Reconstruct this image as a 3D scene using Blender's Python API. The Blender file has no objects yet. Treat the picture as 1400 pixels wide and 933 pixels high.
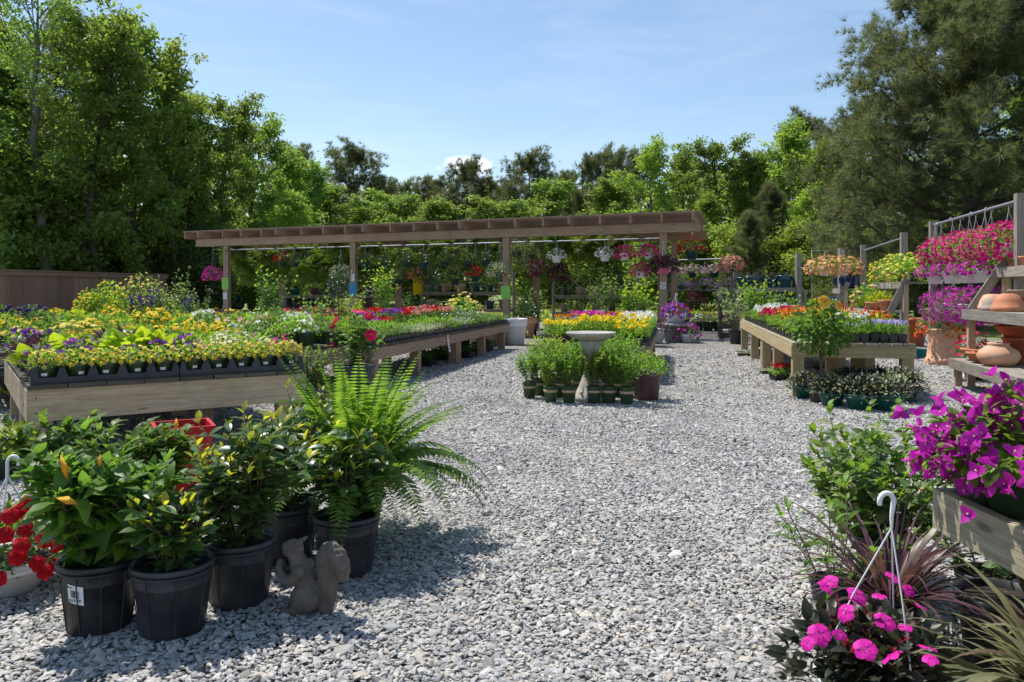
import bpy, math, random
import numpy as np
from mathutils import Vector, Matrix
R_ = math.radians
SC = bpy.context.scene
COL = SC.collection
F, CX, HY, H = 1100.0, 700.0, 397.0, 1.3     # focal length in photo pixels, principal column, horizon row, eye height

# ------------------------------------------------------------------ camera, sky, sun, exposure
cam = bpy.data.cameras.new('camera'); cam_o = bpy.data.objects.new('camera', cam); COL.objects.link(cam_o)
cam.sensor_width = 36.0; cam.lens = 36.0 * F / 1400.0
cam.shift_y = -(466.5 - HY) / 1400.0
cam.clip_start = 0.05; cam.clip_end = 5000
cam_o.location = (0, 0, H); cam_o.rotation_euler = (R_(90), 0, 0)
cam.dof.use_dof = True; cam.dof.focus_distance = 3.6; cam.dof.aperture_fstop = 16.0
SC.camera = cam_o

SUN_AZ, SUN_EL = -48.0, 62.0     # degrees: azimuth from straight ahead (+Y) towards the right (+X)
world = bpy.data.worlds.new('World'); SC.world = world; world.use_nodes = True
wn = world.node_tree.nodes; wl = world.node_tree.links
sky = wn.new('ShaderNodeTexSky'); sky.sky_type = 'NISHITA'; sky.sun_disc = False
sky.sun_elevation = R_(SUN_EL); sky.sun_rotation = R_(SUN_AZ)
sky.air_density = 1.1; sky.dust_density = 0.35; sky.ozone_density = 2.0
bg = wn['Background']; bg.inputs['Strength'].default_value = 0.118
# thin high cloud and one small cumulus low over the pines, part of the sky itself
tc = wn.new('ShaderNodeTexCoord')
mp = wn.new('ShaderNodeMapping'); mp.inputs['Scale'].default_value = (1.6, 1.6, 7.0)
wl.new(tc.outputs['Generated'], mp.inputs['Vector'])
nz = wn.new('ShaderNodeTexNoise'); nz.inputs['Scale'].default_value = 2.2; nz.inputs['Detail'].default_value = 7; nz.inputs['Roughness'].default_value = 0.62
nz.inputs['Distortion'].default_value = 0.6
wl.new(mp.outputs[0], nz.inputs['Vector'])
cr = wn.new('ShaderNodeValToRGB'); cr.color_ramp.elements[0].position = 0.46; cr.color_ramp.elements[1].position = 0.95
cr.color_ramp.elements[0].color = (0, 0, 0, 1); cr.color_ramp.elements[1].color = (0.20, 0.20, 0.20, 1)
wl.new(nz.outputs['Fac'], cr.inputs['Fac'])
cd = Vector(((640 - CX) / F, 1.0, (HY - 228) / F)).normalized()
sub = wn.new('ShaderNodeVectorMath'); sub.operation = 'SUBTRACT'; sub.inputs[1].default_value = cd
wl.new(tc.outputs['Generated'], sub.inputs[0])
mp2 = wn.new('ShaderNodeMapping'); mp2.inputs['Scale'].default_value = (1.0, 1.0, 2.3)
wl.new(sub.outputs[0], mp2.inputs['Vector'])
ln = wn.new('ShaderNodeVectorMath'); ln.operation = 'LENGTH'; wl.new(mp2.outputs[0], ln.inputs[0])
nz2 = wn.new('ShaderNodeTexNoise'); nz2.inputs['Scale'].default_value = 55; nz2.inputs['Detail'].default_value = 6
wl.new(tc.outputs['Generated'], nz2.inputs['Vector'])
ma = wn.new('ShaderNodeMath'); ma.operation = 'MULTIPLY_ADD'; ma.inputs[1].default_value = 0.05; ma.inputs[2].default_value = -0.025
wl.new(nz2.outputs['Fac'], ma.inputs[0])
ad = wn.new('ShaderNodeMath'); ad.operation = 'ADD'; wl.new(ln.outputs['Value'], ad.inputs[0]); wl.new(ma.outputs[0], ad.inputs[1])
mr = wn.new('ShaderNodeMapRange'); mr.inputs['From Min'].default_value = 0.034; mr.inputs['From Max'].default_value = 0.020
mr.inputs['To Min'].default_value = 0.0; mr.inputs['To Max'].default_value = 0.8
wl.new(ad.outputs[0], mr.inputs['Value'])
mx0 = wn.new('ShaderNodeMath'); mx0.operation = 'MAXIMUM'; wl.new(cr.outputs[0], mx0.inputs[0]); wl.new(mr.outputs[0], mx0.inputs[1])
mix = wn.new('ShaderNodeMixRGB'); mix.inputs['Color2'].default_value = (9.0, 9.2, 9.6, 1)
wl.new(mx0.outputs[0], mix.inputs['Fac']); wl.new(sky.outputs[0], mix.inputs['Color1']); wl.new(mix.outputs[0], bg.inputs['Color'])

sun = bpy.data.lights.new('sun', 'SUN'); sun.energy = 4.6; sun.angle = R_(0.53); sun.color = (1.0, 0.955, 0.89)
sun_o = bpy.data.objects.new('sun', sun); COL.objects.link(sun_o); sun_o.location = (-10, 10, 30)
sd = Vector((math.sin(R_(SUN_AZ)) * math.cos(R_(SUN_EL)), math.cos(R_(SUN_AZ)) * math.cos(R_(SUN_EL)), math.sin(R_(SUN_EL))))
sun_o.rotation_euler = sd.to_track_quat('Z', 'Y').to_euler()
SC.view_settings.view_transform = 'Standard'; SC.view_settings.look = 'None'
SC.view_settings.exposure = 0.42; SC.view_settings.gamma = 1.0; SC.view_settings.use_curve_mapping = False
SC.render.engine = 'CYCLES'
SC.cycles.max_bounces = 10; SC.cycles.diffuse_bounces = 5; SC.cycles.transmission_bounces = 8; SC.cycles.glossy_bounces = 2
SC.cycles.use_denoising = True
SC.cycles.caustics_reflective = False; SC.cycles.caustics_refractive = False

def ground(px, py):
    y = F * H / (py - HY); return ((px - CX) * y / F, y, 0.0)
def at(px, py, y):
    return ((px - CX) * y / F, y, H - (py - HY) * y / F)

# ------------------------------------------------------------------ materials
def new_mat(name):
    m = bpy.data.materials.new(name); m.use_nodes = True
    nt = m.node_tree; b = nt.nodes['Principled BSDF']
    return m, nt, b
def ramp(nt, stops):
    r = nt.nodes.new('ShaderNodeValToRGB'); e = r.color_ramp.elements
    while len(e) < len(stops): e.new(0.5)
    for k, (p, c) in enumerate(stops):
        e[k].position = p; e[k].color = (*c, 1)
    return r
def noise(nt, scale, detail=4, rough=0.55, vec=None):
    n = nt.nodes.new('ShaderNodeTexNoise'); n.inputs['Scale'].default_value = scale
    n.inputs['Detail'].default_value = detail; n.inputs['Roughness'].default_value = rough
    if vec is not None: nt.links.new(vec, n.inputs['Vector'])
    return n
def objco(nt):
    return nt.nodes.new('ShaderNodeTexCoord').outputs['Object']
MATS = {}
def leafmat(name, c0, c1, rough=0.5, trans=0.38, spec=0.35, tboost=1.5, c2=None):
    m, nt, b = new_mat(name); k_ = (1.45, 1.28, 1.55)
    c0, c1 = tuple(x * q for x, q in zip(c0, k_)), tuple(x * q for x, q in zip(c1, k_)); trans = min(0.55, trans + 0.07); tboost *= 1.12
    g = nt.nodes.new('ShaderNodeNewGeometry'); oi = nt.nodes.new('ShaderNodeObjectInfo')
    st = [(0.0, c0), (1.0, c1)] if c2 is None else [(0.0, c0), (0.62, c1), (1.0, c2)]
    r = ramp(nt, st); nt.links.new(g.outputs['Random Per Island'], r.inputs['Fac'])
    hv = nt.nodes.new('ShaderNodeHueSaturation')
    mr = nt.nodes.new('ShaderNodeMapRange'); mr.inputs['To Min'].default_value = 0.8; mr.inputs['To Max'].default_value = 1.2
    nt.links.new(oi.outputs['Random'], mr.inputs['Value']); nt.links.new(mr.outputs[0], hv.inputs['Value'])
    mr2 = nt.nodes.new('ShaderNodeMapRange'); mr2.inputs['To Min'].default_value = 0.488; mr2.inputs['To Max'].default_value = 0.51
    nt.links.new(oi.outputs['Random'], mr2.inputs['Value']); nt.links.new(mr2.outputs[0], hv.inputs['Hue'])
    nt.links.new(r.outputs[0], hv.inputs['Color'])
    lnz = noise(nt, 38, 4, 0.6, objco(nt)); lr = ramp(nt, [(0.3, (0.72, 0.74, 0.70)), (0.7, (1.18, 1.16, 1.2))]); nt.links.new(lnz.outputs['Fac'], lr.inputs['Fac'])
    lm = nt.nodes.new('ShaderNodeMixRGB'); lm.blend_type = 'MULTIPLY'; lm.inputs['Fac'].default_value = 0.8; nt.links.new(hv.outputs[0], lm.inputs['Color1']); nt.links.new(lr.outputs[0], lm.inputs['Color2']); hv = lm
    nt.links.new(hv.outputs[0], b.inputs['Base Color'])
    b.inputs['Roughness'].default_value = rough; b.inputs['Specular IOR Level'].default_value = spec
    t = nt.nodes.new('ShaderNodeBsdfTranslucent')
    gm = nt.nodes.new('ShaderNodeMixRGB'); gm.blend_type = 'MULTIPLY'; gm.inputs['Fac'].default_value = 1
    gm.inputs['Color2'].default_value = (tboost * 1.08, tboost * 1.08, tboost * 0.6, 1)
    nt.links.new(hv.outputs[0], gm.inputs['Color1']); nt.links.new(gm.outputs[0], t.inputs['Color'])
    mxs = nt.nodes.new('ShaderNodeMixShader'); mxs.inputs['Fac'].default_value = trans
    nt.links.new(b.outputs[0], mxs.inputs[1]); nt.links.new(t.outputs[0], mxs.inputs[2])
    nt.links.new(mxs.outputs[0], nt.nodes['Material Output'].inputs['Surface'])
    MATS[name] = m; return m
def bloommat(name, c0, c1, trans=0.3, rough=0.6):
    m, nt, b = new_mat(name)
    g = nt.nodes.new('ShaderNodeNewGeometry')
    r = ramp(nt, [(0, c0), (1, c1)]); nt.links.new(g.outputs['Random Per Island'], r.inputs['Fac'])
    pn = noise(nt, 75, 5, 0.65, objco(nt)); pr = ramp(nt, [(0.3, (0.70, 0.66, 0.70)), (0.65, (1.08, 1.08, 1.08))]); nt.links.new(pn.outputs['Fac'], pr.inputs['Fac'])
    pm = nt.nodes.new('ShaderNodeMixRGB'); pm.blend_type = 'MULTIPLY'; pm.inputs['Fac'].default_value = 0.75; nt.links.new(r.outputs[0], pm.inputs['Color1']); nt.links.new(pr.outputs[0], pm.inputs['Color2']); r = pm
    pb = nt.nodes.new('ShaderNodeBump'); pb.inputs['Strength'].default_value = 0.35; pb.inputs['Distance'].default_value = 0.004; nt.links.new(pn.outputs['Fac'], pb.inputs['Height']); nt.links.new(pb.outputs[0], b.inputs['Normal'])
    nt.links.new(r.outputs[0], b.inputs['Base Color']); b.inputs['Roughness'].default_value = rough
    b.inputs['Specular IOR Level'].default_value = 0.2
    t = nt.nodes.new('ShaderNodeBsdfTranslucent'); nt.links.new(r.outputs[0], t.inputs['Color'])
    mxs = nt.nodes.new('ShaderNodeMixShader'); mxs.inputs['Fac'].default_value = trans
    nt.links.new(b.outputs[0], mxs.inputs[1]); nt.links.new(t.outputs[0], mxs.inputs[2])
    nt.links.new(mxs.outputs[0], nt.nodes['Material Output'].inputs['Surface'])
    MATS[name] = m; return m
def plain(name, c, rough=0.5, metal=0.0, var=0.12, nscale=14, bump=0.0, bscale=60, spec=0.4, dust=None):
    m, nt, b = new_mat(name)
    n = noise(nt, nscale, 6, 0.6, objco(nt))
    hi = tuple(min(1, x * (1 + var)) for x in c); lo = tuple(x * (1 - var) for x in c)
    r = ramp(nt, [(0.3, lo), (0.7, hi)]); nt.links.new(n.outputs['Fac'], r.inputs['Fac'])
    out = r.outputs[0]
    if dust:
        n2 = noise(nt, 5, 8, 0.7, objco(nt)); r2 = ramp(nt, [(0.45, (0, 0, 0)), (0.75, (0.6, 0.6, 0.6))])
        nt.links.new(n2.outputs['Fac'], r2.inputs['Fac'])
        mm = nt.nodes.new('ShaderNodeMixRGB'); mm.inputs['Color2'].default_value = (*dust, 1)
        nt.links.new(r2.outputs[0], mm.inputs['Fac']); nt.links.new(out, mm.inputs['Color1']); out = mm.outputs[0]
    nt.links.new(out, b.inputs['Base Color'])
    rr = nt.nodes.new('ShaderNodeMapRange'); rr.inputs['To Min'].default_value = max(0, rough - 0.12); rr.inputs['To Max'].default_value = min(1, rough + 0.12)
    nt.links.new(n.outputs['Fac'], rr.inputs['Value']); nt.links.new(rr.outputs[0], b.inputs['Roughness'])
    b.inputs['Metallic'].default_value = metal; b.inputs['Specular IOR Level'].default_value = spec
    if bump:
        nb = noise(nt, bscale, 8, 0.65, objco(nt))
        bp = nt.nodes.new('ShaderNodeBump'); bp.inputs['Strength'].default_value = bump; bp.inputs['Distance'].default_value = 0.01
        nt.links.new(nb.outputs['Fac'], bp.inputs['Height']); nt.links.new(bp.outputs[0], b.inputs['Normal'])
    MATS[name] = m; return m
def woodmat(name, c0, c1, c2, stain=(0.07, 0.06, 0.05), stain_amt=0.5):
    """board wood: UV u runs along the grain in metres, v across it"""
    m, nt, b = new_mat(name)
    uv = nt.nodes.new('ShaderNodeTexCoord').outputs['UV']
    mpn = nt.nodes.new('ShaderNodeMapping'); mpn.inputs['Scale'].default_value = (1.4, 26, 1); nt.links.new(uv, mpn.inputs['Vector'])
    n = noise(nt, 1.6, 6, 0.6, mpn.outputs[0]); n.inputs['Distortion'].default_value = 0.9
    r = ramp(nt, [(0.28, c0), (0.52, c1), (0.75, c2)]); nt.links.new(n.outputs['Fac'], r.inputs['Fac'])
    mpf = nt.nodes.new('ShaderNodeMapping'); mpf.inputs['Scale'].default_value = (6, 190, 1); nt.links.new(uv, mpf.inputs['Vector'])
    nf = noise(nt, 1.0, 4, 0.6, mpf.outputs[0])
    rf = ramp(nt, [(0.35, (0.72, 0.72, 0.72)), (0.65, (1.1, 1.1, 1.1))]); nt.links.new(nf.outputs['Fac'], rf.inputs['Fac'])
    mu = nt.nodes.new('ShaderNodeMixRGB'); mu.blend_type = 'MULTIPLY'; mu.inputs['Fac'].default_value = 0.8
    nt.links.new(r.outputs[0], mu.inputs['Color1']); nt.links.new(rf.outputs[0], mu.inputs['Color2'])
    ns = noise(nt, 3.0, 7, 0.7, objco(nt)); rs = ramp(nt, [(0.5, (0, 0, 0)), (0.8, (stain_amt,) * 3)])
    nt.links.new(ns.outputs['Fac'], rs.inputs['Fac'])
    # knots
    mk = nt.nodes.new('ShaderNodeMapping'); mk.inputs['Scale'].default_value = (2.0, 7.5, 1); nt.links.new(uv, mk.inputs['Vector'])
    vk = nt.nodes.new('ShaderNodeTexVoronoi'); vk.inputs['Scale'].default_value = 1.0; nt.links.new(mk.outputs[0], vk.inputs['Vector'])
    rk = ramp(nt, [(0.06, (0.75, 0.75, 0.75)), (0.13, (0, 0, 0))]); nt.links.new(vk.outputs['Distance'], rk.inputs['Fac'])
    mxk = nt.nodes.new('ShaderNodeMath'); mxk.operation = 'MAXIMUM'
    nt.links.new(rs.outputs[0], mxk.inputs[0]); nt.links.new(rk.outputs[0], mxk.inputs[1])
    ms = nt.nodes.new('ShaderNodeMixRGB'); ms.inputs['Color2'].default_value = (*stain, 1)
    nt.links.new(mxk.outputs[0], ms.inputs['Fac']); nt.links.new(mu.outputs[0], ms.inputs['Color1'])
    g = nt.nodes.new('ShaderNodeNewGeometry'); hv = nt.nodes.new('ShaderNodeHueSaturation')
    mr = nt.nodes.new('ShaderNodeMapRange'); mr.inputs['To Min'].default_value = 0.78; mr.inputs['To Max'].default_value = 1.18
    nt.links.new(g.outputs['Random Per Island'], mr.inputs['Value']); nt.links.new(mr.outputs[0], hv.inputs['Value'])
    nt.links.new(ms.outputs[0], hv.inputs['Color']); nt.links.new(hv.outputs[0], b.inputs['Base Color'])
    b.inputs['Roughness'].default_value = 0.8; b.inputs['Specular IOR Level'].default_value = 0.25
    bp = nt.nodes.new('ShaderNodeBump'); bp.inputs['Strength'].default_value = 0.35; bp.inputs['Distance'].default_value = 0.004
    nt.links.new(nf.outputs['Fac'], bp.inputs['Height']); nt.links.new(bp.outputs[0], b.inputs['Normal'])
    MATS[name] = m; return m

# woods
woodmat('weathered_wood', (0.36, 0.27, 0.175), (0.50, 0.385, 0.255), (0.60, 0.48, 0.33))
woodmat('grey_wood', (0.20, 0.175, 0.15), (0.30, 0.265, 0.225), (0.42, 0.375, 0.32))
woodmat('treated_wood', (0.34, 0.25, 0.13), (0.45, 0.345, 0.19), (0.55, 0.44, 0.27), stain_amt=0.25)
woodmat('pergola_wood', (0.27, 0.18, 0.12), (0.38, 0.265, 0.185), (0.47, 0.345, 0.25), stain_amt=0.35)
woodmat('dark_board', (0.05, 0.045, 0.035), (0.10, 0.088, 0.068), (0.17, 0.15, 0.11), stain=(0.03, 0.04, 0.02))
woodmat('mossy_board', (0.26, 0.225, 0.145), (0.38, 0.33, 0.22), (0.50, 0.44, 0.30), stain=(0.07, 0.085, 0.04), stain_amt=0.6)
woodmat('bark', (0.05, 0.042, 0.034), (0.09, 0.075, 0.06), (0.14, 0.12, 0.10), stain_amt=0.2)
woodmat('pale_bark', (0.12, 0.11, 0.095), (0.19, 0.175, 0.15), (0.27, 0.25, 0.22), stain_amt=0.3)
woodmat('brown_paint', (0.25, 0.15, 0.095), (0.29, 0.175, 0.115), (0.33, 0.20, 0.135), stain_amt=0.15)
# plastics, clay, metal, stone
plain('black_plastic', (0.022, 0.023, 0.026), 0.42, var=0.3, dust=(0.10, 0.10, 0.11), bump=0.12, bscale=25)
plain('grey_black_plastic', (0.034, 0.036, 0.043), 0.5, var=0.3, dust=(0.12, 0.12, 0.13), bump=0.2, bscale=25)
plain('tray_plastic', (0.028, 0.031, 0.042), 0.42, var=0.2, dust=(0.06, 0.06, 0.07))
plain('green_plastic', (0.035, 0.068, 0.03), 0.45, var=0.2, dust=(0.08, 0.10, 0.06))
plain('olive_plastic', (0.045, 0.085, 0.035), 0.5, var=0.2)
plain('teal_plastic', (0.008, 0.10, 0.075), 0.35, var=0.15)
plain('dark_teal_plastic', (0.01, 0.05, 0.045), 0.4, var=0.15)
plain('white_plastic', (0.78, 0.78, 0.80), 0.35, var=0.05)
plain('wire_grey', (0.55, 0.56, 0.58), 0.4, var=0.05)
plain('red_plastic', (0.45, 0.012, 0.015), 0.4, var=0.12)
plain('pink_plastic', (0.75, 0.16, 0.30), 0.4)
plain('tan_band', (0.45, 0.33, 0.20), 0.6, var=0.12, nscale=40)
plain('plum_clay', (0.12, 0.06, 0.065), 0.45, var=0.25, dust=(0.2, 0.14, 0.13))
plain('slate_resin', (0.035, 0.05, 0.058), 0.4, var=0.2)
plain('terracotta', (0.50, 0.19, 0.095), 0.75, var=0.18, nscale=7, dust=(0.55, 0.30, 0.20), bump=0.15, bscale=40)
plain('pale_terracotta', (0.60, 0.33, 0.20), 0.75, var=0.15, nscale=7, dust=(0.62, 0.45, 0.33), bump=0.1, bscale=40)
plain('red_terracotta', (0.36, 0.085, 0.035), 0.6, var=0.15, nscale=7, bump=0.1, bscale=40)
plain('grey_clay', (0.30, 0.24, 0.20), 0.8, var=0.15, bump=0.1)
plain('blue_glaze', (0.012, 0.028, 0.16), 0.15, var=0.3, spec=0.6)
plain('teal_glaze', (0.03, 0.10, 0.14), 0.2, var=0.3, spec=0.6)
plain('slate_glaze', (0.05, 0.09, 0.13), 0.3, var=0.3, spec=0.6)
plain('sand_resin', (0.42, 0.35, 0.27), 0.7, var=0.12)
plain('concrete', (0.40, 0.38, 0.34), 0.9, var=0.18, nscale=9, bump=0.3, bscale=70, dust=(0.30, 0.29, 0.22))
plain('grey_concrete', (0.26, 0.26, 0.25), 0.9, var=0.15, nscale=9, bump=0.3, bscale=70)
plain('cast_stone', (0.14, 0.118, 0.098), 0.78, var=0.35, nscale=18, bump=0.55, bscale=90, dust=(0.10, 0.085, 0.075))
plain('conduit', (0.24, 0.255, 0.28), 0.5, metal=0.4, var=0.15)
plain('soil', (0.035, 0.025, 0.018), 0.95, var=0.5, nscale=60, bump=0.8, bscale=120)
plain('wicker', (0.20, 0.085, 0.04), 0.6, var=0.45, nscale=90, bump=0.5, bscale=110)
plain('hose_rubber', (0.0, 0.25, 0.20), 0.35, var=0.1)
plain('lime_paper', (0.28, 0.66, 0.10), 0.7, var=0.05)
plain('blue_paper', (0.01, 0.27, 0.50), 0.5, var=0.1)
plain('white_paper', (0.74, 0.76, 0.80), 0.7, var=0.04)
plain('ink', (0.03, 0.03, 0.035), 0.7)
plain('violet_ink', (0.12, 0.09, 0.22), 0.7)
plain('plant_stem', (0.085, 0.10, 0.035), 0.7, var=0.3)
plain('woody_stem', (0.11, 0.08, 0.05), 0.85, var=0.3)
plain('red_stem', (0.14, 0.02, 0.02), 0.5, var=0.3)
plain('tag_plastic', (0.72, 0.74, 0.70), 0.5, var=0.05)
plain('blue_paint', (0.012, 0.13, 0.46), 0.25, var=0.08, spec=0.6)
plain('silver_paint', (0.42, 0.47, 0.53), 0.3, metal=0.3, var=0.05)
plain('tyre_rubber', (0.02, 0.02, 0.02), 0.8)
plain('dark_glass', (0.03, 0.045, 0.06), 0.08, spec=0.8)
plain('water', (0.16, 0.16, 0.13), 0.06, spec=0.7)
# leaves
leafmat('leaf_mid', (0.035, 0.085, 0.014), (0.085, 0.165, 0.028))
leafmat('leaf_bright', (0.07, 0.16, 0.018), (0.15, 0.28, 0.03), trans=0.42)
leafmat('leaf_lime', (0.17, 0.28, 0.016), (0.33, 0.45, 0.03), trans=0.42, tboost=1.1)
leafmat('leaf_dark', (0.013, 0.040, 0.012), (0.036, 0.078, 0.020), rough=0.3, trans=0.22, spec=0.5)
leafmat('leaf_glossy', (0.032, 0.080, 0.020), (0.072, 0.150, 0.034), rough=0.33, trans=0.32, spec=0.42)
leafmat('leaf_newgrowth', (0.05, 0.11, 0.018), (0.34, 0.37, 0.03), rough=0.35, trans=0.45, tboost=1.25)
leafmat('leaf_hibiscus', (0.042, 0.105, 0.014), (0.095, 0.185, 0.026), rough=0.42, trans=0.42, spec=0.35)
leafmat('leaf_silver', (0.15, 0.22, 0.11), (0.30, 0.37, 0.22), trans=0.3, tboost=1.1)
leafmat('leaf_variegated', (0.05, 0.12, 0.03), (0.10, 0.19, 0.05), trans=0.35, c2=(0.42, 0.46, 0.25))
leafmat('leaf_purple', (0.022, 0.010, 0.018), (0.06, 0.022, 0.04), trans=0.25)
leafmat('leaf_bronze', (0.014, 0.023, 0.012), (0.038, 0.046, 0.024), rough=0.4, trans=0.2, spec=0.35)
leafmat('leaf_redstem', (0.14, 0.012, 0.02), (0.30, 0.03, 0.045), trans=0.3)
leafmat('leaf_fern', (0.052, 0.118, 0.012), (0.125, 0.215, 0.026), trans=0.46, tboost=1.5)
leafmat('leaf_fern_dark', (0.06, 0.125, 0.018), (0.15, 0.235, 0.03), trans=0.46)
leafmat('blade_purple', (0.045, 0.024, 0.030), (0.11, 0.06, 0.062), rough=0.4, trans=0.25, c2=(0.13, 0.14, 0.05))
leafmat('blade_green', (0.085, 0.105, 0.045), (0.17, 0.185, 0.085), rough=0.4, trans=0.3, c2=(0.12, 0.085, 0.06))
leafmat('leaf_tree', (0.075, 0.140, 0.026), (0.15, 0.235, 0.048), trans=0.48, tboost=1.6)
leafmat('leaf_tree_light', (0.105, 0.180, 0.028), (0.19, 0.275, 0.05), trans=0.48, tboost=1.5)
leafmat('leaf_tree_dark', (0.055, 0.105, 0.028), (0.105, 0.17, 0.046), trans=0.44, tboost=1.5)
leafmat('needle', (0.060, 0.088, 0.038), (0.118, 0.150, 0.066), trans=0.4, tboost=1.4)
leafmat('grass_blade', (0.09, 0.14, 0.02), (0.22, 0.27, 0.05), trans=0.4)
# petals
bloommat('petal_yellow', (0.86, 0.64, 0.06), (0.90, 0.80, 0.24), trans=0.42)
bloommat('petal_gold', (0.88, 0.58, 0.008), (0.92, 0.75, 0.03), trans=0.4)
bloommat('petal_orange', (0.75, 0.16, 0.01), (0.82, 0.30, 0.015))
bloommat('petal_red', (0.55, 0.004, 0.012), (0.72, 0.015, 0.03))
bloommat('petal_crimson', (0.55, 0.005, 0.06), (0.70, 0.02, 0.09))
bloommat('petal_magenta', (0.60, 0.008, 0.17), (0.72, 0.025, 0.28))
bloommat('petal_hotpink', (0.72, 0.012, 0.36), (0.82, 0.04, 0.48), trans=0.35)
bloommat('petal_purple', (0.24, 0.04, 0.42), (0.42, 0.10, 0.60))
bloommat('petal_violet', (0.055, 0.02, 0.20), (0.13, 0.04, 0.32))
bloommat('petal_lavender', (0.38, 0.30, 0.68), (0.55, 0.46, 0.80))
bloommat('petal_pink', (0.75, 0.25, 0.38), (0.82, 0.45, 0.55))
bloommat('petal_mauve', (0.50, 0.28, 0.42), (0.62, 0.40, 0.52))
bloommat('petal_white', (0.78, 0.78, 0.74), (0.85, 0.85, 0.82))
bloommat('petal_cream', (0.80, 0.76, 0.42), (0.86, 0.84, 0.62), trans=0.42)
bloommat('petal_peach', (0.78, 0.36, 0.14), (0.82, 0.52, 0.26))
bloommat('petal_salmon', (0.72, 0.22, 0.18), (0.78, 0.36, 0.30))
bloommat('petal_bract', (0.52, 0.014, 0.40), (0.72, 0.045, 0.56), trans=0.45)
bloommat('petal_apricot', (0.80, 0.36, 0.02), (0.85, 0.52, 0.06), trans=0.35)

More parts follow.
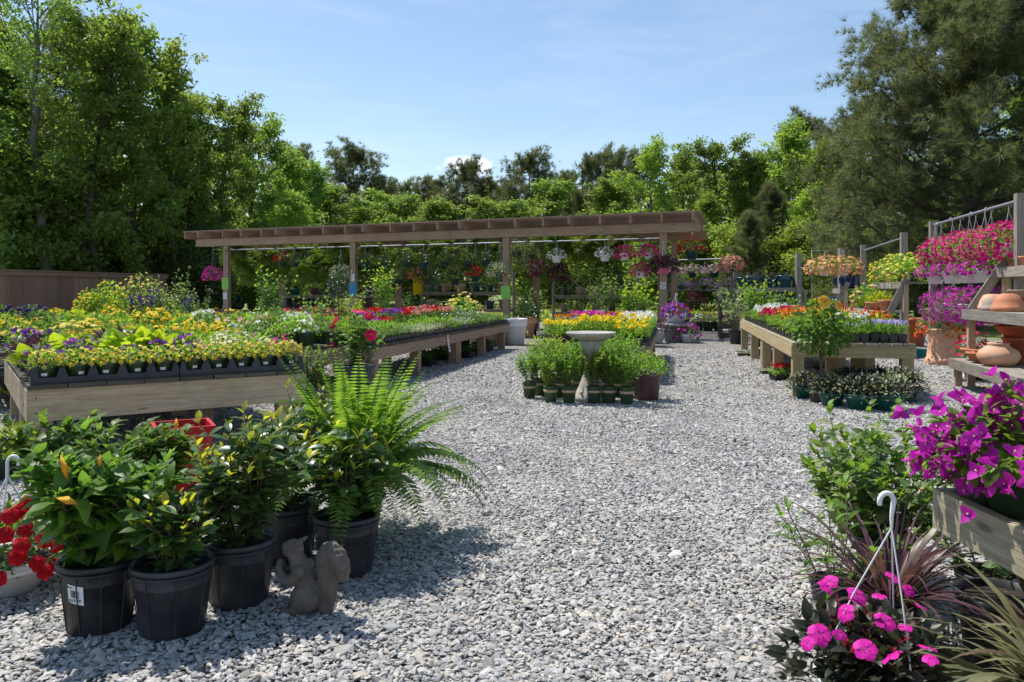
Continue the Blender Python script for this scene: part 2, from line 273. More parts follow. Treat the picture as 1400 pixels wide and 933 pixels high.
# ------------------------------------------------------------------ mesh builder
def unit(v):
    return v / np.maximum(np.linalg.norm(v, axis=-1, keepdims=True), 1e-9)
class MB:
    def __init__(s): s.V = []; s.G = []; s.n = 0
    def add(s, V, Fc, m=0, uv=None, smooth=True):
        V = np.asarray(V, float).reshape(-1, 3); Fc = np.asarray(Fc, np.int64)
        s.V.append(V); s.G.append((Fc + s.n, m, uv, smooth)); s.n += len(V)
    def scatter(s, tpl, P, Y, S, Z=None, roll=None, m=0, smooth=True):
        """copies of a template: its +Y goes along Y, its +Z towards Z"""
        V, Fc = tpl; P = np.asarray(P, float); n = len(P)
        if n == 0: return
        y = unit(np.asarray(Y, float))
        z0 = np.tile([0, 0, 1.0], (n, 1)) if Z is None else np.asarray(Z, float)
        x = np.cross(y, z0); bad = np.linalg.norm(x, axis=1) < 1e-3; x[bad] = [1, 0, 0]
        x = unit(x); z = np.cross(x, y)
        if roll is not None:
            c, sn = np.cos(roll)[:, None], np.sin(roll)[:, None]
            x, z = c * x + sn * z, c * z - sn * x
        S = np.broadcast_to(np.asarray(S, float).reshape(-1, 1) if np.ndim(S) < 2 else np.asarray(S, float), (n, 3))
        v = V[None] * S[:, None, :]
        W = P[:, None, :] + v[..., 0:1] * x[:, None] + v[..., 1:2] * y[:, None] + v[..., 2:3] * z[:, None]
        k = len(V)
        FF = (Fc[None] + (np.arange(n) * k)[:, None, None]).reshape(-1, Fc.shape[1])
        s.add(W.reshape(-1, 3), FF, m, None, smooth)
    def scatter_n(s, tpl, P, N, S, rng, m=0, smooth=True):
        """copies whose template +Z faces N, spun at random"""
        N = unit(np.asarray(N, float)); r = rng.normal(size=N.shape)
        y = unit(r - (r * N).sum(1, keepdims=True) * N)
        s.scatter(tpl, P, y, S, Z=N, m=m, smooth=smooth)
    def box(s, c, d, rot=None, m=0, rng=random):
        c = np.asarray(c, float); h = np.asarray(d, float) / 2
        sg = np.array([[-1, -1, -1], [1, -1, -1], [1, 1, -1], [-1, 1, -1], [-1, -1, 1], [1, -1, 1], [1, 1, 1], [-1, 1, 1]], float)
        L = sg * h; V = L if rot is None else L @ np.asarray(rot).T
        Fc = np.array([[0, 3, 2, 1], [4, 5, 6, 7], [0, 1, 5, 4], [1, 2, 6, 5], [2, 3, 7, 6], [3, 0, 4, 7]])
        la = int(np.argmax(h)); oth = [a for a in range(3) if a != la]
        o1, o2 = rng.random() * 7, rng.random() * 7
        uv = np.zeros((6, 4, 2))
        for f in range(6):
            Q = L[Fc[f]]; flat = int(np.argmin(Q.max(0) - Q.min(0)))
            if flat == la: a, b = oth
            else: a = la; b = [q for q in oth if q != flat][0]
            uv[f, :, 0] = Q[:, a] + o1; uv[f, :, 1] = Q[:, b] + o2 + f * 0.37
        s.add(V + c, Fc, m, uv, False)
    def beam(s, a, b, w, h, m=0, up=(0, 0, 1)):
        a = np.asarray(a, float); b = np.asarray(b, float); d = b - a; L = np.linalg.norm(d); d = d / L
        up = np.asarray(up, float); x = np.cross(d, up)
        if np.linalg.norm(x) < 1e-4: x = np.array([1.0, 0, 0]) - d * d[0]
        x = x / np.linalg.norm(x); z = np.cross(x, d)
        s.box((a + b) / 2, (w, L, h), np.stack([x, d, z], 1), m)
    def tube(s, pts, rad, seg=7, m=0, cap=True):
        pts = np.asarray(pts, float); n = len(pts); rad = np.broadcast_to(np.asarray(rad, float), (n,))
        t = np.gradient(pts, axis=0); t = unit(t)
        ref = np.array([0.31, 0.17, 0.93]) if abs(t[0] @ np.array([0.31, 0.17, 0.93])) < 0.95 else np.array([1.0, 0, 0])
        V = []; x = unit(np.cross(t[0], ref))
        an = np.arange(seg) * 2 * np.pi / seg
        for i in range(n):
            x = x - t[i] * (x @ t[i]); x = x / max(np.linalg.norm(x), 1e-9); y = np.cross(t[i], x)
            V.append(pts[i] + rad[i] * (np.cos(an)[:, None] * x + np.sin(an)[:, None] * y))
        V = np.concatenate(V)
        i = np.arange(n - 1)[:, None] * seg; j = np.arange(seg)[None]; j2 = (j + 1) % seg
        Fc = np.stack([i + j, i + j2, i + seg + j2, i + seg + j], -1).reshape(-1, 4)
        ln = np.concatenate([[0], np.cumsum(np.linalg.norm(np.diff(pts, axis=0), axis=1))])
        ii = np.repeat(np.arange(n - 1), seg); jj = np.tile(np.arange(seg), n - 1); cw = 2 * np.pi * float(rad.max()) / seg
        uv = np.stack([np.stack([ln[ii], jj * cw], -1), np.stack([ln[ii], (jj + 1) * cw], -1), np.stack([ln[ii + 1], (jj + 1) * cw], -1), np.stack([ln[ii + 1], jj * cw], -1)], 1)
        s.add(V, Fc, m, uv)
        if cap:
            for e, r in ((0, range(seg)), (n - 1, range(seg))):
                c = len(V) and pts[e]
                base = e * seg
                T = [[base + q, base + (q + 1) % seg, n * seg] for q in r]
                s.add(np.concatenate([V, [c]]), np.array(T), m)
    def lathe(s, prof, seg=24, m=0, c=(0, 0, 0), ripple=None):
        prof = np.asarray(prof, float); n = len(prof); an = np.arange(seg) * 2 * np.pi / seg
        k = np.ones(seg) if ripple is None else 1 + ripple[1] * np.cos(an * ripple[0])
        V = np.stack([prof[:, 0:1] * np.cos(an) * k, prof[:, 0:1] * np.sin(an) * k, np.repeat(prof[:, 1:2], seg, 1)], -1).reshape(-1, 3) + np.asarray(c, float)
        i = np.arange(n - 1)[:, None] * seg; j = np.arange(seg)[None]; j2 = (j + 1) % seg
        Fc = np.stack([i + j, i + j2, i + seg + j2, i + seg + j], -1).reshape(-1, 4)
        s.add(V, Fc, m)
    def disc(s, r, z, seg=16, m=0, c=(0, 0)):
        an = np.arange(seg) * 2 * np.pi / seg
        V = np.concatenate([[[c[0], c[1], z]], np.stack([c[0] + r * np.cos(an), c[1] + r * np.sin(an), np.full(seg, z)], -1)])
        s.add(V, [[0, 1 + q, 1 + (q + 1) % seg] for q in range(seg)], m)
    def ball(s, c, r, seg=12, rings=8, m=0):
        c = np.asarray(c, float); r = np.broadcast_to(np.asarray(r, float), (3,))
        th = np.linspace(0.02, np.pi - 0.02, rings + 1); an = np.arange(seg) * 2 * np.pi / seg
        V = np.stack([np.sin(th)[:, None] * np.cos(an), np.sin(th)[:, None] * np.sin(an), np.repeat(np.cos(th)[:, None], seg, 1)], -1).reshape(-1, 3) * r + c
        i = np.arange(rings)[:, None] * seg; j = np.arange(seg)[None]; j2 = (j + 1) % seg
        s.add(V, np.stack([i + j, i + seg + j, i + seg + j2, i + j2], -1).reshape(-1, 4), m)
    def mesh(s, name, mats):
        V = np.concatenate(s.V); me = bpy.data.meshes.new(name)
        me.vertices.add(len(V)); me.vertices.foreach_set('co', V.astype(np.float32).ravel())
        loops = np.concatenate([g[0].ravel() for g in s.G]); sizes = np.concatenate([np.full(len(g[0]), g[0].shape[1]) for g in s.G])
        me.loops.add(len(loops)); me.loops.foreach_set('vertex_index', loops.astype(np.int32))
        me.polygons.add(len(sizes)); st = np.concatenate([[0], np.cumsum(sizes)[:-1]])
        me.polygons.foreach_set('loop_start', st.astype(np.int32))
        me.polygons.foreach_set('material_index', np.concatenate([np.full(len(g[0]), g[1]) for g in s.G]).astype(np.int32))
        me.polygons.foreach_set('use_smooth', np.concatenate([np.full(len(g[0]), g[3]) for g in s.G]).astype(bool))
        if any(g[2] is not None for g in s.G):
            uvl = me.uv_layers.new(name='grain')
            U = np.concatenate([(g[2].reshape(-1, 2) if g[2] is not None else np.zeros((g[0].size, 2))) for g in s.G])
            uvl.data.foreach_set('uv', U.astype(np.float32).ravel())
        for mm in ([mats] if isinstance(mats, str) else mats): me.materials.append(MATS[mm])
        me.update(calc_edges=True)
        return me

# ------------------------------------------------------------------ things and parts
def link(name, me, parent=None, loc=None):
    o = bpy.data.objects.new(name, me); COL.objects.link(o)
    if parent is not None: o.parent = parent
    if loc is not None: o.location = loc
    return o
def tag(o, label=None, cat=None, group=None, kind=None):
    if label: o['label'] = label
    if cat: o['category'] = cat
    if group: o['group'] = group
    if kind: o['kind'] = kind
    return o
def thing(name, label, cat, loc=(0, 0, 0), rz=0.0, group=None, scale=1.0):
    o = bpy.data.objects.new(name, None); COL.objects.link(o); o.empty_display_size = 0.1
    o.location = loc; o.rotation_euler = (0, 0, rz)
    o.scale = (scale,) * 3 if np.ndim(scale) == 0 else scale
    return tag(o, label, cat, group)
def spawn(name, parts, label, cat, loc, rz=0.0, group=None, scale=1.0):
    """a thing whose parts are [(part name, mesh, [sub-parts])]; copies share their mesh data"""
    r = thing(name, label, cat, loc, rz, group, scale)
    for p in parts:
        o = link(p[0], p[1], r)
        if len(p) > 2:
            for q in p[2]: link(q[0], q[1], o)
    return r

# ------------------------------------------------------------------ leaf and petal templates (length along +Y, face along +Z)
def leaf_tpl(w=0.4, n=3, fold=0.25, droop=0.15, peak=0.45, wave=0.0):
    V = []; Fc = []
    ts = np.linspace(0, 1, n + 1)
    mid = []; lf = []; rt = []
    for k, t in enumerate(ts):
        z = -droop * t * t
        mid.append(len(V)); V.append((0, t, z))
        if 0 < k < n:
            hw = 0.5 * w * (math.sin(math.pi * t ** (math.log(0.5) / math.log(peak))) ** 0.8)
            wz = wave * math.sin(k * 2.6)
            lf.append(len(V)); V.append((-hw, t - 0.02, z + fold * hw + wz)); rt.append(len(V)); V.append((hw, t - 0.02, z + fold * hw - wz))
    for S, sgn in ((lf, 1), (rt, -1)):
        T = [(mid[0], mid[1], S[0])]
        for k in range(len(S) - 1):
            T += [(mid[k + 1], mid[k + 2], S[k + 1]), (mid[k + 1], S[k + 1], S[k])]
        T.append((mid[-2], mid[-1], S[-1]))
        Fc += [t if sgn > 0 else t[::-1] for t in T]
    return np.array(V, float), np.array(Fc)
def bloom_tpl(np_=5, depth=0.25, notch=0.72, sub=1):
    """open flower of np_ petals, unit radius, throat at the origin"""
    k = np_ * 2 * sub; V = [(0, 0, -depth)]
    for q in range(k):
        a = 2 * math.pi * q / k; ph = (q % (2 * sub)) / (2 * sub)
        r = notch + (1 - notch) * math.sin(math.pi * ph) ** 0.6 if True else 1
        V.append((r * math.cos(a), r * math.sin(a), 0.12 * math.sin(math.pi * ph)))
    return np.array(V, float), np.array([(0, 1 + q, 1 + (q + 1) % k) for q in range(k)])
def petal_ring(np_=5, w=0.95, n=3, lift=0.35, droop=0.35, fold=-0.15, peak=0.62, wave=0.0):
    """a flower of separate overlapping petals, unit radius"""
    V = []; Fc = []; lv, lf = leaf_tpl(w, n, fold, droop, peak, wave)
    for q in range(np_):
        a = 2 * math.pi * q / np_; ca, sa = math.cos(a), math.sin(a)
        W = lv.copy(); W[:, 2] += lift * W[:, 1] + 0.015 * q
        V.append(np.stack([W[:, 0] * ca - W[:, 1] * sa, W[:, 0] * sa + W[:, 1] * ca, W[:, 2]], 1)); Fc.append(lf + q * len(lv))
    return np.concatenate(V), np.concatenate(Fc)
LEAF2 = leaf_tpl(0.5, 2, 0.3, 0.12); LEAF3 = leaf_tpl(0.45, 3, 0.3, 0.2); LEAF5 = leaf_tpl(0.5, 5, 0.22, 0.25, 0.42)
ROUND = leaf_tpl(0.85, 4, 0.2, 0.2, 0.45); NARROW = leaf_tpl(0.16, 3, 0.3, 0.3); HEART = leaf_tpl(0.9, 5, 0.25, 0.3, 0.3); LANCE = leaf_tpl(0.34, 4, 0.3, 0.35, 0.4)
HIB = leaf_tpl(0.56, 6, 0.28, 0.42, 0.36, 0.035); GARD = leaf_tpl(0.46, 6, 0.28, 0.22, 0.55)
FLAT = bloom_tpl(5, 0.12, 0.78); TRUMPET = bloom_tpl(5, 0.5, 0.74); DAISY = bloom_tpl(9, 0.02, 0.45); LUMP = bloom_tpl(6, -0.5, 0.8)
BUD = (np.array([(0, 0, 0), (.28, .45, 0), (-.14, .45, .24), (-.14, .45, -.24), (0, 1, 0)], float), np.array([(0, 1, 2), (0, 2, 3), (0, 3, 1), (4, 2, 1), (4, 3, 2), (4, 1, 3)]))

def dome(rng, n, R, Hh, z0, zmin=0.0, fill=0.35):
    d = rng.normal(size=(n, 3)); d = unit(d); d[:, 2] = np.where(d[:, 2] < zmin, np.abs(d[:, 2]), d[:, 2])
    r = fill + (1 - fill) * rng.random(n) ** 0.6
    P = np.stack([d[:, 0] * R * r, d[:, 1] * R * r, z0 + d[:, 2] * Hh * r], 1)
    return P, d, r
def foliage(name, seed, R, Hh, n, lm, tpl=LEAF3, ls=0.04, z0=0.0, up=0.5, zmin=0.0, stems=0, sm='plant_stem', fill=0.3, lean=(0, 0), lump=0.0, root=None):
    rng = np.random.default_rng(seed); b = MB()
    P, d, r = dome(rng, n, R, Hh, z0, zmin, fill)
    if lump:
        k = rng.normal(size=(8, 3)); k = unit(k); a = (d @ k.T).max(1)
        P[:, :2] *= (1 + lump * (a - 0.6))[:, None]; P[:, 2] = z0 + (P[:, 2] - z0) * (1 + lump * (a - 0.6))
    D = d + rng.normal(size=(n, 3)) * 0.55; D[:, 2] += up
    b.scatter(tpl, P, D, ls * rng.uniform(0.65, 1.25, n), roll=rng.normal(size=n) * 0.6)
    for q in range(stems):
        e = P[rng.integers(n)]; b.tube([(e[0] * 0.1, e[1] * 0.1, z0 if root is None else root), (e[0] * 0.5, e[1] * 0.5, z0 + (e[2] - z0) * 0.55), e], [0.004, 0.003, 0.0015], 4, 1, False)
    return b.mesh(name, [lm, sm] if stems else lm)
def blossoms(name, seed, R, Hh, n, bm, tpl=FLAT, bs=0.02, z0=0.0, zmin=0.15, eye=None, out=1.0, up=0.5, spread=1.0):
    rng = np.random.default_rng(seed + 999); b = MB()
    d = unit(rng.normal(size=(n * 6, 3))); d = d[d[:, 2] > zmin][:n]; n = len(d)
    r = out * rng.uniform(0.9, 1.12, n)
    P = np.stack([d[:, 0] * R * r, d[:, 1] * R * r, z0 + d[:, 2] * Hh * r], 1)
    N = d + rng.normal(size=(n, 3)) * 0.35; N[:, 2] += up
    S = bs * rng.uniform(0.75, 1.2, n)
    b.scatter_n(tpl, P, N, S, rng)
    if eye: b.scatter_n(LUMP, P + unit(N) * (S * 0.02)[:, None], N, S * 0.26, rng, m=1)
    return b.mesh(name, [bm, eye] if eye else bm)
def pot_mb(r0, r1, h, rim=0.012, lip=0.02, seg=24, soil=True, ripple=None, wall=0.006):
    b = MB(); rr = r1
    b.lathe([(r0 * 0.9, 0.0), (r0, 0.004), (r1 - 0.2 * (r1 - r0), h - lip - 0.002), (rr - 0.002, h - lip), (rr + rim, h - lip + 0.003), (rr + rim, h - 0.002), (rr + rim * 0.5, h), (rr - wall, h), (rr - wall - 0.002, h * 0.72)], seg, 0, ripple=ripple)
    b.disc(r0 * 0.9, 0.001, seg)
    if soil: b.disc(rr - wall, h - lip * 1.2, seg, 1)
    return b
def pot_mesh(name, mat, *a, **k): return pot_mb(*a, **k).mesh(name, [mat, 'soil'])

# ------------------------------------------------------------------ ferns, blades, shrubs with stems
def frond_tpl(pairs=30, pin=0.13, bend=0.9, per=2, w=0.26, rng=None, twist=0.0):
    """one arching fern frond of unit length that starts upward along +Z and leans over +Y"""
    V = []; Fc = []; lt = leaf_tpl(w, per, 0.15, 0.12, 0.35)
    pts = []; p = np.array([0.0, 0, 0]); ang = 1.35
    n = pairs + 4
    for k in range(n + 1):
        pts.append(p.copy()); a = ang - bend * (k / n) ** 1.3 * 1.7
        p = p + np.array([0, math.cos(a), math.sin(a)]) / n
    pts = np.array(pts); b = MB(); b.tube(pts[::3], np.linspace(0.006, 0.0015, len(pts[::3])), 3, 0, False)
    P = []; D = []; S = []; Z = []
    for k in range(2, n):
        t = k / n; L = pin * min(1, 2.2 * t + 0.35) * min(1, 2.4 * (1 - t) + 0.06)
        tg = unit(pts[min(k + 1, n)] - pts[k - 1]); nrm = np.cross([1, 0, 0], tg)
        for sg in (-1, 1):
            j = 0 if rng is None else rng.normal() * 0.12
            P.append(pts[k]); D.append(np.array([sg, 0, 0]) + tg * (0.28 + j) - np.array([0, 0, 0.12])); S.append(L); Z.append(nrm)
    b.scatter(lt, np.array(P), np.array(D), np.array(S), Z=np.array(Z))
    V = np.concatenate(b.V); F4 = [g[0] for g in b.G]
    T = [f if f.shape[1] == 3 else np.concatenate([f[:, [0, 1, 2]], f[:, [0, 2, 3]]]) for f in F4]
    return V, np.concatenate(T)
def fern_mesh(name, seed, n, L, mat, pairs=30, pin=0.13, z0=0.0, droopy=0.0, per=2, lean=0.95, lw=0.27, bends=(0.55, 0.85, 1.15)):
    rng = np.random.default_rng(seed); b = MB()
    tp = [frond_tpl(pairs, pin, bd, per, lw, rng) for bd in (bends[0] + droopy, bends[1] + droopy, bends[2] + droopy)]
    for k in range(n):
        a = k * 2.39996 + rng.normal() * 0.3; t = k / n
        tilt = 0.02 + lean * t ** 0.9 + rng.normal() * 0.08       # inner fronds stand, outer ones lean out
        V, Fc = tp[min(2, int(t * 3 + rng.random() * 0.5))]
        s = L * rng.uniform(0.72, 1.1)
        c, sn = math.cos(-tilt), math.sin(-tilt)
        W = V * s; W = np.stack([W[:, 0], W[:, 1] * c - W[:, 2] * sn, W[:, 1] * sn + W[:, 2] * c], 1)
        ca, sa = math.cos(a), math.sin(a)
        W = np.stack([W[:, 0] * ca - W[:, 1] * sa, W[:, 0] * sa + W[:, 1] * ca, W[:, 2] + z0], 1)
        W[:, 2] = np.maximum(W[:, 2], W[:, 2] * 1.0)
        b.add(W, Fc)
    return b.mesh(name, mat)
def blade_mesh(name, seed, n, L, w, mat, tilt=(0.15, 1.0), bend=1.2, z0=0.0, r0=0.05, seg=7):
    rng = np.random.default_rng(seed); b = MB()
    for k in range(n):
        a = rng.random() * 6.283; el = 1.45 - rng.uniform(*tilt); l = L * rng.uniform(0.55, 1.15); bd = bend * rng.uniform(0.6, 1.3)
        h = np.array([math.cos(a), math.sin(a), 0]); side = np.array([-h[1], h[0], 0]) + rng.normal(size=3) * 0.2
        p = h * r0 * rng.random() + np.array([0, 0, z0]); V = []
        ww = w * rng.uniform(0.6, 1.2)
        for q in range(seg + 1):
            t = q / seg; hw = ww * 0.5 * (1 - t ** 2.2) * (0.55 + 0.9 * min(1, t * 3)) + 0.0006
            V += [p - side * hw, p + side * hw]
            e = el - bd * t ** 1.4; p = p + (h * math.cos(e) + np.array([0, 0, math.sin(e)])) * l / seg + rng.normal(size=3) * 0.002
        b.add(V, [(2 * q, 2 * q + 1, 2 * q + 3, 2 * q + 2) for q in range(seg)])
    return b.mesh(name, mat)
def stemmed(seed, nst, Hh, spread, tpl, ls, per, z0, tip_tpl=None, tip_n=0, tip_ls=0.0, r_stem=0.005, lo=0.18, nbr=3, droop=0.25, arch=0.0, tiplift=1.1, lean=(0.0, 0.0)):
    """upright shrub: stems that fork, leaves along them; returns a builder with 0 leaf, 1 stem, 2 tip leaf, and the stem tips"""
    rng = np.random.default_rng(seed); b = MB(); tips = []
    P = []; D = []; S = []; Z = []; P2 = []; D2 = []; S2 = []
    def run(p, d, L, r, depth):
        n = max(4, int(L / 0.035)); pts = [p.copy()]; dd = d.copy()
        for k in range(n):
            dd = unit(dd + rng.normal(size=3) * 0.07 + np.array([0, 0, (0.06 if arch == 0 else -arch) * (1 if depth else 0.6)]))
            p = p + dd * L / n; pts.append(p.copy())
        b.tube(pts, np.linspace(r, r * 0.45, len(pts)), 5, 1, False)
        m = max(2, int(per * L)); ph = rng.random() * 6
        for k in range(m):
            t = lo * (1 if depth == 0 else 0.4) + (1 - lo * (1 if depth == 0 else 0.4)) * (k + rng.random() * 0.4) / m
            q = pts[min(len(pts) - 1, int(t * (len(pts) - 1)))]; a = ph + k * 2.4
            o = np.array([math.cos(a), math.sin(a), 0]); tg = dd
            P.append(q + o * r); D.append(o * 1.0 + tg * 0.55 + np.array([0, 0, rng.normal() * 0.3 - droop])); S.append(ls * rng.uniform(0.55, 1.15) * (1 - 0.3 * (t > 0.9)))
            Z.append(np.array([0, 0, 1.0]) + rng.normal(size=3) * 0.35)
        tips.append((pts[-1], dd))
        for k in range(tip_n):
            a = k * 2.4 + rng.random(); o = np.array([math.cos(a), math.sin(a), 0])
            P2.append(pts[-1] - dd * 0.01 * k); D2.append(o * 0.6 + dd * tiplift); S2.append(tip_ls * rng.uniform(0.6, 1.15))
        if depth < 1:
            for k in range(nbr):
                t = rng.uniform(0.3, 0.85); q = pts[int(t * (len(pts) - 1))]; a = rng.random() * 6.283
                run(q, unit(dd + 0.9 * np.array([math.cos(a), math.sin(a), 0.25])), L * rng.uniform(0.35, 0.6), r * 0.6, depth + 1)
    for k in range(nst):
        a = k * 2.4 + rng.random(); t = math.sqrt((k + 0.5) / nst)
        d = unit(np.array([math.cos(a) * spread * t + lean[0], math.sin(a) * spread * t + lean[1], 1.0]))
        run(np.array([math.cos(a) * 0.03, math.sin(a) * 0.03, z0]), d, Hh * rng.uniform(0.75, 1.05), r_stem, 0)
    b.scatter(tpl, np.array(P), np.array(D), np.array(S), Z=np.array(Z), m=0)
    if P2: b.scatter(tip_tpl or tpl, np.array(P2), np.array(D2), np.array(S2), m=2)
    return b, tips

# ------------------------------------------------------------------ trees
def crown_clumps(b, rng, C, rad, per, tpl, ls, m=0, flat=0.6):
    C = np.array(C); rad = np.asarray(rad); cnt = np.maximum(4, (per * rad ** 2 / (rad ** 2).mean()).astype(int))
    idx = np.repeat(np.arange(len(C)), cnt); n = len(idx)
    P = C[idx] + rng.normal(size=(n, 3)) * rad[idx][:, None] * np.array([0.55, 0.55, 0.55 * flat])
    D = rng.normal(size=(n, 3)); D[:, 2] = D[:, 2] * 0.7 - 0.2
    Z = rng.normal(size=(n, 3)) * 1.0 + np.array([0, 0, 0.6])
    b.scatter(tpl, P, D, ls * rng.uniform(0.6, 1.3, n), Z=Z, m=m)
def broad_tree(seed, h=14.0, cr=3.6, base=0.18, nl=26, ls=0.25, per=95, rt=0.17, mats=('bark', 'leaf_tree'), open_=0.0, peak=0.5, sub=8, csize=0.56):
    rng = np.random.default_rng(seed); t_ = MB(); c_ = MB()
    k = 12; tr = np.zeros((k, 3)); tr[:, 2] = np.linspace(0, h * 0.93, k); tr[1:, :2] = np.cumsum(rng.normal(size=(k - 1, 2)) * 0.011 * h, 0)
    t_.tube(tr, rt * (1 - np.linspace(0, 1, k)) ** 0.8 + 0.03, 9)
    C = []; Rr = []
    for i in range(nl):
        t = base + (0.97 - base) * ((i + 0.5) / nl); f = t * (k - 1) * 1.0; q = min(k - 2, int(f)); p0 = tr[q] + (tr[q + 1] - tr[q]) * (f - q)
        az = i * 2.39996 + rng.normal() * 0.35
        u = (t - peak) / (0.56 if t > peak else 0.62); L = cr * max(0.28, math.sqrt(max(0, 1 - u * u))) * rng.uniform(0.72, 1.15)
        el = 0.18 + 0.75 * t + rng.normal() * 0.12
        d = np.array([math.cos(az) * math.cos(el), math.sin(az) * math.cos(el), math.sin(el)])
        pts = [p0]; dd = d
        for s in range(5):
            dd = unit(dd + np.array([0, 0, 0.08]) + rng.normal(size=3) * 0.1); pts.append(pts[-1] + dd * L / 5)
        pts = np.array(pts); t_.tube(pts, np.linspace(max(0.035, rt * 0.42 * (1.05 - t)), 0.012, 6), 5, 0, False)
        for s in range(sub):
            w = 0.3 + 0.7 * (s + rng.random() * 0.7) / sub; q = min(4, int(w * 5)); p = pts[q] + (pts[q + 1] - pts[q]) * (w * 5 - q if w < 1 else 1)
            o = unit(rng.normal(size=3)) * L * 0.24 * rng.random(); o[2] *= 0.6
            if rng.random() > open_:
                C.append(p + o); Rr.append(csize * rng.uniform(0.6, 1.25) * (0.75 + 0.12 * cr / 3))
                if s % 2 == 0: t_.tube([p, p + o], [0.02, 0.008], 3, 0, False)
    for s in range(4): C.append(tr[-1] + np.array([rng.normal() * 0.4, rng.normal() * 0.4, 0.1 + 0.25 * s])); Rr.append(0.6)
    crown_clumps(c_, rng, C, Rr, per, LEAF2, ls)
    return t_.mesh('trunk', mats[0]), c_.mesh('crown', mats[1])
def tuft_tpl(n=11, w=0.05, seed=3):
    rng = np.random.default_rng(seed); V = []; Fc = []
    for k in range(n):
        a = k * 2.4; t = 0.25 + 1.0 * (k / n); d = np.array([math.cos(a) * math.sin(t), math.cos(t), math.sin(a) * math.sin(t)]) * rng.uniform(0.75, 1.1)
        s = unit(np.cross(d, rng.normal(size=3))) * w
        V += [-s * 0.5, s * 0.5, d + np.array([0, 0, -0.12])]; Fc.append((3 * k, 3 * k + 1, 3 * k + 2))
    return np.array(V), np.array(Fc)
def pine_tree(seed, h, cr, base=0.4, nl=34, tw=9, tf=5, tl=0.34, rt=0.2, shape='pine', w=0.07, nb=11, mats=('bark', 'needle'), drop=0.0):
    rng = np.random.default_rng(seed); t_ = MB(); c_ = MB()
    k = 12; tr = np.zeros((k, 3)); tr[:, 2] = np.linspace(0, h * 0.96, k); tr[1:, :2] = np.cumsum(rng.normal(size=(k - 1, 2)) * 0.008 * h, 0)
    t_.tube(tr, rt * (1 - np.linspace(0, 1, k)) ** 0.75 + 0.03, 9)
    P = []; D = []; S = []
    for i in range(nl):
        t = base + (0.98 - base) * (i + 0.5) / nl; f = t * (k - 1); q = min(k - 2, int(f)); p0 = tr[q] + (tr[q + 1] - tr[q]) * (f - q)
        az = i * 2.39996 + rng.normal() * 0.4; v = (t - base) / (1 - base)
        prof = (0.55 + 0.55 * math.sin(math.pi * min(1, v * 0.9 + 0.15))) if shape == 'pine' else (1.02 * max(0.05, 1 - v ** 2.6) ** 0.6 if shape == 'dome' else 1.08 - 0.85 * v)
        L = cr * prof * (rng.uniform(0.6, 1.12) if shape != 'dome' else rng.uniform(0.8, 1.03)); el = 0.05 + 0.65 * v + rng.normal() * 0.13 - drop * (1 - v)
        d = np.array([math.cos(az) * math.cos(el), math.sin(az) * math.cos(el), math.sin(el)]); pts = [p0]; dd = d
        for s in range(6):
            dd = unit(dd + np.array([0, 0, 0.07]) + rng.normal(size=3) * 0.1); pts.append(pts[-1] + dd * L / 6)
        pts = np.array(pts); t_.tube(pts, np.linspace(max(0.03, rt * 0.4 * (1.1 - v)), 0.012, 7), 5, 0, False)
        for s in range(tw):
            w_ = 0.28 + 0.72 * (s + rng.random() * 0.6) / tw; w_ = min(w_, 1.0); q = min(5, int(w_ * 6)); p = pts[q] + (pts[q + 1] - pts[q]) * (w_ * 6 - q)
            sd = unit(dd * 0.7 + rng.normal(size=3) * np.array([1, 1, 0.55])); e = p + sd * L * 0.26 * rng.uniform(0.5, 1.1)
            if s % 2: t_.tube([p, e], [0.014, 0.006], 3, 0, False)
            for z in range(tf):
                g = p + (e - p) * rng.uniform(0.6, 1.1) + rng.normal(size=3) * 0.12 * tl / 0.3
                P.append(g); D.append(sd + rng.normal(size=3) * 0.55 + np.array([0, 0, 0.35])); S.append(tl * rng.uniform(0.7, 1.25))
    c_.scatter(tuft_tpl(nb, w), np.array(P), np.array(D), np.array(S), roll=rng.random(len(P)) * 6)
    return t_.mesh('trunk', mats[0]), c_.mesh('crown', mats[1])
def plant_tree(proto, hp, name, px, top, y, label, cat='tree', fat=1.0, group=None, rz=None, z0=0.0):
    h = H + (HY - top) * y / F; s = h / hp
    x = (px - CX) * y / F
    return spawn(name, [('trunk', proto[0]), ('crown', proto[1])], label, cat, (x, y, z0), random.random() * 6.28 if rz is None else rz, group, (s * fat, s * fat, s))

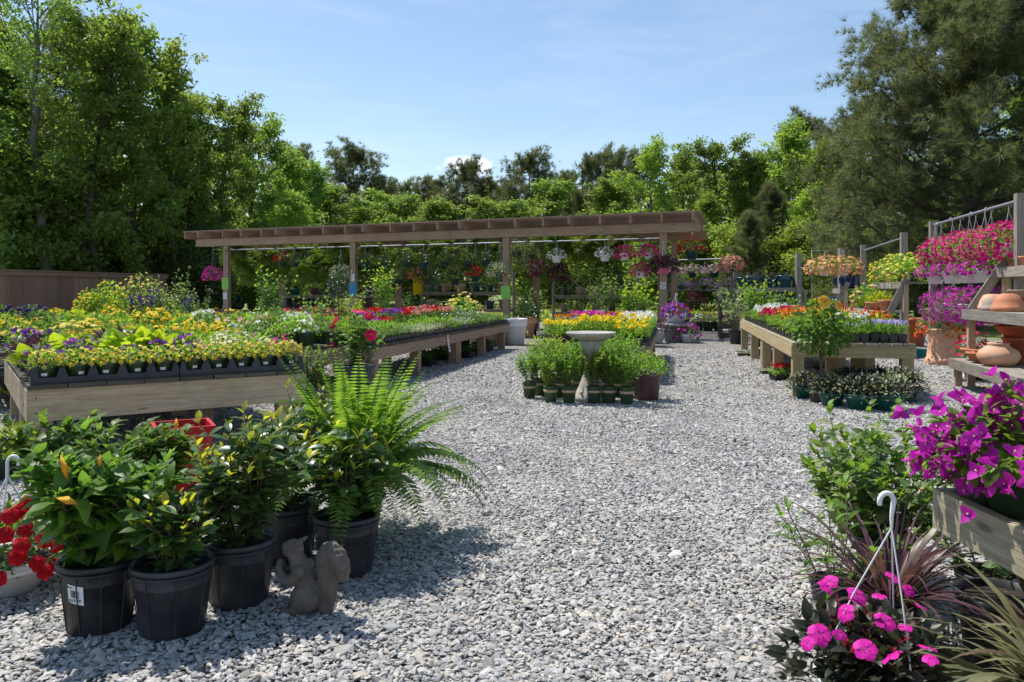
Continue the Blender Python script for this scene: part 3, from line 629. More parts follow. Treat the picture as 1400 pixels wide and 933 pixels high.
# ================================================================== SETTING: ground
def gravel_mat():
    m, nt, b = new_mat('gravel'); co = objco(nt)
    v = nt.nodes.new('ShaderNodeTexVoronoi'); v.inputs['Scale'].default_value = 36; nt.links.new(co, v.inputs['Vector'])
    sp = nt.nodes.new('ShaderNodeSeparateColor'); nt.links.new(v.outputs['Color'], sp.inputs[0])
    r = ramp(nt, [(0.0, (0.21, 0.205, 0.20)), (0.25, (0.34, 0.333, 0.32)), (0.5, (0.43, 0.42, 0.402)), (0.7, (0.495, 0.482, 0.46)), (0.85, (0.47, 0.415, 0.335)), (1.0, (0.61, 0.595, 0.565))])
    nt.links.new(sp.outputs[0], r.inputs['Fac'])
    rd = ramp(nt, [(0.0, (1, 1, 1)), (0.38, (0.82, 0.82, 0.82)), (0.68, (0.28, 0.275, 0.27))]); rd.color_ramp.interpolation = 'EASE'  # shade in the crevices between stones, painted into the colour
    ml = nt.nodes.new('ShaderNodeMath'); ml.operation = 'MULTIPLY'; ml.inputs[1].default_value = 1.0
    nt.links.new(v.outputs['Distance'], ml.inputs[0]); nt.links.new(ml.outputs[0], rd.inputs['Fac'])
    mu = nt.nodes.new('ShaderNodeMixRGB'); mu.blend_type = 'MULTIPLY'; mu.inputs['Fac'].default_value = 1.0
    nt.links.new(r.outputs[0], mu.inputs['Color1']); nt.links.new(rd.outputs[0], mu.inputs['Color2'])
    n = noise(nt, 0.5, 6, 0.6, co); rn = ramp(nt, [(0.3, (0.78, 0.79, 0.80)), (0.7, (1.12, 1.09, 1.04))]); nt.links.new(n.outputs['Fac'], rn.inputs['Fac'])
    m2 = nt.nodes.new('ShaderNodeMixRGB'); m2.blend_type = 'MULTIPLY'; m2.inputs['Fac'].default_value = 1.0
    nt.links.new(mu.outputs[0], m2.inputs['Color1']); nt.links.new(rn.outputs[0], m2.inputs['Color2'])
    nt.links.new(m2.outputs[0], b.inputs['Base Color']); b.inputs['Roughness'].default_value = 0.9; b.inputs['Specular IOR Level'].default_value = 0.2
    bp = nt.nodes.new('ShaderNodeBump'); bp.inputs['Strength'].default_value = 0.9; bp.inputs['Distance'].default_value = 0.02; bp.invert = True
    nt.links.new(v.outputs['Distance'], bp.inputs['Height']); nt.links.new(bp.outputs[0], b.inputs['Normal'])
    MATS['gravel'] = m
    m, nt, b = new_mat('stone'); g = nt.nodes.new('ShaderNodeNewGeometry'); co = objco(nt)
    r = ramp(nt, [(0.0, (0.24, 0.236, 0.228)), (0.22, (0.36, 0.353, 0.338)), (0.5, (0.44, 0.43, 0.412)), (0.72, (0.50, 0.486, 0.462)), (0.86, (0.48, 0.425, 0.345)), (1.0, (0.62, 0.605, 0.575))])
    nt.links.new(g.outputs['Random Per Island'], r.inputs['Fac'])
    n = noise(nt, 70, 6, 0.65, co); rn = ramp(nt, [(0.3, (0.72, 0.72, 0.72)), (0.7, (1.12, 1.12, 1.12))]); nt.links.new(n.outputs['Fac'], rn.inputs['Fac'])
    mu = nt.nodes.new('ShaderNodeMixRGB'); mu.blend_type = 'MULTIPLY'; mu.inputs['Fac'].default_value = 1.0
    nt.links.new(r.outputs[0], mu.inputs['Color1']); nt.links.new(rn.outputs[0], mu.inputs['Color2'])
    nl = noise(nt, 0.9, 6, 0.65, co); rl = ramp(nt, [(0.32, (0.80, 0.80, 0.81)), (0.55, (1.0, 1.0, 1.0)), (0.72, (1.12, 1.08, 1.0))]); nt.links.new(nl.outputs['Fac'], rl.inputs['Fac'])
    m3 = nt.nodes.new('ShaderNodeMixRGB'); m3.blend_type = 'MULTIPLY'; m3.inputs['Fac'].default_value = 1.0
    nt.links.new(mu.outputs[0], m3.inputs['Color1']); nt.links.new(rl.outputs[0], m3.inputs['Color2']); nt.links.new(m3.outputs[0], b.inputs['Base Color'])
    b.inputs['Roughness'].default_value = 0.85; b.inputs['Specular IOR Level'].default_value = 0.25
    MATS['stone'] = m
    m, nt, b = new_mat('lawn'); co = objco(nt)
    n = noise(nt, 0.35, 6, 0.65, co); r = ramp(nt, [(0.3, (0.10, 0.15, 0.025)), (0.55, (0.19, 0.24, 0.045)), (0.75, (0.30, 0.28, 0.11))]); nt.links.new(n.outputs['Fac'], r.inputs['Fac'])
    n2 = noise(nt, 30, 6, 0.7, co); r2 = ramp(nt, [(0.3, (0.6, 0.6, 0.6)), (0.7, (1.2, 1.2, 1.2))]); nt.links.new(n2.outputs['Fac'], r2.inputs['Fac'])
    mu = nt.nodes.new('ShaderNodeMixRGB'); mu.blend_type = 'MULTIPLY'; mu.inputs['Fac'].default_value = 1.0
    nt.links.new(r.outputs[0], mu.inputs['Color1']); nt.links.new(r2.outputs[0], mu.inputs['Color2']); nt.links.new(mu.outputs[0], b.inputs['Base Color'])
    b.inputs['Roughness'].default_value = 0.95
    MATS['lawn'] = m
gravel_mat()
def sheet(name, pts, z, mat):
    b = MB(); b.add(np.array([(x, y, z) for x, y in pts]), [list(range(len(pts)))], 0, None, False)
    return tag(link(name, b.mesh(name, mat)), kind='structure')
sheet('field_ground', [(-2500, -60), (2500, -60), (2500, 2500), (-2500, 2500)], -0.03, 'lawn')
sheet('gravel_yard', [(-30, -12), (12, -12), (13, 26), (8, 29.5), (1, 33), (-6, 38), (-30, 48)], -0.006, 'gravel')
def stones():
    rng = np.random.default_rng(5); b = MB()
    ph = (1 + 5 ** 0.5) / 2
    iv = np.array([(-1, ph, 0), (1, ph, 0), (-1, -ph, 0), (1, -ph, 0), (0, -1, ph), (0, 1, ph), (0, -1, -ph), (0, 1, -ph), (ph, 0, -1), (ph, 0, 1), (-ph, 0, -1), (-ph, 0, 1)]) / 1.9
    iF = np.array([(0, 11, 5), (0, 5, 1), (0, 1, 7), (0, 7, 10), (0, 10, 11), (1, 5, 9), (5, 11, 4), (11, 10, 2), (10, 7, 6), (7, 1, 8), (3, 9, 4), (3, 4, 2), (3, 2, 6), (3, 6, 8), (3, 8, 9), (4, 9, 5), (2, 4, 11), (6, 2, 10), (8, 6, 7), (9, 8, 1)])
    ov = np.array([(1, 0, 0), (-1, 0, 0), (0, 1, 0), (0, -1, 0), (0, 0, 1), (0, 0, -1.0)]); oF = np.array([(0, 2, 4), (2, 1, 4), (1, 3, 4), (3, 0, 4), (2, 0, 5), (1, 2, 5), (3, 1, 5), (0, 3, 5)])
    for (y0, y1, sp, tv, tf, nt_) in ((1.9, 5.6, 0.0168, iv, iF, 30), (5.6, 11.0, 0.0225, ov, oF, 16), (11.0, 17.5, 0.034, ov, oF, 12)):
        gy = np.arange(y0, y1, sp); X = []; Y = []
        for yy in gy:
            w = 0.66 * yy + 0.6; gx = np.arange(-w, w, sp); X.append(gx); Y.append(np.full(len(gx), yy))
        X = np.concatenate(X); Y = np.concatenate(Y); n = len(X)
        X = X + rng.normal(size=n) * sp * 0.4; Y = Y + rng.normal(size=n) * sp * 0.4
        Zp = rng.random(n) * 0.008 - 0.005 + 0.006 * np.sin(X * 2.1) * np.sin(Y * 1.7 + 0.6) + 0.004 * np.sin(X * 5.3 + Y * 4.1)
        S = 0.0067 * (sp / 0.0168) ** 0.9 * np.exp(rng.normal(size=n) * 0.36); k = rng.integers(0, nt_, n)
        for q in range(nt_):
            V = tv * rng.uniform(0.6, 1.35, (len(tv), 3)) * np.array([1.25 + 0.5 * rng.random(), 0.85 + 0.3 * rng.random(), 0.42 + 0.25 * rng.random()])
            i = np.where(k == q)[0]; a = rng.random(len(i)) * 6.283
            Yd = np.stack([np.cos(a), np.sin(a), rng.normal(size=len(i)) * 0.25], 1); Zd = np.array([0, 0, 1.0]) + rng.normal(size=(len(i), 3)) * 0.3
            b.scatter((V, tf), np.stack([X[i], Y[i], Zp[i]], 1), Yd, S[i] * 1.25, Z=Zd, smooth=False)
    tag(link('gravel', b.mesh('gravel', 'stone')), 'loose grey crushed stone covering the yard', kind='stuff')
stones()

# ================================================================== SETTING: trees
PT = [broad_tree(11, 14, 3.5, 0.10, 30, 0.28, 58), broad_tree(12, 14, 4.2, 0.16, 28, 0.28, 60, peak=0.58, mats=('bark', 'leaf_tree')),
      broad_tree(13, 14, 3.2, 0.06, 30, 0.26, 62, peak=0.42, mats=('bark', 'leaf_tree_light')), broad_tree(14, 14, 4.0, 0.2, 24, 0.27, 62, open_=0.2, mats=('pale_bark', 'leaf_tree_light'))]
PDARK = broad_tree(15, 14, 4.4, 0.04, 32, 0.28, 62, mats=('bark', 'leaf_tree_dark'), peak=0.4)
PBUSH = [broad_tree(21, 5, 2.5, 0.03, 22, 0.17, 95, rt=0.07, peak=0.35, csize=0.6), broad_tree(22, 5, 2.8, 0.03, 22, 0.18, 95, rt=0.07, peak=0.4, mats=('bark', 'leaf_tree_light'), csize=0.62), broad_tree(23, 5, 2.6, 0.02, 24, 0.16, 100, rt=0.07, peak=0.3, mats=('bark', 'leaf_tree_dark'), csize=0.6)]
PPINE = [pine_tree(31, 17, 4.2, 0.42, 40, 14, 8, 0.46, w=0.085, nb=12), pine_tree(32, 17, 3.6, 0.36, 40, 14, 8, 0.46, w=0.085, nb=12)]
PYOUNG = pine_tree(33, 8, 2.3, 0.08, 40, 11, 7, 0.32, rt=0.1, shape='cone', w=0.07, nb=12)
PBIG = pine_tree(35, 13, 5.4, 0.12, 92, 21, 13, 0.36, rt=0.3, w=0.062, nb=13, drop=0.28, shape='dome')
PTALL = broad_tree(41, 16, 5.2, 0.30, 28, 0.22, 58, rt=0.24, open_=0.25, peak=0.75, mats=('pale_bark', 'leaf_tree'), csize=0.6)

plant_tree(PTALL, 16, 'tall_broadleaf_tree', 72, -32, 40, 'tall grey-trunked tree with open spreading limbs above the brown wall', rz=0.6)
TREES = [
 (0, -45, 25, 42, 1.0, 'green broadleaf tree cropped by the picture edge, behind the tall open tree'), (4, 15, 92, 43, 1.0, 'dark leafy tree low behind the brown wall, beside the tall open tree'),
 (1, 128, 32, 41, 0.95, 'mid-green broadleaf tree just right of the tall open tree'), (0, 188, 26, 43, 0.85, 'tall mid-green tree whose pointed top stands against the sky, right of the tall open tree'),
 (3, 226, 70, 45, 0.8, 'loosely branched tree stepping down behind the pointed tree at the wood edge'), (4, 118, 205, 46, 1.0, 'dark rounded tree in front of the wood, above the brown wall'),
 (0, 262, 122, 47, 0.95, 'leafy tree with upright sprays, third step down of the left treeline'), (2, 205, 165, 46, 0.9, 'bright leafy tree in front of the left treeline, between wall and sky'),
 (1, 300, 140, 49, 0.9, 'full-crowned green tree behind the far left end of the pergola roof'), (2, 285, 240, 47, 1.1, 'low light-green tree just behind the left end of the pergola'),
 (1, 342, 170, 54, 1.0, 'round green tree standing above the left third of the pergola roof'), (2, 378, 200, 57, 1.0, 'light green tree behind the left part of the pergola, next to the round one'),
 (0, 412, 222, 62, 1.0, 'leafy tree sloping down toward the dark pine behind the pergola'), (0, 452, 250, 64, 1.5, 'mid-green tree in front of the dark bushy pine'),
 (2, 392, 262, 48, 1.2, 'low bright tree right behind the pergola roof, left of the dark pine'), (1, 498, 278, 66, 1.8, 'low leafy tree under the gap in the treeline'),
 (1, 545, 268, 72, 1.8, 'leafy tree in the lowest dip of the treeline'), (0, 585, 276, 66, 1.8, 'small broad tree below the pines left of the cloud'),
 (0, 752, 250, 70, 1.5, 'leafy green tree between two pines above the third pergola post'), (1, 690, 276, 62, 1.9, 'low leafy tree under the middle pines'),
 (3, 890, 198, 58, 1.0, 'light-green tree with feathery top above the right half of the pergola'), (0, 850, 246, 62, 1.4, 'leafy low tree above the right half of the pergola'),
 (0, 925, 206, 60, 0.9, 'green tree directly behind the right end of the pergola roof'), (1, 985, 198, 56, 1.0, 'broad round-topped tree right of the pergola roof'),
 (2, 950, 262, 50, 1.2, 'pale blossoming-looking tree low beside the right end of the pergola'), (0, 1022, 232, 57, 0.9, 'dark gap-filling tree between the round-topped tree and the tall bright one'),
 (2, 1082, 160, 52, 1.0, 'tallest bright green tree left of the big pine'), (2, 1135, 184, 50, 0.95, 'bright green tree tucked against the left side of the big pine'),
 (0, 1040, 205, 55, 0.9, 'mid-green tree just left of the tallest bright green tree'), (2, 1110, 255, 44, 1.2, 'low yellow-green tree below the tallest bright tree'),
 (0, 1400, 110, 37, 1.1, 'green tree showing through behind the trunk of the big pine'), (0, 1255, 250, 35, 1.2, 'leafy tree in the shade behind the big pine limbs'),
 (4, 1340, 235, 33, 1.1, 'dark leafy tree behind the pine trunk and the pink hanging baskets'), (2, 1185, 275, 38, 1.2, 'low sunlit tree under the long left limbs of the big pine')]
for (k, px, top, y, fat, lab) in TREES:
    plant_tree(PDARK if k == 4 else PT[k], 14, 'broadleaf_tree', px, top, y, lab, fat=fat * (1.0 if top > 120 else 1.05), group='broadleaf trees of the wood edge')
PINES = [(0, 485, 210, 78, 1.25, 'dark bushy pine left of the dip in the treeline'), (1, 398, 196, 74, 0.9, 'small dark pine top showing over the left treeline'), (1, 524, 244, 82, 0.9, 'shorter pine on the right shoulder of the dark bushy pine'),
 (0, 630, 228, 78, 1.15, 'spreading pine just under the small white cloud'), (1, 590, 242, 84, 0.95, 'thin pine left of the spreading pine under the cloud'), (1, 664, 244, 80, 0.8, 'lean pine right of the spreading pine under the cloud'),
 (0, 720, 215, 76, 1.1, 'tall round-headed pine above the third pergola post'), (1, 772, 236, 84, 0.9, 'smaller pine between the round-headed pine and the pair of thin ones'), (1, 808, 212, 76, 0.7, 'tall thin pine with a bare stem, left of a near twin'),
 (0, 845, 210, 78, 0.8, 'tall pine right beside the thin bare-stemmed one'), (1, 872, 205, 82, 0.8, 'dark pine top behind the feathery light-green tree'), (1, 690, 256, 88, 0.9, 'low far pine in the gap left of the round-headed pine'),
 (0, 1110, 168, 58, 0.9, 'dark pine top peeping out behind the tallest bright green tree'), (0, 1168, 152, 40, 0.95, 'dark pine behind the left limbs of the big pine'), (1, 100, 22, 50, 1.0, 'dark pine behind the tall open tree'), (0, 553, 254, 92, 0.9, 'small far pine in the dip of the treeline')]
for (k, px, top, y, fat, lab) in PINES:
    plant_tree(PPINE[k], 17, 'pine_tree', px, top, y, lab, fat=fat, group='pines of the wood edge')
plant_tree(PBIG, 13, 'big_pine_tree', 1331, -40, 27, 'huge spreading pine with drooping lower limbs, filling the upper right', fat=1.0, rz=2.2)
for (px, top, y, fat, lab) in [(1055, 250, 42, 1.0, 'young cone-shaped olive pine left of the big pine'), (1025, 288, 40, 1.0, 'short young pine above the blue square pots'), (1150, 262, 34, 1.2, 'young pine blending with the low limbs of the big pine')]:
    plant_tree(PYOUNG, 8, 'young_pine_tree', px, top, y, lab, fat=fat, group='young pines right of the pergola')
BUSH = [(0, 20, 185, 40, 1.1, 'willowy light green shrub at the picture edge behind the brown wall'), (2, 60, 300, 45, 1.2, 'dark shrub behind the brown wall under the tall open tree'), (2, 150, 290, 46, 1.2, 'dark shrub behind the middle of the brown wall'),
 (2, 225, 300, 48, 1.2, 'dark shrub behind the end of the brown wall'), (2, 285, 318, 46, 1.2, 'dark shrub behind the silver car'), (0, 345, 310, 52, 1.3, 'green shrub behind the blue pickup'),
 (2, 420, 318, 54, 1.4, 'dark shrub seen through the left bay of the pergola'), (0, 500, 322, 56, 1.4, 'shrub seen through the middle bay of the pergola, left one'), (2, 575, 325, 56, 1.4, 'shrub seen through the middle bay of the pergola, right one'),
 (0, 650, 322, 56, 1.4, 'shrub seen through the pergola left of its third post'), (1, 735, 322, 54, 1.4, 'light shrub seen through the pergola right of its third post'), (0, 815, 318, 52, 1.4, 'shrub seen through the pergola behind the white hanging pots'),
 (1, 880, 320, 50, 1.3, 'light shrub behind the fourth pergola post'), (0, 945, 305, 48, 1.3, 'tall shrub behind the red hanging begonia'), (1, 1005, 318, 46, 1.3, 'light green shrub behind the post with the salmon flower ball'),
 (0, 1060, 322, 42, 1.2, 'green shrub behind the shelf of square blue pots'), (1, 1110, 315, 40, 1.2, 'sunny shrub behind the peach hanging baskets'), (0, 1165, 322, 36, 1.1, 'leafy shrub behind the row of bare posts'),
 (0, 1225, 318, 32, 1.1, 'leafy shrub behind the yellow shelf flowers'), (2, 1290, 330, 30, 1.1, 'shaded shrub behind the magenta hanging baskets'), (2, 1370, 320, 28, 1.1, 'shaded shrub behind the tall rack post')]
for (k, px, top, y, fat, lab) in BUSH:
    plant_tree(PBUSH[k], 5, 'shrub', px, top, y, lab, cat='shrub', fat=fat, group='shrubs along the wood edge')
def far_wood():
    rng = np.random.default_rng(77); b = MB(); C = []; Rr = []
    for k in range(46):
        a = k / 45; px = -260 + 1950 * a; y = 62 + 42 * math.sin(math.pi * a) + rng.normal() * 4; x = (px - CX) * y / F
        top = np.interp(px, [-260, 150, 300, 420, 540, 700, 900, 1080, 1200, 1700], [120, 150, 200, 250, 285, 275, 250, 220, 220, 160]); hh = H + (HY - top) * y / F
        for q in range(26):
            zz = rng.random() ** 0.8 * hh; w = 4.0 * math.sqrt(max(0.1, 1 - (zz / hh) ** 2)) + 0.5
            C.append((x + rng.normal() * w, y + rng.normal() * 2, zz)); Rr.append(2.2 * rng.uniform(0.7, 1.2))
    crown_clumps(b, rng, C, Rr, 75, LEAF2, 0.75)
    tag(link('far_wood', b.mesh('far_wood', 'leaf_tree')), 'deep wood closing the view behind the treeline', kind='stuff')
far_wood()
def lawn_tufts():
    rng = np.random.default_rng(8); b = MB(); n = 9000
    y = rng.uniform(33, 62, n); x = (rng.uniform(560, 1120, n) - CX) * y / F
    P = np.stack([x, y, np.full(n, -0.03)], 1); D = rng.normal(size=(n, 3)) * 0.45; D[:, 2] = 1
    b.scatter(leaf_tpl(0.35, 2, 0.1, 0.3), P, D, rng.uniform(0.12, 0.4, n))
    tag(link('meadow_grass', b.mesh('meadow_grass', 'grass_blade')), 'sunny unmown grass beyond the gravel yard', kind='stuff')
lawn_tufts()

# ================================================================== brown wall, cars
def brown_wall():
    A = np.array(at(-60, 397, 29)[:2]); B = np.array(at(227, 397, 41)[:2]); d = B - A; L = np.linalg.norm(d); u = d / L
    w = thing('board_wall', 'long reddish-brown board wall with a flat cap behind the flower tables', 'wall', (A[0], A[1], 0), math.atan2(u[1], u[0]))
    b = MB(); n = int(L / 0.3); random.seed(3)
    for k in range(n):
        b.box(((k + 0.5) * L / n, (k % 2) * 0.012, 1.0), (L / n - 0.012, 0.03, 2.0))
    link('cladding', b.mesh('cladding', 'brown_paint'), w)
    b = MB(); b.box((L / 2, 0, 2.08), (L + 0.2, 0.22, 0.05)); b.box((L / 2, -0.06, 1.96), (L + 0.1, 0.04, 0.16)); link('cap', b.mesh('cap', 'brown_paint'), w)
    b = MB(); b.box((L / 2, 0.09, 0.5), (L, 0.05, 0.1)); b.box((L / 2, 0.09, 1.6), (L, 0.05, 0.1)); link('rail', b.mesh('rail', 'brown_paint'), w)
brown_wall()
def prism(b, prof, y0, y1, m=0):
    n = len(prof); V = [(x, y0, z) for x, z in prof] + [(x, y1, z) for x, z in prof]
    b.add(V, [[i, (i + 1) % n, n + (i + 1) % n, n + i] for i in range(n)], m, None, False)
    b.add(V, [list(range(n))[::-1], list(range(n, 2 * n))], m, None, False)
def wheel(parent, x, y):
    b = MB(); an = R_(90); b.lathe([(0.2, -0.1), (0.33, -0.1), (0.35, -0.06), (0.35, 0.06), (0.33, 0.1), (0.2, 0.1)], 20)
    w = link('wheel', b.mesh('wheel', 'tyre_rubber'), parent, (x, y, 0.35)); w.rotation_euler = (an, 0, 0)
    b = MB(); b.lathe([(0.0, -0.105), (0.06, -0.11), (0.19, -0.09), (0.21, -0.1), (0.21, 0.1), (0.19, 0.09), (0.0, 0.105)], 16); link('rim', b.mesh('rim', 'conduit'), w)
def pickup():
    p = at(356, 410, 54); t = thing('pickup_truck', 'bright blue pickup parked behind the left end of the pergola', 'truck', (p[0], p[1], 0), R_(32))
    b = MB(); prism(b, [(-2.6, 0.5), (-2.6, 0.98), (-2.5, 1.08), (0.5, 1.08), (0.55, 1.02), (0.95, 1.1), (2.3, 1.0), (2.55, 0.85), (2.6, 0.45), (2.1, 0.38), (-2.2, 0.42)], -0.88, 0.88)
    prism(b, [(-0.75, 1.083), (-0.55, 1.72), (0.55, 1.74), (1.15, 1.12)], -0.78, 0.78); link('body', b.mesh('body', 'blue_paint'), t)
    b = MB(); prism(b, [(-0.5, 1.2), (-0.42, 1.6), (0.1, 1.62), (0.1, 1.2)], -0.785, 0.785); prism(b, [(0.2, 1.2), (0.2, 1.62), (0.5, 1.64), (0.9, 1.2)], -0.785, 0.785); link('window', b.mesh('window', 'dark_glass'), t)
    for x in (-1.6, 1.65):
        for y in (-0.82, 0.82): wheel(t, x, y)
    b = MB(); b.box((-2.63, 0, 0.55), (0.12, 1.7, 0.16)); b.box((2.63, 0, 0.5), (0.12, 1.7, 0.18)); link('bumper', b.mesh('bumper', 'conduit'), t)
    for y in (-0.6, 0.6):
        b = MB(); b.box((2.59, y, 0.8), (0.06, 0.3, 0.16)); link('headlight', b.mesh('headlight', 'white_plastic'), t)
    b = MB()
    for x in (-2.3, -1.2): b.beam((x, -0.7, 1.083), (x, -0.7, 1.75), 0.05, 0.05); b.beam((x, 0.7, 1.083), (x, 0.7, 1.75), 0.05, 0.05)
    b.beam((-2.35, -0.7, 1.775), (-0.8, -0.7, 1.775), 0.05, 0.05); b.beam((-2.35, 0.7, 1.775), (-0.8, 0.7, 1.775), 0.05, 0.05); link('ladder_rack', b.mesh('ladder_rack', 'conduit'), t)
pickup()
def car():
    p = at(266, 414, 56); t = thing('parked_car', 'pale silver-blue car half hidden by the flowers, left of the blue pickup', 'car', (p[0], p[1], 0), R_(20))
    b = MB(); prism(b, [(-2.2, 0.45), (-2.25, 0.8), (-1.9, 0.98), (1.0, 0.95), (2.1, 0.8), (2.25, 0.5), (2.1, 0.3), (-2.1, 0.3)], -0.85, 0.85)
    prism(b, [(-1.75, 0.983), (-1.1, 1.38), (0.15, 1.42), (1.05, 0.96)], -0.72, 0.72); link('body', b.mesh('body', 'silver_paint'), t)
    b = MB(); prism(b, [(-1.4, 1.02), (-1.0, 1.32), (-0.4, 1.34), (-0.4, 1.02)], -0.725, 0.725); prism(b, [(-0.3, 1.02), (-0.3, 1.34), (0.15, 1.36), (0.75, 1.02)], -0.725, 0.725)
    b.add([(0.2, -0.66, 1.415), (0.2, 0.66, 1.415), (1.02, 0.66, 0.995), (1.02, -0.66, 0.995)], [[0, 1, 2, 3]], 0, None, False); link('window', b.mesh('window', 'dark_glass'), t)
    for x in (-1.35, 1.4):
        for y in (-0.8, 0.8): wheel(t, x, y)
    for y in (-0.6, 0.6):
        b = MB(); b.box((2.2, y, 0.65), (0.08, 0.3, 0.14)); link('headlight', b.mesh('headlight', 'white_plastic'), t)
car()

# ================================================================== pergola
PA = np.array([4.14, 22.0]); PU = np.array([-0.911, 0.413]); PV = np.array([0.28, 0.96])
def pg(u, v, z=0): p = PA + PU * u + PV * v; return (p[0], p[1], z)
PROT = math.atan2(PU[1], PU[0])
POSTS_U = [0.0, 4.72, 10.2, 15.6]
def pergola():
    t = thing('pergola', 'long brown timber pergola with slatted roof sheltering the hanging plants', 'pergola', (PA[0], PA[1], 0), 0)
    W = lambda u, v, z: np.array([PU[0] * u + PV[0] * v, PU[1] * u + PV[1] * v, z])
    random.seed(4)
    D = 3.5
    for v in (0, D):
        for u in POSTS_U:
            b = MB(); b.beam(W(u, v, 0), W(u, v, 2.88), 0.19, 0.19, up=(PV[0], PV[1], 0)); link('post', b.mesh('post', 'pergola_wood'), t)
    for v in (-0.13, 0.13, D - 0.13, D + 0.13):
        b = MB()
        cuts = [-1.0, 5.0, 10.1, 16.95]
        for a, c in zip(cuts[:-1], cuts[1:]): b.beam(W(a, v, 2.99), W(c - 0.006, v, 2.99), 0.05, 0.25)
        link('beam', b.mesh('beam', 'pergola_wood'), t)
    n = 22
    for k in range(n):
        u = -0.85 + k * (17.95 / (n - 1)); o = -0.86 if k % 4 == 0 else (-0.52 if k % 3 else -0.58)
        b = MB(); e = 0.0
        b.beam(W(u, o, 3.238), W(u, D + 0.6, 3.238), 0.05, 0.238); link('rafter', b.mesh('rafter', 'pergola_wood'), t)
    b = MB()
    for k in range(44):
        v = -0.5 + k * (D + 1.0) / 43
        b.beam(W(-1.0 + 0.03 * math.sin(k * 5.1), v, 3.378), W(17.25 + 0.05 * math.sin(k * 3.7), v, 3.378), 0.045, 0.034)
    link('slatted_roof', b.mesh('slatted_roof', 'pergola_wood'), t)
    for v in (0.0, D):
        b = MB()
        for a, c in zip(POSTS_U[:-1], POSTS_U[1:]): b.tube([W(a + 0.1, v, 2.72), W((a + c) / 2, v, 2.715), W(c - 0.1, v, 2.72)], 0.021, 8)
        if v: b.tube([W(POSTS_U[0] - 1, v, 2.72), W(POSTS_U[0] - 0.1, v, 2.72)], 0.021, 8)
        link('hanging_pipe', b.mesh('hanging_pipe', 'conduit'), t)
pergola()
def sign(name, label, u, z, w, h, mat, lines, dx=0.0, group=None):
    p = pg(u, -0.108, z); t = thing(name, label, 'sign', (p[0], p[1], z - h / 2), PROT + math.pi)
    b = MB(); b.box((dx, -0.004, h / 2), (w, 0.006, h)); link('sheet', b.mesh('sheet', mat), t)
    b = MB()
    rr = random.Random(int(w * 1000 + z * 77))
    for k in range(lines):
        zz = h * (0.86 - 0.74 * k / max(1, lines - 1)); x = -w * 0.4
        while x < w * 0.34:
            l = w * rr.uniform(0.06, 0.2); b.box((dx + x + l / 2, -0.0085, zz), (l, 0.002, h * 0.035)); x += l + w * 0.04
    link('lettering', b.mesh('lettering', 'ink'), t); return t
sign('paper_sign', 'lime green notice on the far left pergola post', 15.6, 1.53, 0.29, 0.39, 'lime_paper', 6)
sign('paper_sign', 'small pale blue card under the lime notice on the far left post', 15.6, 1.10, 0.18, 0.24, 'white_paper', 4)
sign('paper_sign', 'bright blue poster on the second pergola post, beside the topiary ball', 10.2, 1.33, 0.30, 0.42, 'blue_paper', 5)
sign('paper_sign', 'small white card on the second pergola post above the blue poster', 10.2, 1.72, 0.13, 0.26, 'white_paper', 3, dx=0.03)
sign('paper_sign', 'lime green notice on the third pergola post below the silver foliage', 4.72, 1.23, 0.29, 0.37, 'lime_paper', 5)
def square_sign():
    p = pg(0, -0.108, 1.42); t = thing('square_sign', 'small white square sign with a ring symbol on the fourth pergola post', 'sign', (p[0], p[1], 1.33), PROT + math.pi)
    b = MB(); b.box((0, -0.004, 0.095), (0.15, 0.006, 0.19)); link('sheet', b.mesh('sheet', 'white_paper'), t)
    b = MB(); an = np.linspace(0, 2 * np.pi, 25); b.tube([(0.05 * math.cos(a), -0.009, 0.115 + 0.05 * math.sin(a)) for a in an], 0.006, 5); b.box((0, -0.009, 0.115), (0.09, 0.003, 0.012), np.array(Matrix.Rotation(0.8, 3, 'Y'))); b.box((0, -0.009, 0.03), (0.1, 0.003, 0.014))
    link('symbol', b.mesh('symbol', 'ink'), t)
square_sign()

# ================================================================== hanging racks (posts and pipes)
def rack(label, posts, pipes, w=0.10):
    t = thing('hanging_rack', label, 'plant rack', (posts[0][0], posts[0][1], 0), 0, 'timber post racks with pipes')
    o = np.array([posts[0][0], posts[0][1], 0]); d = np.array(posts[-1][:2]) - np.array(posts[0][:2]); d = d / np.linalg.norm(d)
    for p in posts:
        b = MB(); b.beam(np.array([p[0], p[1], 0]) - o, np.array([p[0], p[1], p[2]]) - o, w, w, up=(d[0], d[1], 0)); link('post', b.mesh('post', 'grey_wood'), t)
    for (i, j, z0, z1, r) in pipes:
        a = np.array([posts[i][0], posts[i][1], z0]); c = np.array([posts[j][0], posts[j][1], z1]); e = (c - a) / np.linalg.norm(c - a)
        b = MB(); b.tube([a + e * 0.06 - o, (a + c) / 2 - o, c - e * 0.06 - o], r, 9); link('pipe', b.mesh('pipe', 'conduit'), t)
    return t
rack('nearest post rack carrying the magenta hanging baskets', [(6.51, 10.3, 2.54), (7.59, 14.5, 2.54)], [(0, 1, 2.45, 2.47, 0.023), (0, 1, 1.50, 1.50, 0.021)], 0.12)
rack('post rack behind the yellow shelf flowers', [(7.89, 16.2, 2.46), (8.95, 20.5, 2.45)], [(0, 1, 2.36, 2.30, 0.02), (0, 1, 1.42, 1.42, 0.018)], 0.125)
rack('post rack above the dark blue bowls', [(8.68, 21.2, 2.40), (8.5, 23.9, 2.40)], [(0, 1, 1.95, 1.95, 0.018)], 0.14)
rack('far post rack right of the pergola, with the salmon flower ball', [(6.9, 25.0, 2.38), (4.9, 26.6, 2.38)], [(0, 1, 2.28, 2.28, 0.022), (0, 1, 1.30, 1.30, 0.022)], 0.13)

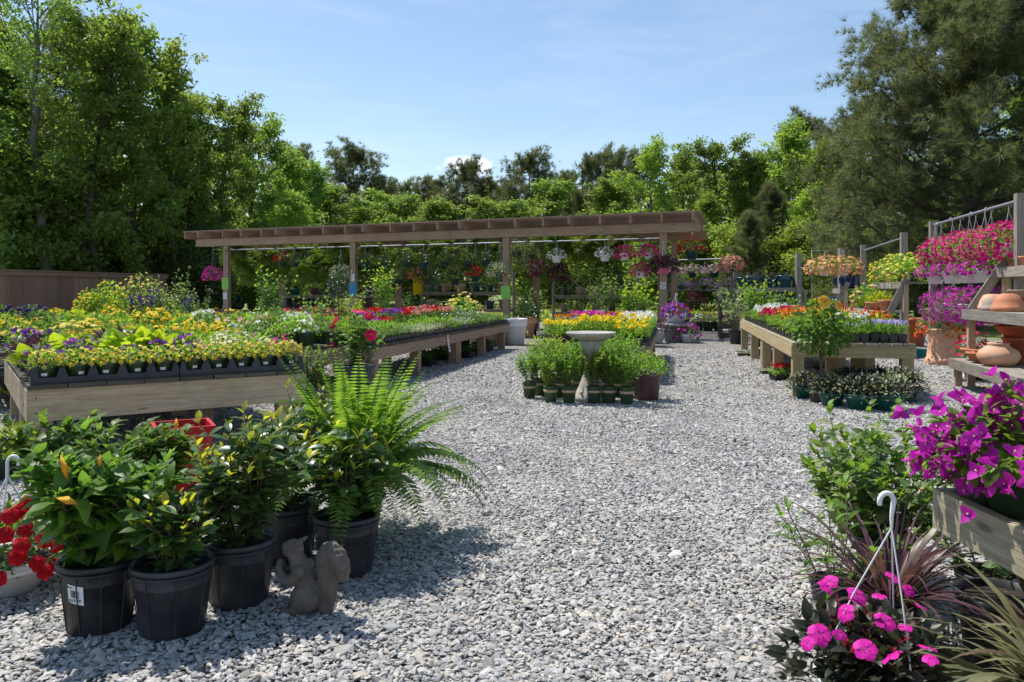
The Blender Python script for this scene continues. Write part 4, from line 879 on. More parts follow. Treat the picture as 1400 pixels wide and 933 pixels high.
# ================================================================== tables
def table(label, origin, rz, L, W, h, bh, legs, wood, deck='dark_board', lw=0.10, name='plant_table', inset=0.03, boards_x=False, bw=0.14, btop=True, gap=0.018):
    t = thing(name, label, 'plant table', (origin[0], origin[1], 0), rz, 'wooden plant tables of the yard')
    random.seed(int(L * 100)); th = 0.036
    ap = h - th - 0.002 if btop else h
    b = MB()
    if boards_x:
        n = int(W / bw)
        for k in range(n): b.box((L / 2, (k + 0.5) * W / n, h - th / 2), (L + 0.02, W / n - 0.018, th))
    else:
        n = int(L / bw)
        for k in range(n): b.box(((k + 0.5) * L / n, W / 2, h - th / 2 - (0 if btop else 0.03)), (L / n - gap - random.uniform(0, 0.006), W + (0.03 if btop else -0.09) + random.uniform(-0.006, 0.012), th * random.uniform(0.9, 1.0)), np.array(Matrix.Rotation(random.uniform(-0.006, 0.006), 3, 'Y')))
    link('deck', b.mesh('deck', deck), t)
    for (c, d) in (((L / 2, 0.02, ap - bh / 2), (L, 0.04, bh)), ((L / 2, W - 0.02, ap - bh / 2), (L, 0.04, bh)), ((0.02, W / 2, ap - bh / 2 - 0.001), (0.04, W - 0.084, bh)), ((L - 0.02, W / 2, ap - bh / 2 - 0.001), (0.04, W - 0.084, bh))):
        b = MB(); b.box(c, d)
        for e in (-1, 1):          # screw heads
            if d[0] > d[1]:
                for q in (-0.25, 0.25): b.box((c[0] + e * (d[0] / 2 - 0.06), c[1] + (-0.021 if c[1] < W / 2 else 0.021), c[2] + q * bh), (0.010, 0.003, 0.010), m=1)
        link('side_board', b.mesh('side_board', [wood, 'ink']), t)
    for (x, y) in legs:
        b = MB(); b.box((x, y, (ap - 0.004) / 2), (lw, lw, ap - 0.004)); link('leg', b.mesh('leg', wood), t)
    return t
T1O, T1R = (-3.56, 5.9), R_(34.8); T1H = 0.60
table('weathered table nearest the path, loaded with yellow trailing flowers in black trays', T1O, T1R, 2.12, 3.1, T1H, 0.235, [(0.11, 0.11), (1.96, 0.11), (1.5, 1.0), (0.11, 2.9), (2.0, 2.9), (1.5, 2.0), (0.11, 1.5)], 'weathered_wood', deck='dark_board', lw=0.13, bw=0.24, gap=0.007)
def tl(o, r, x, y, z=0):
    c, s = math.cos(r), math.sin(r); return (o[0] + x * c - y * s, o[1] + x * s + y * c, z)
T3O = tl(T1O, T1R, 2.35, 2.75); T3R = T1R
table('low table of pale small-flowered bedding plants behind the red hibiscus', T3O[:2], T3R, 1.75, 3.6, T1H, 0.2, [(0.11, 0.1), (1.64, 0.1), (0.11, 3.5), (1.64, 3.5), (1.64, 1.8), (0.11, 1.8)], 'pergola_wood', lw=0.12)
T2O = tl(T1O, T1R, -1.6, 3.75); T2R = T1R
table('broad table of orange and golden flowers in front of the brown wall', T2O[:2], T2R, 3.85, 4.6, T1H, 0.2, [(0.11, 0.1), (3.7, 0.1), (0.11, 4.5), (3.7, 4.5), (2, 0.1), (2, 4.5)], 'weathered_wood', lw=0.12)
BO = (-1.80, 10.3); BR = math.atan2(0.97, 0.22); BL = 7.9; BW = 1.5
table('long low bench of seedling packs running away toward the pergola', BO, BR, BL, BW, 0.58, 0.15, [(0.3, 0.12), (0.3, 1.38), (2.0, 0.12), (2.0, 1.38), (4.0, 0.12), (4.0, 1.38), (4.16, 0.12), (5.9, 0.12), (5.9, 1.38), (7.6, 0.12), (7.6, 1.38)], 'pergola_wood', lw=0.14)
CO = (0.38, 11.5); CRZ = R_(-11.5)
table('table of yellow and white bedding flowers behind the birdbath', CO, CRZ, 1.58, 5.0, 0.56, 0.14, [(0.12, 0.12), (1.46, 0.12), (0.12, 2.5), (1.46, 2.5), (0.12, 4.9), (1.46, 4.9)], 'pergola_wood', lw=0.12)
DO = (3.42, 9.85); DRZ = R_(-11.5)
table('long yellowish timber table of mixed flowers on the other side of the path', DO, DRZ, 1.42, 8.0, 0.66, 0.14, [(0.085, 0.085), (0.085, 2.0), (0.085, 3.6), (0.085, 3.78), (0.085, 5.6), (0.085, 7.9), (0.62, 0.9), (1.0, 1.2), (1.33, 0.085), (1.33, 2.0), (1.33, 4.0), (1.33, 6.0), (1.33, 7.9), (0.62, 4.0)], 'treated_wood', deck='mossy_board', lw=0.135)
GO = (1.49, 0.9)
table('weathered planter table edge under the purple bougainvillea', GO, 0.0, 1.5, 1.95, 0.60, 0.14, [(0.45, 1.70), (0.45, 0.12), (1.4, 1.70), (1.4, 0.12)], 'mossy_board', deck='mossy_board', lw=0.09, btop=False)

# ================================================================== pots, trays, hangers
def green_pot(): return pot_mesh('pot', 'green_plastic', 0.062, 0.080, 0.125, 0.006, 0.028, 20)
GP = green_pot()
def sticker_mesh(a0=0.25, w=0.55, r=0.0735, z0=0.045, z1=0.068):
    b = MB(); an = np.linspace(-1.57 + a0 - w / 2, -1.57 + a0 + w / 2, 6)
    V = [(r * math.cos(a), r * math.sin(a), z0) for a in an] + [((r + 0.0035) * math.cos(a), (r + 0.0035) * math.sin(a), z1) for a in an]
    b.add(V, [[i, i + 1, i + 7, i + 6] for i in range(5)]); return b.mesh('sticker', 'white_paper')
def tag_mesh(h=0.10, w=0.016, x=0.05, y=-0.05, z=0.11):
    b = MB(); b.box((x, y, z + h / 2), (w, 0.0015, h)); b.box((x, y - 0.0012, z + h * 0.7), (w * 0.7, 0.001, h * 0.3), m=1); return b.mesh('plant_tag', ['tag_plastic', 'violet_ink'])
STK = [sticker_mesh(a) for a in (0.35, -0.2, 0.1)]; TAGM = [tag_mesh(), tag_mesh(0.085, 0.014, -0.045, -0.055)]
def carry_tray_mesh(n=5, sp=0.207, w=0.2):
    b = MB(); L = n * sp
    b.box((L / 2, 0, 0.006), (L, w, 0.012))
    for y in (-w / 2, w / 2):
        b.box((L / 2, y, 0.030), (L, 0.006, 0.036))
        for k in range(n + 1):
            x = k * sp; hw = 0.040 if 0 < k < n else 0.03; x = min(max(x, 0.026), L - 0.026)
            V = [(x - hw, y - 0.004, 0.048), (x + hw, y - 0.004, 0.048), (x + hw * 0.42, y - 0.001, 0.118), (x - hw * 0.42, y - 0.001, 0.118)]
            V2 = [(a, bq + 0.02 * (1 if y < 0 else -1), c) for a, bq, c in V]
            b.add(V + V2, [[0, 1, 2, 3], [4, 7, 6, 5], [0, 4, 5, 1], [1, 5, 6, 2], [2, 6, 7, 3], [3, 7, 4, 0]], 0, None, False)
    for x in (0.003, L - 0.003): b.box((x, 0, 0.03), (0.006, w - 0.008, 0.035))
    return b.mesh('carry_tray', 'tray_plastic')
CTRAY = carry_tray_mesh()
def flat_mesh(nx=4, ny=2, cell=0.125, h=0.085, mat='black_plastic'):
    """open flat holding nx x ny square pots"""
    b = MB(); L, W = nx * cell, ny * cell
    b.box((0, 0, 0.008), (L + 0.01, W + 0.01, 0.014))
    for i in range(nx):
        for j in range(ny):
            x, y = (i - (nx - 1) / 2) * cell, (j - (ny - 1) / 2) * cell; a, c = cell * 0.38, cell * 0.475
            V = [(x - a, y - a, 0.016), (x + a, y - a, 0.016), (x + a, y + a, 0.016), (x - a, y + a, 0.016), (x - c, y - c, h), (x + c, y - c, h), (x + c, y + c, h), (x - c, y + c, h)]
            b.add(V, [[0, 1, 5, 4], [1, 2, 6, 5], [2, 3, 7, 6], [3, 0, 4, 7]], 0, None, False)
            b.add([(x - c, y - c, h - 0.012), (x + c, y - c, h - 0.012), (x + c, y + c, h - 0.012), (x - c, y + c, h - 0.012)], [[0, 1, 2, 3]], 1, None, False)
    return b.mesh('cell_flat', [mat, 'soil'])
FLATM = flat_mesh()
def hanger(L, r, h, mat='wire_grey', wt=0.003, hook=True):
    b = MB(); top = h + L
    for k in range(3):
        a = k * 2.094 + 0.5; b.tube([(r * math.cos(a), r * math.sin(a), h - 0.01), (r * 0.5 * math.cos(a), r * 0.5 * math.sin(a), h + (L - 0.09) * 0.5), (0, 0, top - 0.085)], wt, 4, 0, False)
    P = [(0, 0, top - 0.09), (0, 0, top - 0.05)] + [(0.022 - 0.022 * math.cos(q), 0, top - 0.03 + 0.03 * math.sin(q)) for q in np.linspace(0, 3.6, 9)]
    b.tube(P, wt * 1.8, 6); return b.mesh('hanger', mat)
_hc = {}
def hanger_c(L, r, h, wt=0.003, mat='wire_grey'):
    k = (round(L, 2), r, h, wt, mat)
    if k not in _hc: _hc[k] = hanger(*k[:3], mat, wt)
    return _hc[k]
POT_WHITE = pot_mesh('pot', 'white_plastic', 0.105, 0.155, 0.19, 0.008, 0.02, 24); POT_TEAL = pot_mesh('pot', 'dark_teal_plastic', 0.10, 0.15, 0.18, 0.008, 0.02, 24)
POT_BASK = pot_mesh('pot', 'green_plastic', 0.10, 0.14, 0.16, 0.008, 0.02, 20); POT_PINK = pot_mesh('pot', 'pink_plastic', 0.13, 0.165, 0.13, 0.008, 0.02, 24)
def shell(seed, R, Hh, n, lm, ls, **k): return foliage('foliage', seed, R, Hh, n, lm, ls=ls, **k)
HB = {}     # hanging plant kinds -> (pot, foliage, blossoms or None, pot radius, pot height)
def hk(key, pot, fo, bl=None, r=0.155, h=0.19): HB[key] = (pot, fo, bl, r, h)
hk('magenta', POT_WHITE, shell(301, 0.30, 0.22, 420, 'leaf_bright', 0.045, z0=0.17, zmin=-0.5), blossoms('blossoms', 301, 0.31, 0.24, 150, 'petal_magenta', TRUMPET, 0.036, 0.17, -0.45, up=0.3))
hk('bigmagenta', POT_WHITE, shell(302, 0.40, 0.30, 900, 'leaf_bright', 0.05, z0=0.17, zmin=-0.9, lump=0.25), blossoms('blossoms', 302, 0.42, 0.33, 230, 'petal_magenta', TRUMPET, 0.036, 0.17, -0.65, up=0.2))
hk('bigpurple', POT_WHITE, shell(303, 0.28, 0.15, 480, 'leaf_bright', 0.045, z0=0.18, zmin=-0.45, lump=0.2), blossoms('blossoms', 303, 0.29, 0.17, 110, 'petal_bract', TRUMPET, 0.03, 0.18, -0.35, up=0.35))
hk('lowmagenta', POT_WHITE, shell(304, 0.36, 0.30, 700, 'leaf_mid', 0.045, z0=0.14, zmin=-0.75, lump=0.2), blossoms('blossoms', 304, 0.37, 0.32, 300, 'petal_bract', TRUMPET, 0.026, 0.14, -0.8, up=0.2))
hk('white', POT_WHITE, shell(305, 0.26, 0.2, 380, 'leaf_mid', 0.045, z0=0.18, zmin=-0.3), blossoms('blossoms', 305, 0.27, 0.22, 110, 'petal_white', FLAT, 0.032, 0.18, -0.2))
hk('teal', POT_TEAL, shell(306, 0.30, 0.30, 480, 'leaf_mid', 0.06, z0=0.16, zmin=-0.25, lump=0.3), blossoms('blossoms', 306, 0.3, 0.3, 8, 'petal_white', FLAT, 0.035, 0.16, 0.1), 0.15, 0.18)
hk('tealred', POT_TEAL, shell(307, 0.29, 0.25, 380, 'leaf_mid', 0.06, z0=0.16, zmin=-0.2, lump=0.3), blossoms('blossoms', 307, 0.32, 0.32, 50, 'petal_red', FLAT, 0.045, 0.16, 0.0), 0.15, 0.18)
hk('silver', POT_TEAL, shell(308, 0.42, 0.3, 650, 'leaf_silver', 0.06, z0=0.14, zmin=-0.55, lump=0.2), blossoms('blossoms', 308, 0.42, 0.32, 60, 'petal_white', FLAT, 0.02, 0.14, -0.4), 0.15, 0.18)
hk('coleus', POT_PINK, shell(309, 0.42, 0.30, 420, 'leaf_purple', 0.11, z0=0.13, zmin=-0.3, tpl=LEAF3, lump=0.2), None, 0.165, 0.13)
hk('greygreen', POT_BASK, shell(310, 0.34, 0.62, 800, 'leaf_silver', 0.07, z0=0.14, zmin=-0.9, tpl=NARROW), None, 0.14, 0.16)
hk('darkred', POT_BASK, shell(311, 0.36, 0.36, 520, 'leaf_purple', 0.08, z0=0.14, zmin=-0.6, lump=0.2), blossoms('blossoms', 311, 0.37, 0.36, 60, 'petal_crimson', FLAT, 0.028, 0.14, -0.4), 0.14, 0.16)
hk('mauve', POT_TEAL, shell(312, 0.34, 0.22, 420, 'leaf_mid', 0.045, z0=0.15, zmin=-0.5), blossoms('blossoms', 312, 0.35, 0.24, 130, 'petal_mauve', FLAT, 0.03, 0.15, -0.1), 0.15, 0.18)
hk('lavender', POT_TEAL, shell(313, 0.36, 0.22, 420, 'leaf_mid', 0.045, z0=0.15, zmin=-0.5), blossoms('blossoms', 313, 0.37, 0.24, 110, 'petal_purple', FLAT, 0.026, 0.15, -0.2), 0.15, 0.18)
hk('salmon', POT_BASK, shell(314, 0.38, 0.28, 420, 'leaf_mid', 0.05, z0=0.14, zmin=-0.5), blossoms('blossoms', 314, 0.40, 0.31, 260, 'petal_salmon', FLAT, 0.035, 0.14, -0.45), 0.14, 0.16)
hk('peach', POT_WHITE, shell(315, 0.40, 0.26, 500, 'leaf_bright', 0.05, z0=0.16, zmin=-0.5), blossoms('blossoms', 315, 0.42, 0.3, 280, 'petal_peach', FLAT, 0.035, 0.16, -0.45))
hk('pinkpetunia', POT_TEAL, shell(316, 0.42, 0.36, 600, 'leaf_mid', 0.05, z0=0.14, zmin=-0.7), blossoms('blossoms', 316, 0.44, 0.38, 190, 'petal_hotpink', TRUMPET, 0.045, 0.14, -0.6), 0.15, 0.18)
hk('dark', POT_BASK, shell(317, 0.36, 0.30, 420, 'leaf_dark', 0.07, z0=0.14, zmin=-0.5, lump=0.2), None, 0.14, 0.16)
FERNS = [fern_mesh('fronds', 401, 84, 0.62, 'leaf_fern_dark', 12, 0.20, 0.14, 0.45, lean=1.35, lw=0.36), fern_mesh('fronds', 402, 78, 0.60, 'leaf_fern_dark', 11, 0.21, 0.14, 0.6, lean=1.35, lw=0.36), fern_mesh('fronds', 403, 78, 0.56, 'leaf_fern', 12, 0.20, 0.14, 0.4, lean=1.2, lw=0.36)]
random.seed(21)
def hang(key, label, x, y, ztop, L, group=None, name='hanging_basket', scale=1.0):
    pot, fo, bl, r, h = HB[key]; L2 = L / scale
    parts = [('pot', pot), ('foliage', fo)] + ([('blossoms', bl)] if bl else []) + [('hanger', hanger_c(L2, r, h))]
    return spawn(name, parts, label, 'hanging basket', (x, y, ztop - (L2 + h) * scale + 0.005), random.random() * 6.28, group, scale)
def hang_fern(k, label, x, y, ztop, L, group, scale=1.0):
    return spawn('hanging_fern', [('pot', POT_BASK), ('fronds', FERNS[k % 3]), ('hanger', hanger_c(L / scale, 0.14, 0.16))], label, 'hanging fern', (x, y, ztop - (L / scale + 0.16) * scale + 0.005), random.random() * 6.28, group, scale)
def upx(px, v):
    k = (px - CX) / F; a = PA + PV * v; return (k * a[1] - a[0]) / (PU[0] - k * PU[1])
def pgx(px, v): return pg(upx(px, v), v)[:2]
PZ = 2.70
for px, L, key, lab in [(761, 0.42, 'white', 'white pot of white flowers hanging alone in the right bay of the pergola'), (827, 0.40, 'white', 'white pot of white flowers hanging next to the magenta pot under the pergola'),
                        (854, 0.38, 'magenta', 'white pot of magenta petunias hanging beside the white-flowered pot'), (887, 0.36, 'magenta', 'white pot of magenta petunias hanging nearest the fourth pergola post, upper row'),
                        (876, 0.88, 'magenta', 'white pot of magenta petunias hanging in the lower row near the fourth post'), (660, 0.86, 'silver', 'silver-leaved basket with white flowers at the third pergola post'),
                        (650, 0.96, 'tealred', 'teal pot of red geraniums hanging low, left of the third pergola post'), (386, 0.42, 'tealred', 'teal pot of red geraniums hanging among the ferns in the left bay'), (403, 0.44, 'teal', 'small teal hanging pot beside the red geraniums in the left bay')]:
    x, y = pgx(683 if key == 'silver' else px, -0.24 if key == 'silver' else 0.0); hang(key, lab, x, y, PZ, L)
x, y = pgx(907, -0.27); hang('coleus', 'dark purple coleus basket in a pink pot on the front of the fourth post', x, y, 2.6, 0.72, scale=1.05)
x, y = pg(-0.75, 0.3)[:2]; hang('tealred', 'red begonia basket hanging outside the right end of the pergola', x, y, 2.86, 0.5, scale=1.25)
x, y = pg(16.25, 0.0)[:2]; hang('pinkpetunia', 'round pink and purple petunia basket outside the left end of the pergola', x, y, 2.86, 1.0, scale=0.82)
x, y = pgx(466, -0.27); hang('silver', 'silver-leaved basket on the second pergola post above the topiary ball', x, y, 2.6, 0.74, scale=0.95)
for k, px in enumerate((499, 526, 556, 579, 609, 638, 664)):
    x, y = pgx(px, 0.0); hang('teal', 'teal hanging pot of leafy green plants on the front pipe of the middle bay', x, y, PZ, 0.50 + 0.03 * (k % 2), 'teal pots along the middle bay of the pergola')
for k, px in enumerate((508, 544, 585, 622)):
    x, y = pgx(px, 0.9); hang('teal' if k % 2 else 'dark', 'dark green hanging pot in the shaded second row of the middle bay', x, y, 3.11, 1.45, 'hanging pots in the second row of the middle bay', scale=1.1)
for k, (px, v, L) in enumerate([(322, 0.5, 0.75), (345, 1.2, 0.55), (368, 0.6, 0.62), (392, 1.9, 0.5), (415, 0.5, 0.55), (440, 1.2, 0.5), (461, 0.6, 0.6), (338, 2.6, 1.0), (378, 2.8, 1.1), (410, 2.6, 1.15), (448, 2.7, 1.25), (325, 2.2, 0.9), (430, 3.2, 0.7), (356, 3.2, 0.8)]):
    x, y = pgx(px, v); hang_fern(k, 'big shaggy hanging fern crowding the left bay of the pergola', x, y, 3.11, (0.36, 1.2, 0.7)[k % 3] + 0.1 * (k % 2), 'hanging ferns in the left bay', (1.25, 1.1)[k % 2])
for k, (px, v, L) in enumerate([(315, 1.5, 0.5), (333, 0.9, 0.95), (352, 2.2, 0.7), (372, 1.6, 1.0), (388, 0.9, 0.8), (402, 2.4, 0.5), (424, 1.4, 1.0), (436, 2.2, 0.6), (452, 1.0, 1.05), (470, 2.0, 0.7), (343, 2.9, 0.5), (398, 3.2, 1.2), (460, 3.2, 1.2)]):
    x, y = pgx(px, v); hang_fern(k, 'big shaggy hanging fern crowding the left bay of the pergola', x, y, 3.11, L, 'hanging ferns in the left bay', 1.15)
for k, (px, v) in enumerate([(505, 1.2), (534, 2.1), (565, 1.2), (590, 2.2), (618, 1.2), (645, 2.2), (512, 3.2), (577, 3.2), (668, 1.4)]):
    x, y = pgx(px, v); hang_fern(k, 'hanging fern under the rafters of the middle bay', x, y, 3.11, 0.45 + 0.22 * (k % 3), 'hanging ferns in the middle bay', 1.1)
for k, (px, v) in enumerate([(498, 1.8), (522, 2.6), (550, 1.6), (575, 2.5), (603, 1.7), (630, 2.6), (655, 1.6), (672, 2.4), (540, 3.1), (614, 3.1)]):
    x, y = pgx(px, v); hang_fern(k, 'hanging fern under the rafters of the middle bay', x, y, 3.11, 0.32 + 0.2 * (k % 3), 'hanging ferns in the middle bay', 1.15)
for k, (px, v) in enumerate([(760, 1.5), (780, 2.2), (800, 1.6), (818, 2.6), (845, 2.2), (712, 3.0), (742, 2.4), (790, 3.1)]):
    x, y = pgx(px, v); hang_fern(k + (2 if k < 3 else 0), 'hanging fern behind the white pots in the right bay', x, y, 3.11, 0.38 + 0.1 * (k % 3), 'hanging ferns in the right bay', 1.2)
for px, v, L, key, lab in [(706, 0.8, 0.62, 'greygreen', 'long trailing grey-green basket just right of the third pergola post'), (728, 1.1, 0.7, 'greygreen', 'second trailing grey-green basket, behind the one at the third post'), (765, 1.6, 1.35, 'darkred', 'dark red-leaved basket hanging low in the right bay'),
                           (735, 1.5, 1.2, 'darkred', 'dark red-leaved basket close behind the trailing grey-green ones'), (838, 2.3, 1.4, 'dark', 'dark basket hanging low behind the magenta pots'), (570, 2.2, 1.25, 'salmon', 'drooping salmon-flowered basket in the back of the middle bay'), (590, 2.6, 1.35, 'greygreen', 'trailing pale basket at the back of the middle bay')]:
    x, y = pgx(px, v); hang(key, lab, x, y, 3.11, L, scale=1.05)
def bag():
    x, y = pgx(571, 1.8); t = thing('mustard_bag', 'mustard yellow cloth bag hanging at the back of the middle bay', 'bag', (x, y, 1.16), 0.2)
    b = MB(); b.lathe([(0.02, 0), (0.15, 0.02), (0.17, 0.3), (0.14, 0.55), (0.03, 0.62)], 12); link('sack', b.mesh('sack', 'petal_gold'), t); b = MB(); b.tube([(0, 0, 0.62), (0, 0, 2.0)], 0.006, 5); link('cord', b.mesh('cord', 'wire_grey'), t)
MATS['petal_gold_cloth'] = MATS['petal_gold']
bag()
# far racks
def on_line(a, c, t): return (a[0] + (c[0] - a[0]) * t, a[1] + (c[1] - a[1]) * t)
FR = ((6.9, 25.0), (4.9, 26.6))
hang('salmon', 'round ball of salmon flowers on the far rack post', 6.75, 24.82, 2.25, 0.18, scale=1.0)
for k, t in enumerate((0.25, 0.55, 0.85)):
    x, y = on_line(*FR, t); hang('mauve', 'mauve-flowered basket in the upper row of the far rack', x, y, 2.26, 0.36, 'baskets in the upper row of the far rack', scale=1.1)
for k, t in enumerate((0.1, 0.42, 0.74)):
    x, y = on_line(*FR, t); hang('lavender', 'dull lavender basket in the middle row of the far rack', x + 0.15, y + 0.3, 2.2, 0.75, 'baskets in the middle row of the far rack', scale=1.05)
for k, t in enumerate((0.12, 0.5, 0.88)):
    x, y = on_line(*FR, t); hang(('dark', 'darkred', 'dark')[k], ('dark leafy basket hanging low over the grass, nearest the fourth pergola post', 'russet basket hanging low over the grass', 'dark basket hanging low, nearest the salmon flower ball')[2 - k], x, y, 1.28, 0.32, scale=0.95)
R1 = ((6.51, 10.3), (7.59, 14.5))
for k, (px, zt) in enumerate(((1287, 2.47), (1313, 2.47), (1334, 2.46), (1355, 2.46), (1379, 2.45))):
    q = (px - CX) / F; t = (q * 10.3 - 6.51) / (1.08 - q * 4.2); x, y = on_line(*R1, t)
    hang('bigmagenta', 'big magenta petunia basket on the top pipe of the nearest rack', x, y, zt - 0.02, 0.52, 'magenta baskets on the top pipe of the nearest rack', scale=0.92)
for k, px in enumerate((1292, 1316, 1340, 1362)):
    q = (px - 4 - CX) / F; t = (q * 10.3 - 6.51) / (1.08 - q * 4.2); x, y = on_line(*R1, t)
    hang('bigpurple', 'white pot of purple-pink petunias in the second row of the nearest rack', x - 0.1, y + 0.03, 2.46, 0.86, 'purple-flowered white pots below the magenta baskets', scale=1.05)
for k, px in enumerate((1288, 1304, 1326, 1350)):
    q = (px - CX) / F; t = (q * 10.3 - 6.51) / (1.08 - q * 4.2); x, y = on_line(*R1, t)
    hang('lowmagenta', 'purple-pink petunia basket on the lower pipe of the nearest rack', x, y, 1.50, 0.42, 'petunia baskets on the lower pipe of the nearest rack', scale=0.95)
for k, (px, y) in enumerate(((1127, 20.6), (1153, 20.6))):
    x = (px - CX) * y / F; hang('peach', ('peach-flowered hanging basket, left of two above the dark blue bowls', 'peach-flowered hanging basket, right of two above the dark blue bowls')[k], x, y, 2.3, 0.42, scale=1.1)
tr_ = thing('hanging_rod', 'thin rod carrying the two peach baskets', 'rod', at(1110, 397, 20.6)[:2] + (0,)); b = MB()
X0, X1 = at(1110, 397, 20.6)[0], at(1170, 397, 20.6)[0]; b.tube([(0, 0, 0), (0, 0, 2.31), (X1 - X0, 0, 2.31), (X1 - X0, 0, 0)], 0.009, 6); link('tube', b.mesh('tube', 'conduit'), tr_)

# ================================================================== bedding plants
BEDS = {}
def bed(key, lm, bm=None, R=0.11, Hh=0.12, n=150, ls=0.035, tpl=LEAF3, nb=26, bt=FLAT, bs=0.02, zmin=0.1, eye=None, z0=0.115, up=0.5, fill=0.3, out=1.0, bup=0.6):
    L = []
    for v in range(2):
        s = len(key) * 17 + v * 101 + ord(key[0]) * 3
        f = foliage('foliage', s, R, Hh, n, lm, tpl, ls, z0, up, -0.12, fill=fill, lump=0.15)
        L.append((f, blossoms('blossoms', s, R, Hh, nb, bm, bt, bs, z0, zmin, eye, out, bup) if bm else None))
    BEDS[key] = L
bed('yellowbell', 'leaf_bright', 'petal_yellow', 0.13, 0.125, 210, 0.032, nb=52, bt=TRUMPET, bs=0.0215, zmin=-0.05, eye='petal_gold', bup=0.25)
bed('purplebell', 'leaf_mid', 'petal_purple', 0.12, 0.15, 170, 0.035, nb=26, bt=TRUMPET, bs=0.028)
bed('magentabell', 'leaf_bright', 'petal_hotpink', 0.12, 0.15, 160, 0.035, nb=18, bt=TRUMPET, bs=0.028)
bed('cream', 'leaf_bright', 'petal_cream', 0.12, 0.15, 140, 0.035, nb=46, bs=0.021)
bed('limevine', 'leaf_lime', None, 0.17, 0.13, 60, 0.11, tpl=HEART, fill=0.45)
bed('darkvine', 'leaf_purple', None, 0.15, 0.10, 60, 0.10, tpl=HEART, fill=0.45)
bed('limefine', 'leaf_lime', None, 0.12, 0.11, 200, 0.035)
bed('orange', 'leaf_mid', 'petal_orange', 0.12, 0.12, 180, 0.035, nb=16, bt=LUMP, bs=0.022, zmin=0.35)
bed('gold', 'leaf_bright', 'petal_gold', 0.13, 0.15, 190, 0.035, nb=20, bt=DAISY, bs=0.024, zmin=0.3)
bed('golddense', 'leaf_mid', 'petal_gold', 0.13, 0.14, 170, 0.04, nb=26, bt=LUMP, bs=0.026, zmin=0.4)
bed('yellowdaisy', 'leaf_mid', 'petal_yellow', 0.12, 0.13, 150, 0.04, nb=12, bt=DAISY, bs=0.032, zmin=0.55, out=1.35)
bed('mixgreen', 'leaf_mid', None, 0.12, 0.14, 190, 0.04)
bed('brightgreen', 'leaf_bright', None, 0.12, 0.13, 190, 0.038)
bed('white', 'leaf_bright', 'petal_white', 0.12, 0.12, 150, 0.036, nb=36, bs=0.02)
bed('pinkwhite', 'leaf_bright', 'petal_pink', 0.12, 0.10, 160, 0.035, nb=18, bs=0.02)
bed('silver', 'leaf_silver', None, 0.12, 0.12, 200, 0.035, tpl=LEAF2)
bed('salvia', 'leaf_mid', 'petal_violet', 0.12, 0.22, 160, 0.045, nb=40, bt=BUD, bs=0.05, zmin=0.3, bup=2.0)
bed('celosiared', 'leaf_bright', 'petal_red', 0.11, 0.13, 130, 0.045, nb=12, bt=BUD, bs=0.12, zmin=0.45, bup=4.0, out=0.85)
bed('celosiagold', 'leaf_bright', 'petal_gold', 0.11, 0.13, 130, 0.045, nb=12, bt=BUD, bs=0.11, zmin=0.45, bup=4.0, out=0.85)
bed('celosiaorange', 'leaf_bright', 'petal_orange', 0.11, 0.12, 130, 0.045, nb=12, bt=BUD, bs=0.11, zmin=0.45, bup=4.0, out=0.85)
bed('ageratum', 'leaf_mid', 'petal_lavender', 0.12, 0.11, 170, 0.04, nb=34, bt=LUMP, bs=0.022, zmin=0.25)
PLANTSEQ = random.Random(99)
def potted(key, label, p, group, h=None, extra=(), scale=1.0):
    f, bl = BEDS[key][PLANTSEQ.randint(0, 1)]
    parts = [('pot', GP, [('sticker', STK[PLANTSEQ.randint(0, 2)])] if 'sticker' in extra else [])] + [('foliage', f)] + ([('blossoms', bl)] if bl else [])
    if 'tag' in extra: parts.append(('plant_tag', TAGM[PLANTSEQ.randint(0, 1)]))
    s = scale * PLANTSEQ.uniform(0.92, 1.1)
    return spawn('potted_flower', parts, label, 'potted plant', p, 0.0 if 'sticker' in extra else PLANTSEQ.uniform(0, 6.28), group, (1, 1, 1) if 'sticker' in extra else (s, s, s * PLANTSEQ.uniform(0.9, 1.15)))
# --- nearest table: two carry trays at the front edge, more pots behind
for q in range(2):
    p = tl(T1O, T1R, 0.025 + q * 1.045, 0.115 + 0.012 * q, T1H); o = link('carry_tray', CTRAY); o.location = p; o.rotation_euler = (0, 0, T1R)
    tag(o, ('black carry tray of yellow-flowered pots at the left front of the nearest table', 'black carry tray of yellow-flowered pots at the right front of the nearest table')[q], 'tray', 'carry trays on the nearest table')
SP = {'yellowbell': 'pot of yellow trailing bell flowers', 'purplebell': 'pot of purple petunias', 'magentabell': 'pot of magenta petunias', 'cream': 'pot of massed cream flowers', 'limevine': 'large-leaved lime potato vine in a pot',
      'darkvine': 'dark purple-leaved potato vine in a pot', 'limefine': 'pot of fine lime-green foliage', 'orange': 'pot of orange marigolds', 'gold': 'pot of golden daisies', 'golddense': 'pot of dense golden marigolds', 'yellowdaisy': 'pot of tall yellow daisies',
      'mixgreen': 'pot of plain green bedding plants', 'brightgreen': 'pot of bright green bedding plants', 'white': 'pot of white bedding flowers', 'pinkwhite': 'pot of pale pink bedding flowers', 'silver': 'pot of silvery foliage', 'salvia': 'pot of violet salvia spikes'}
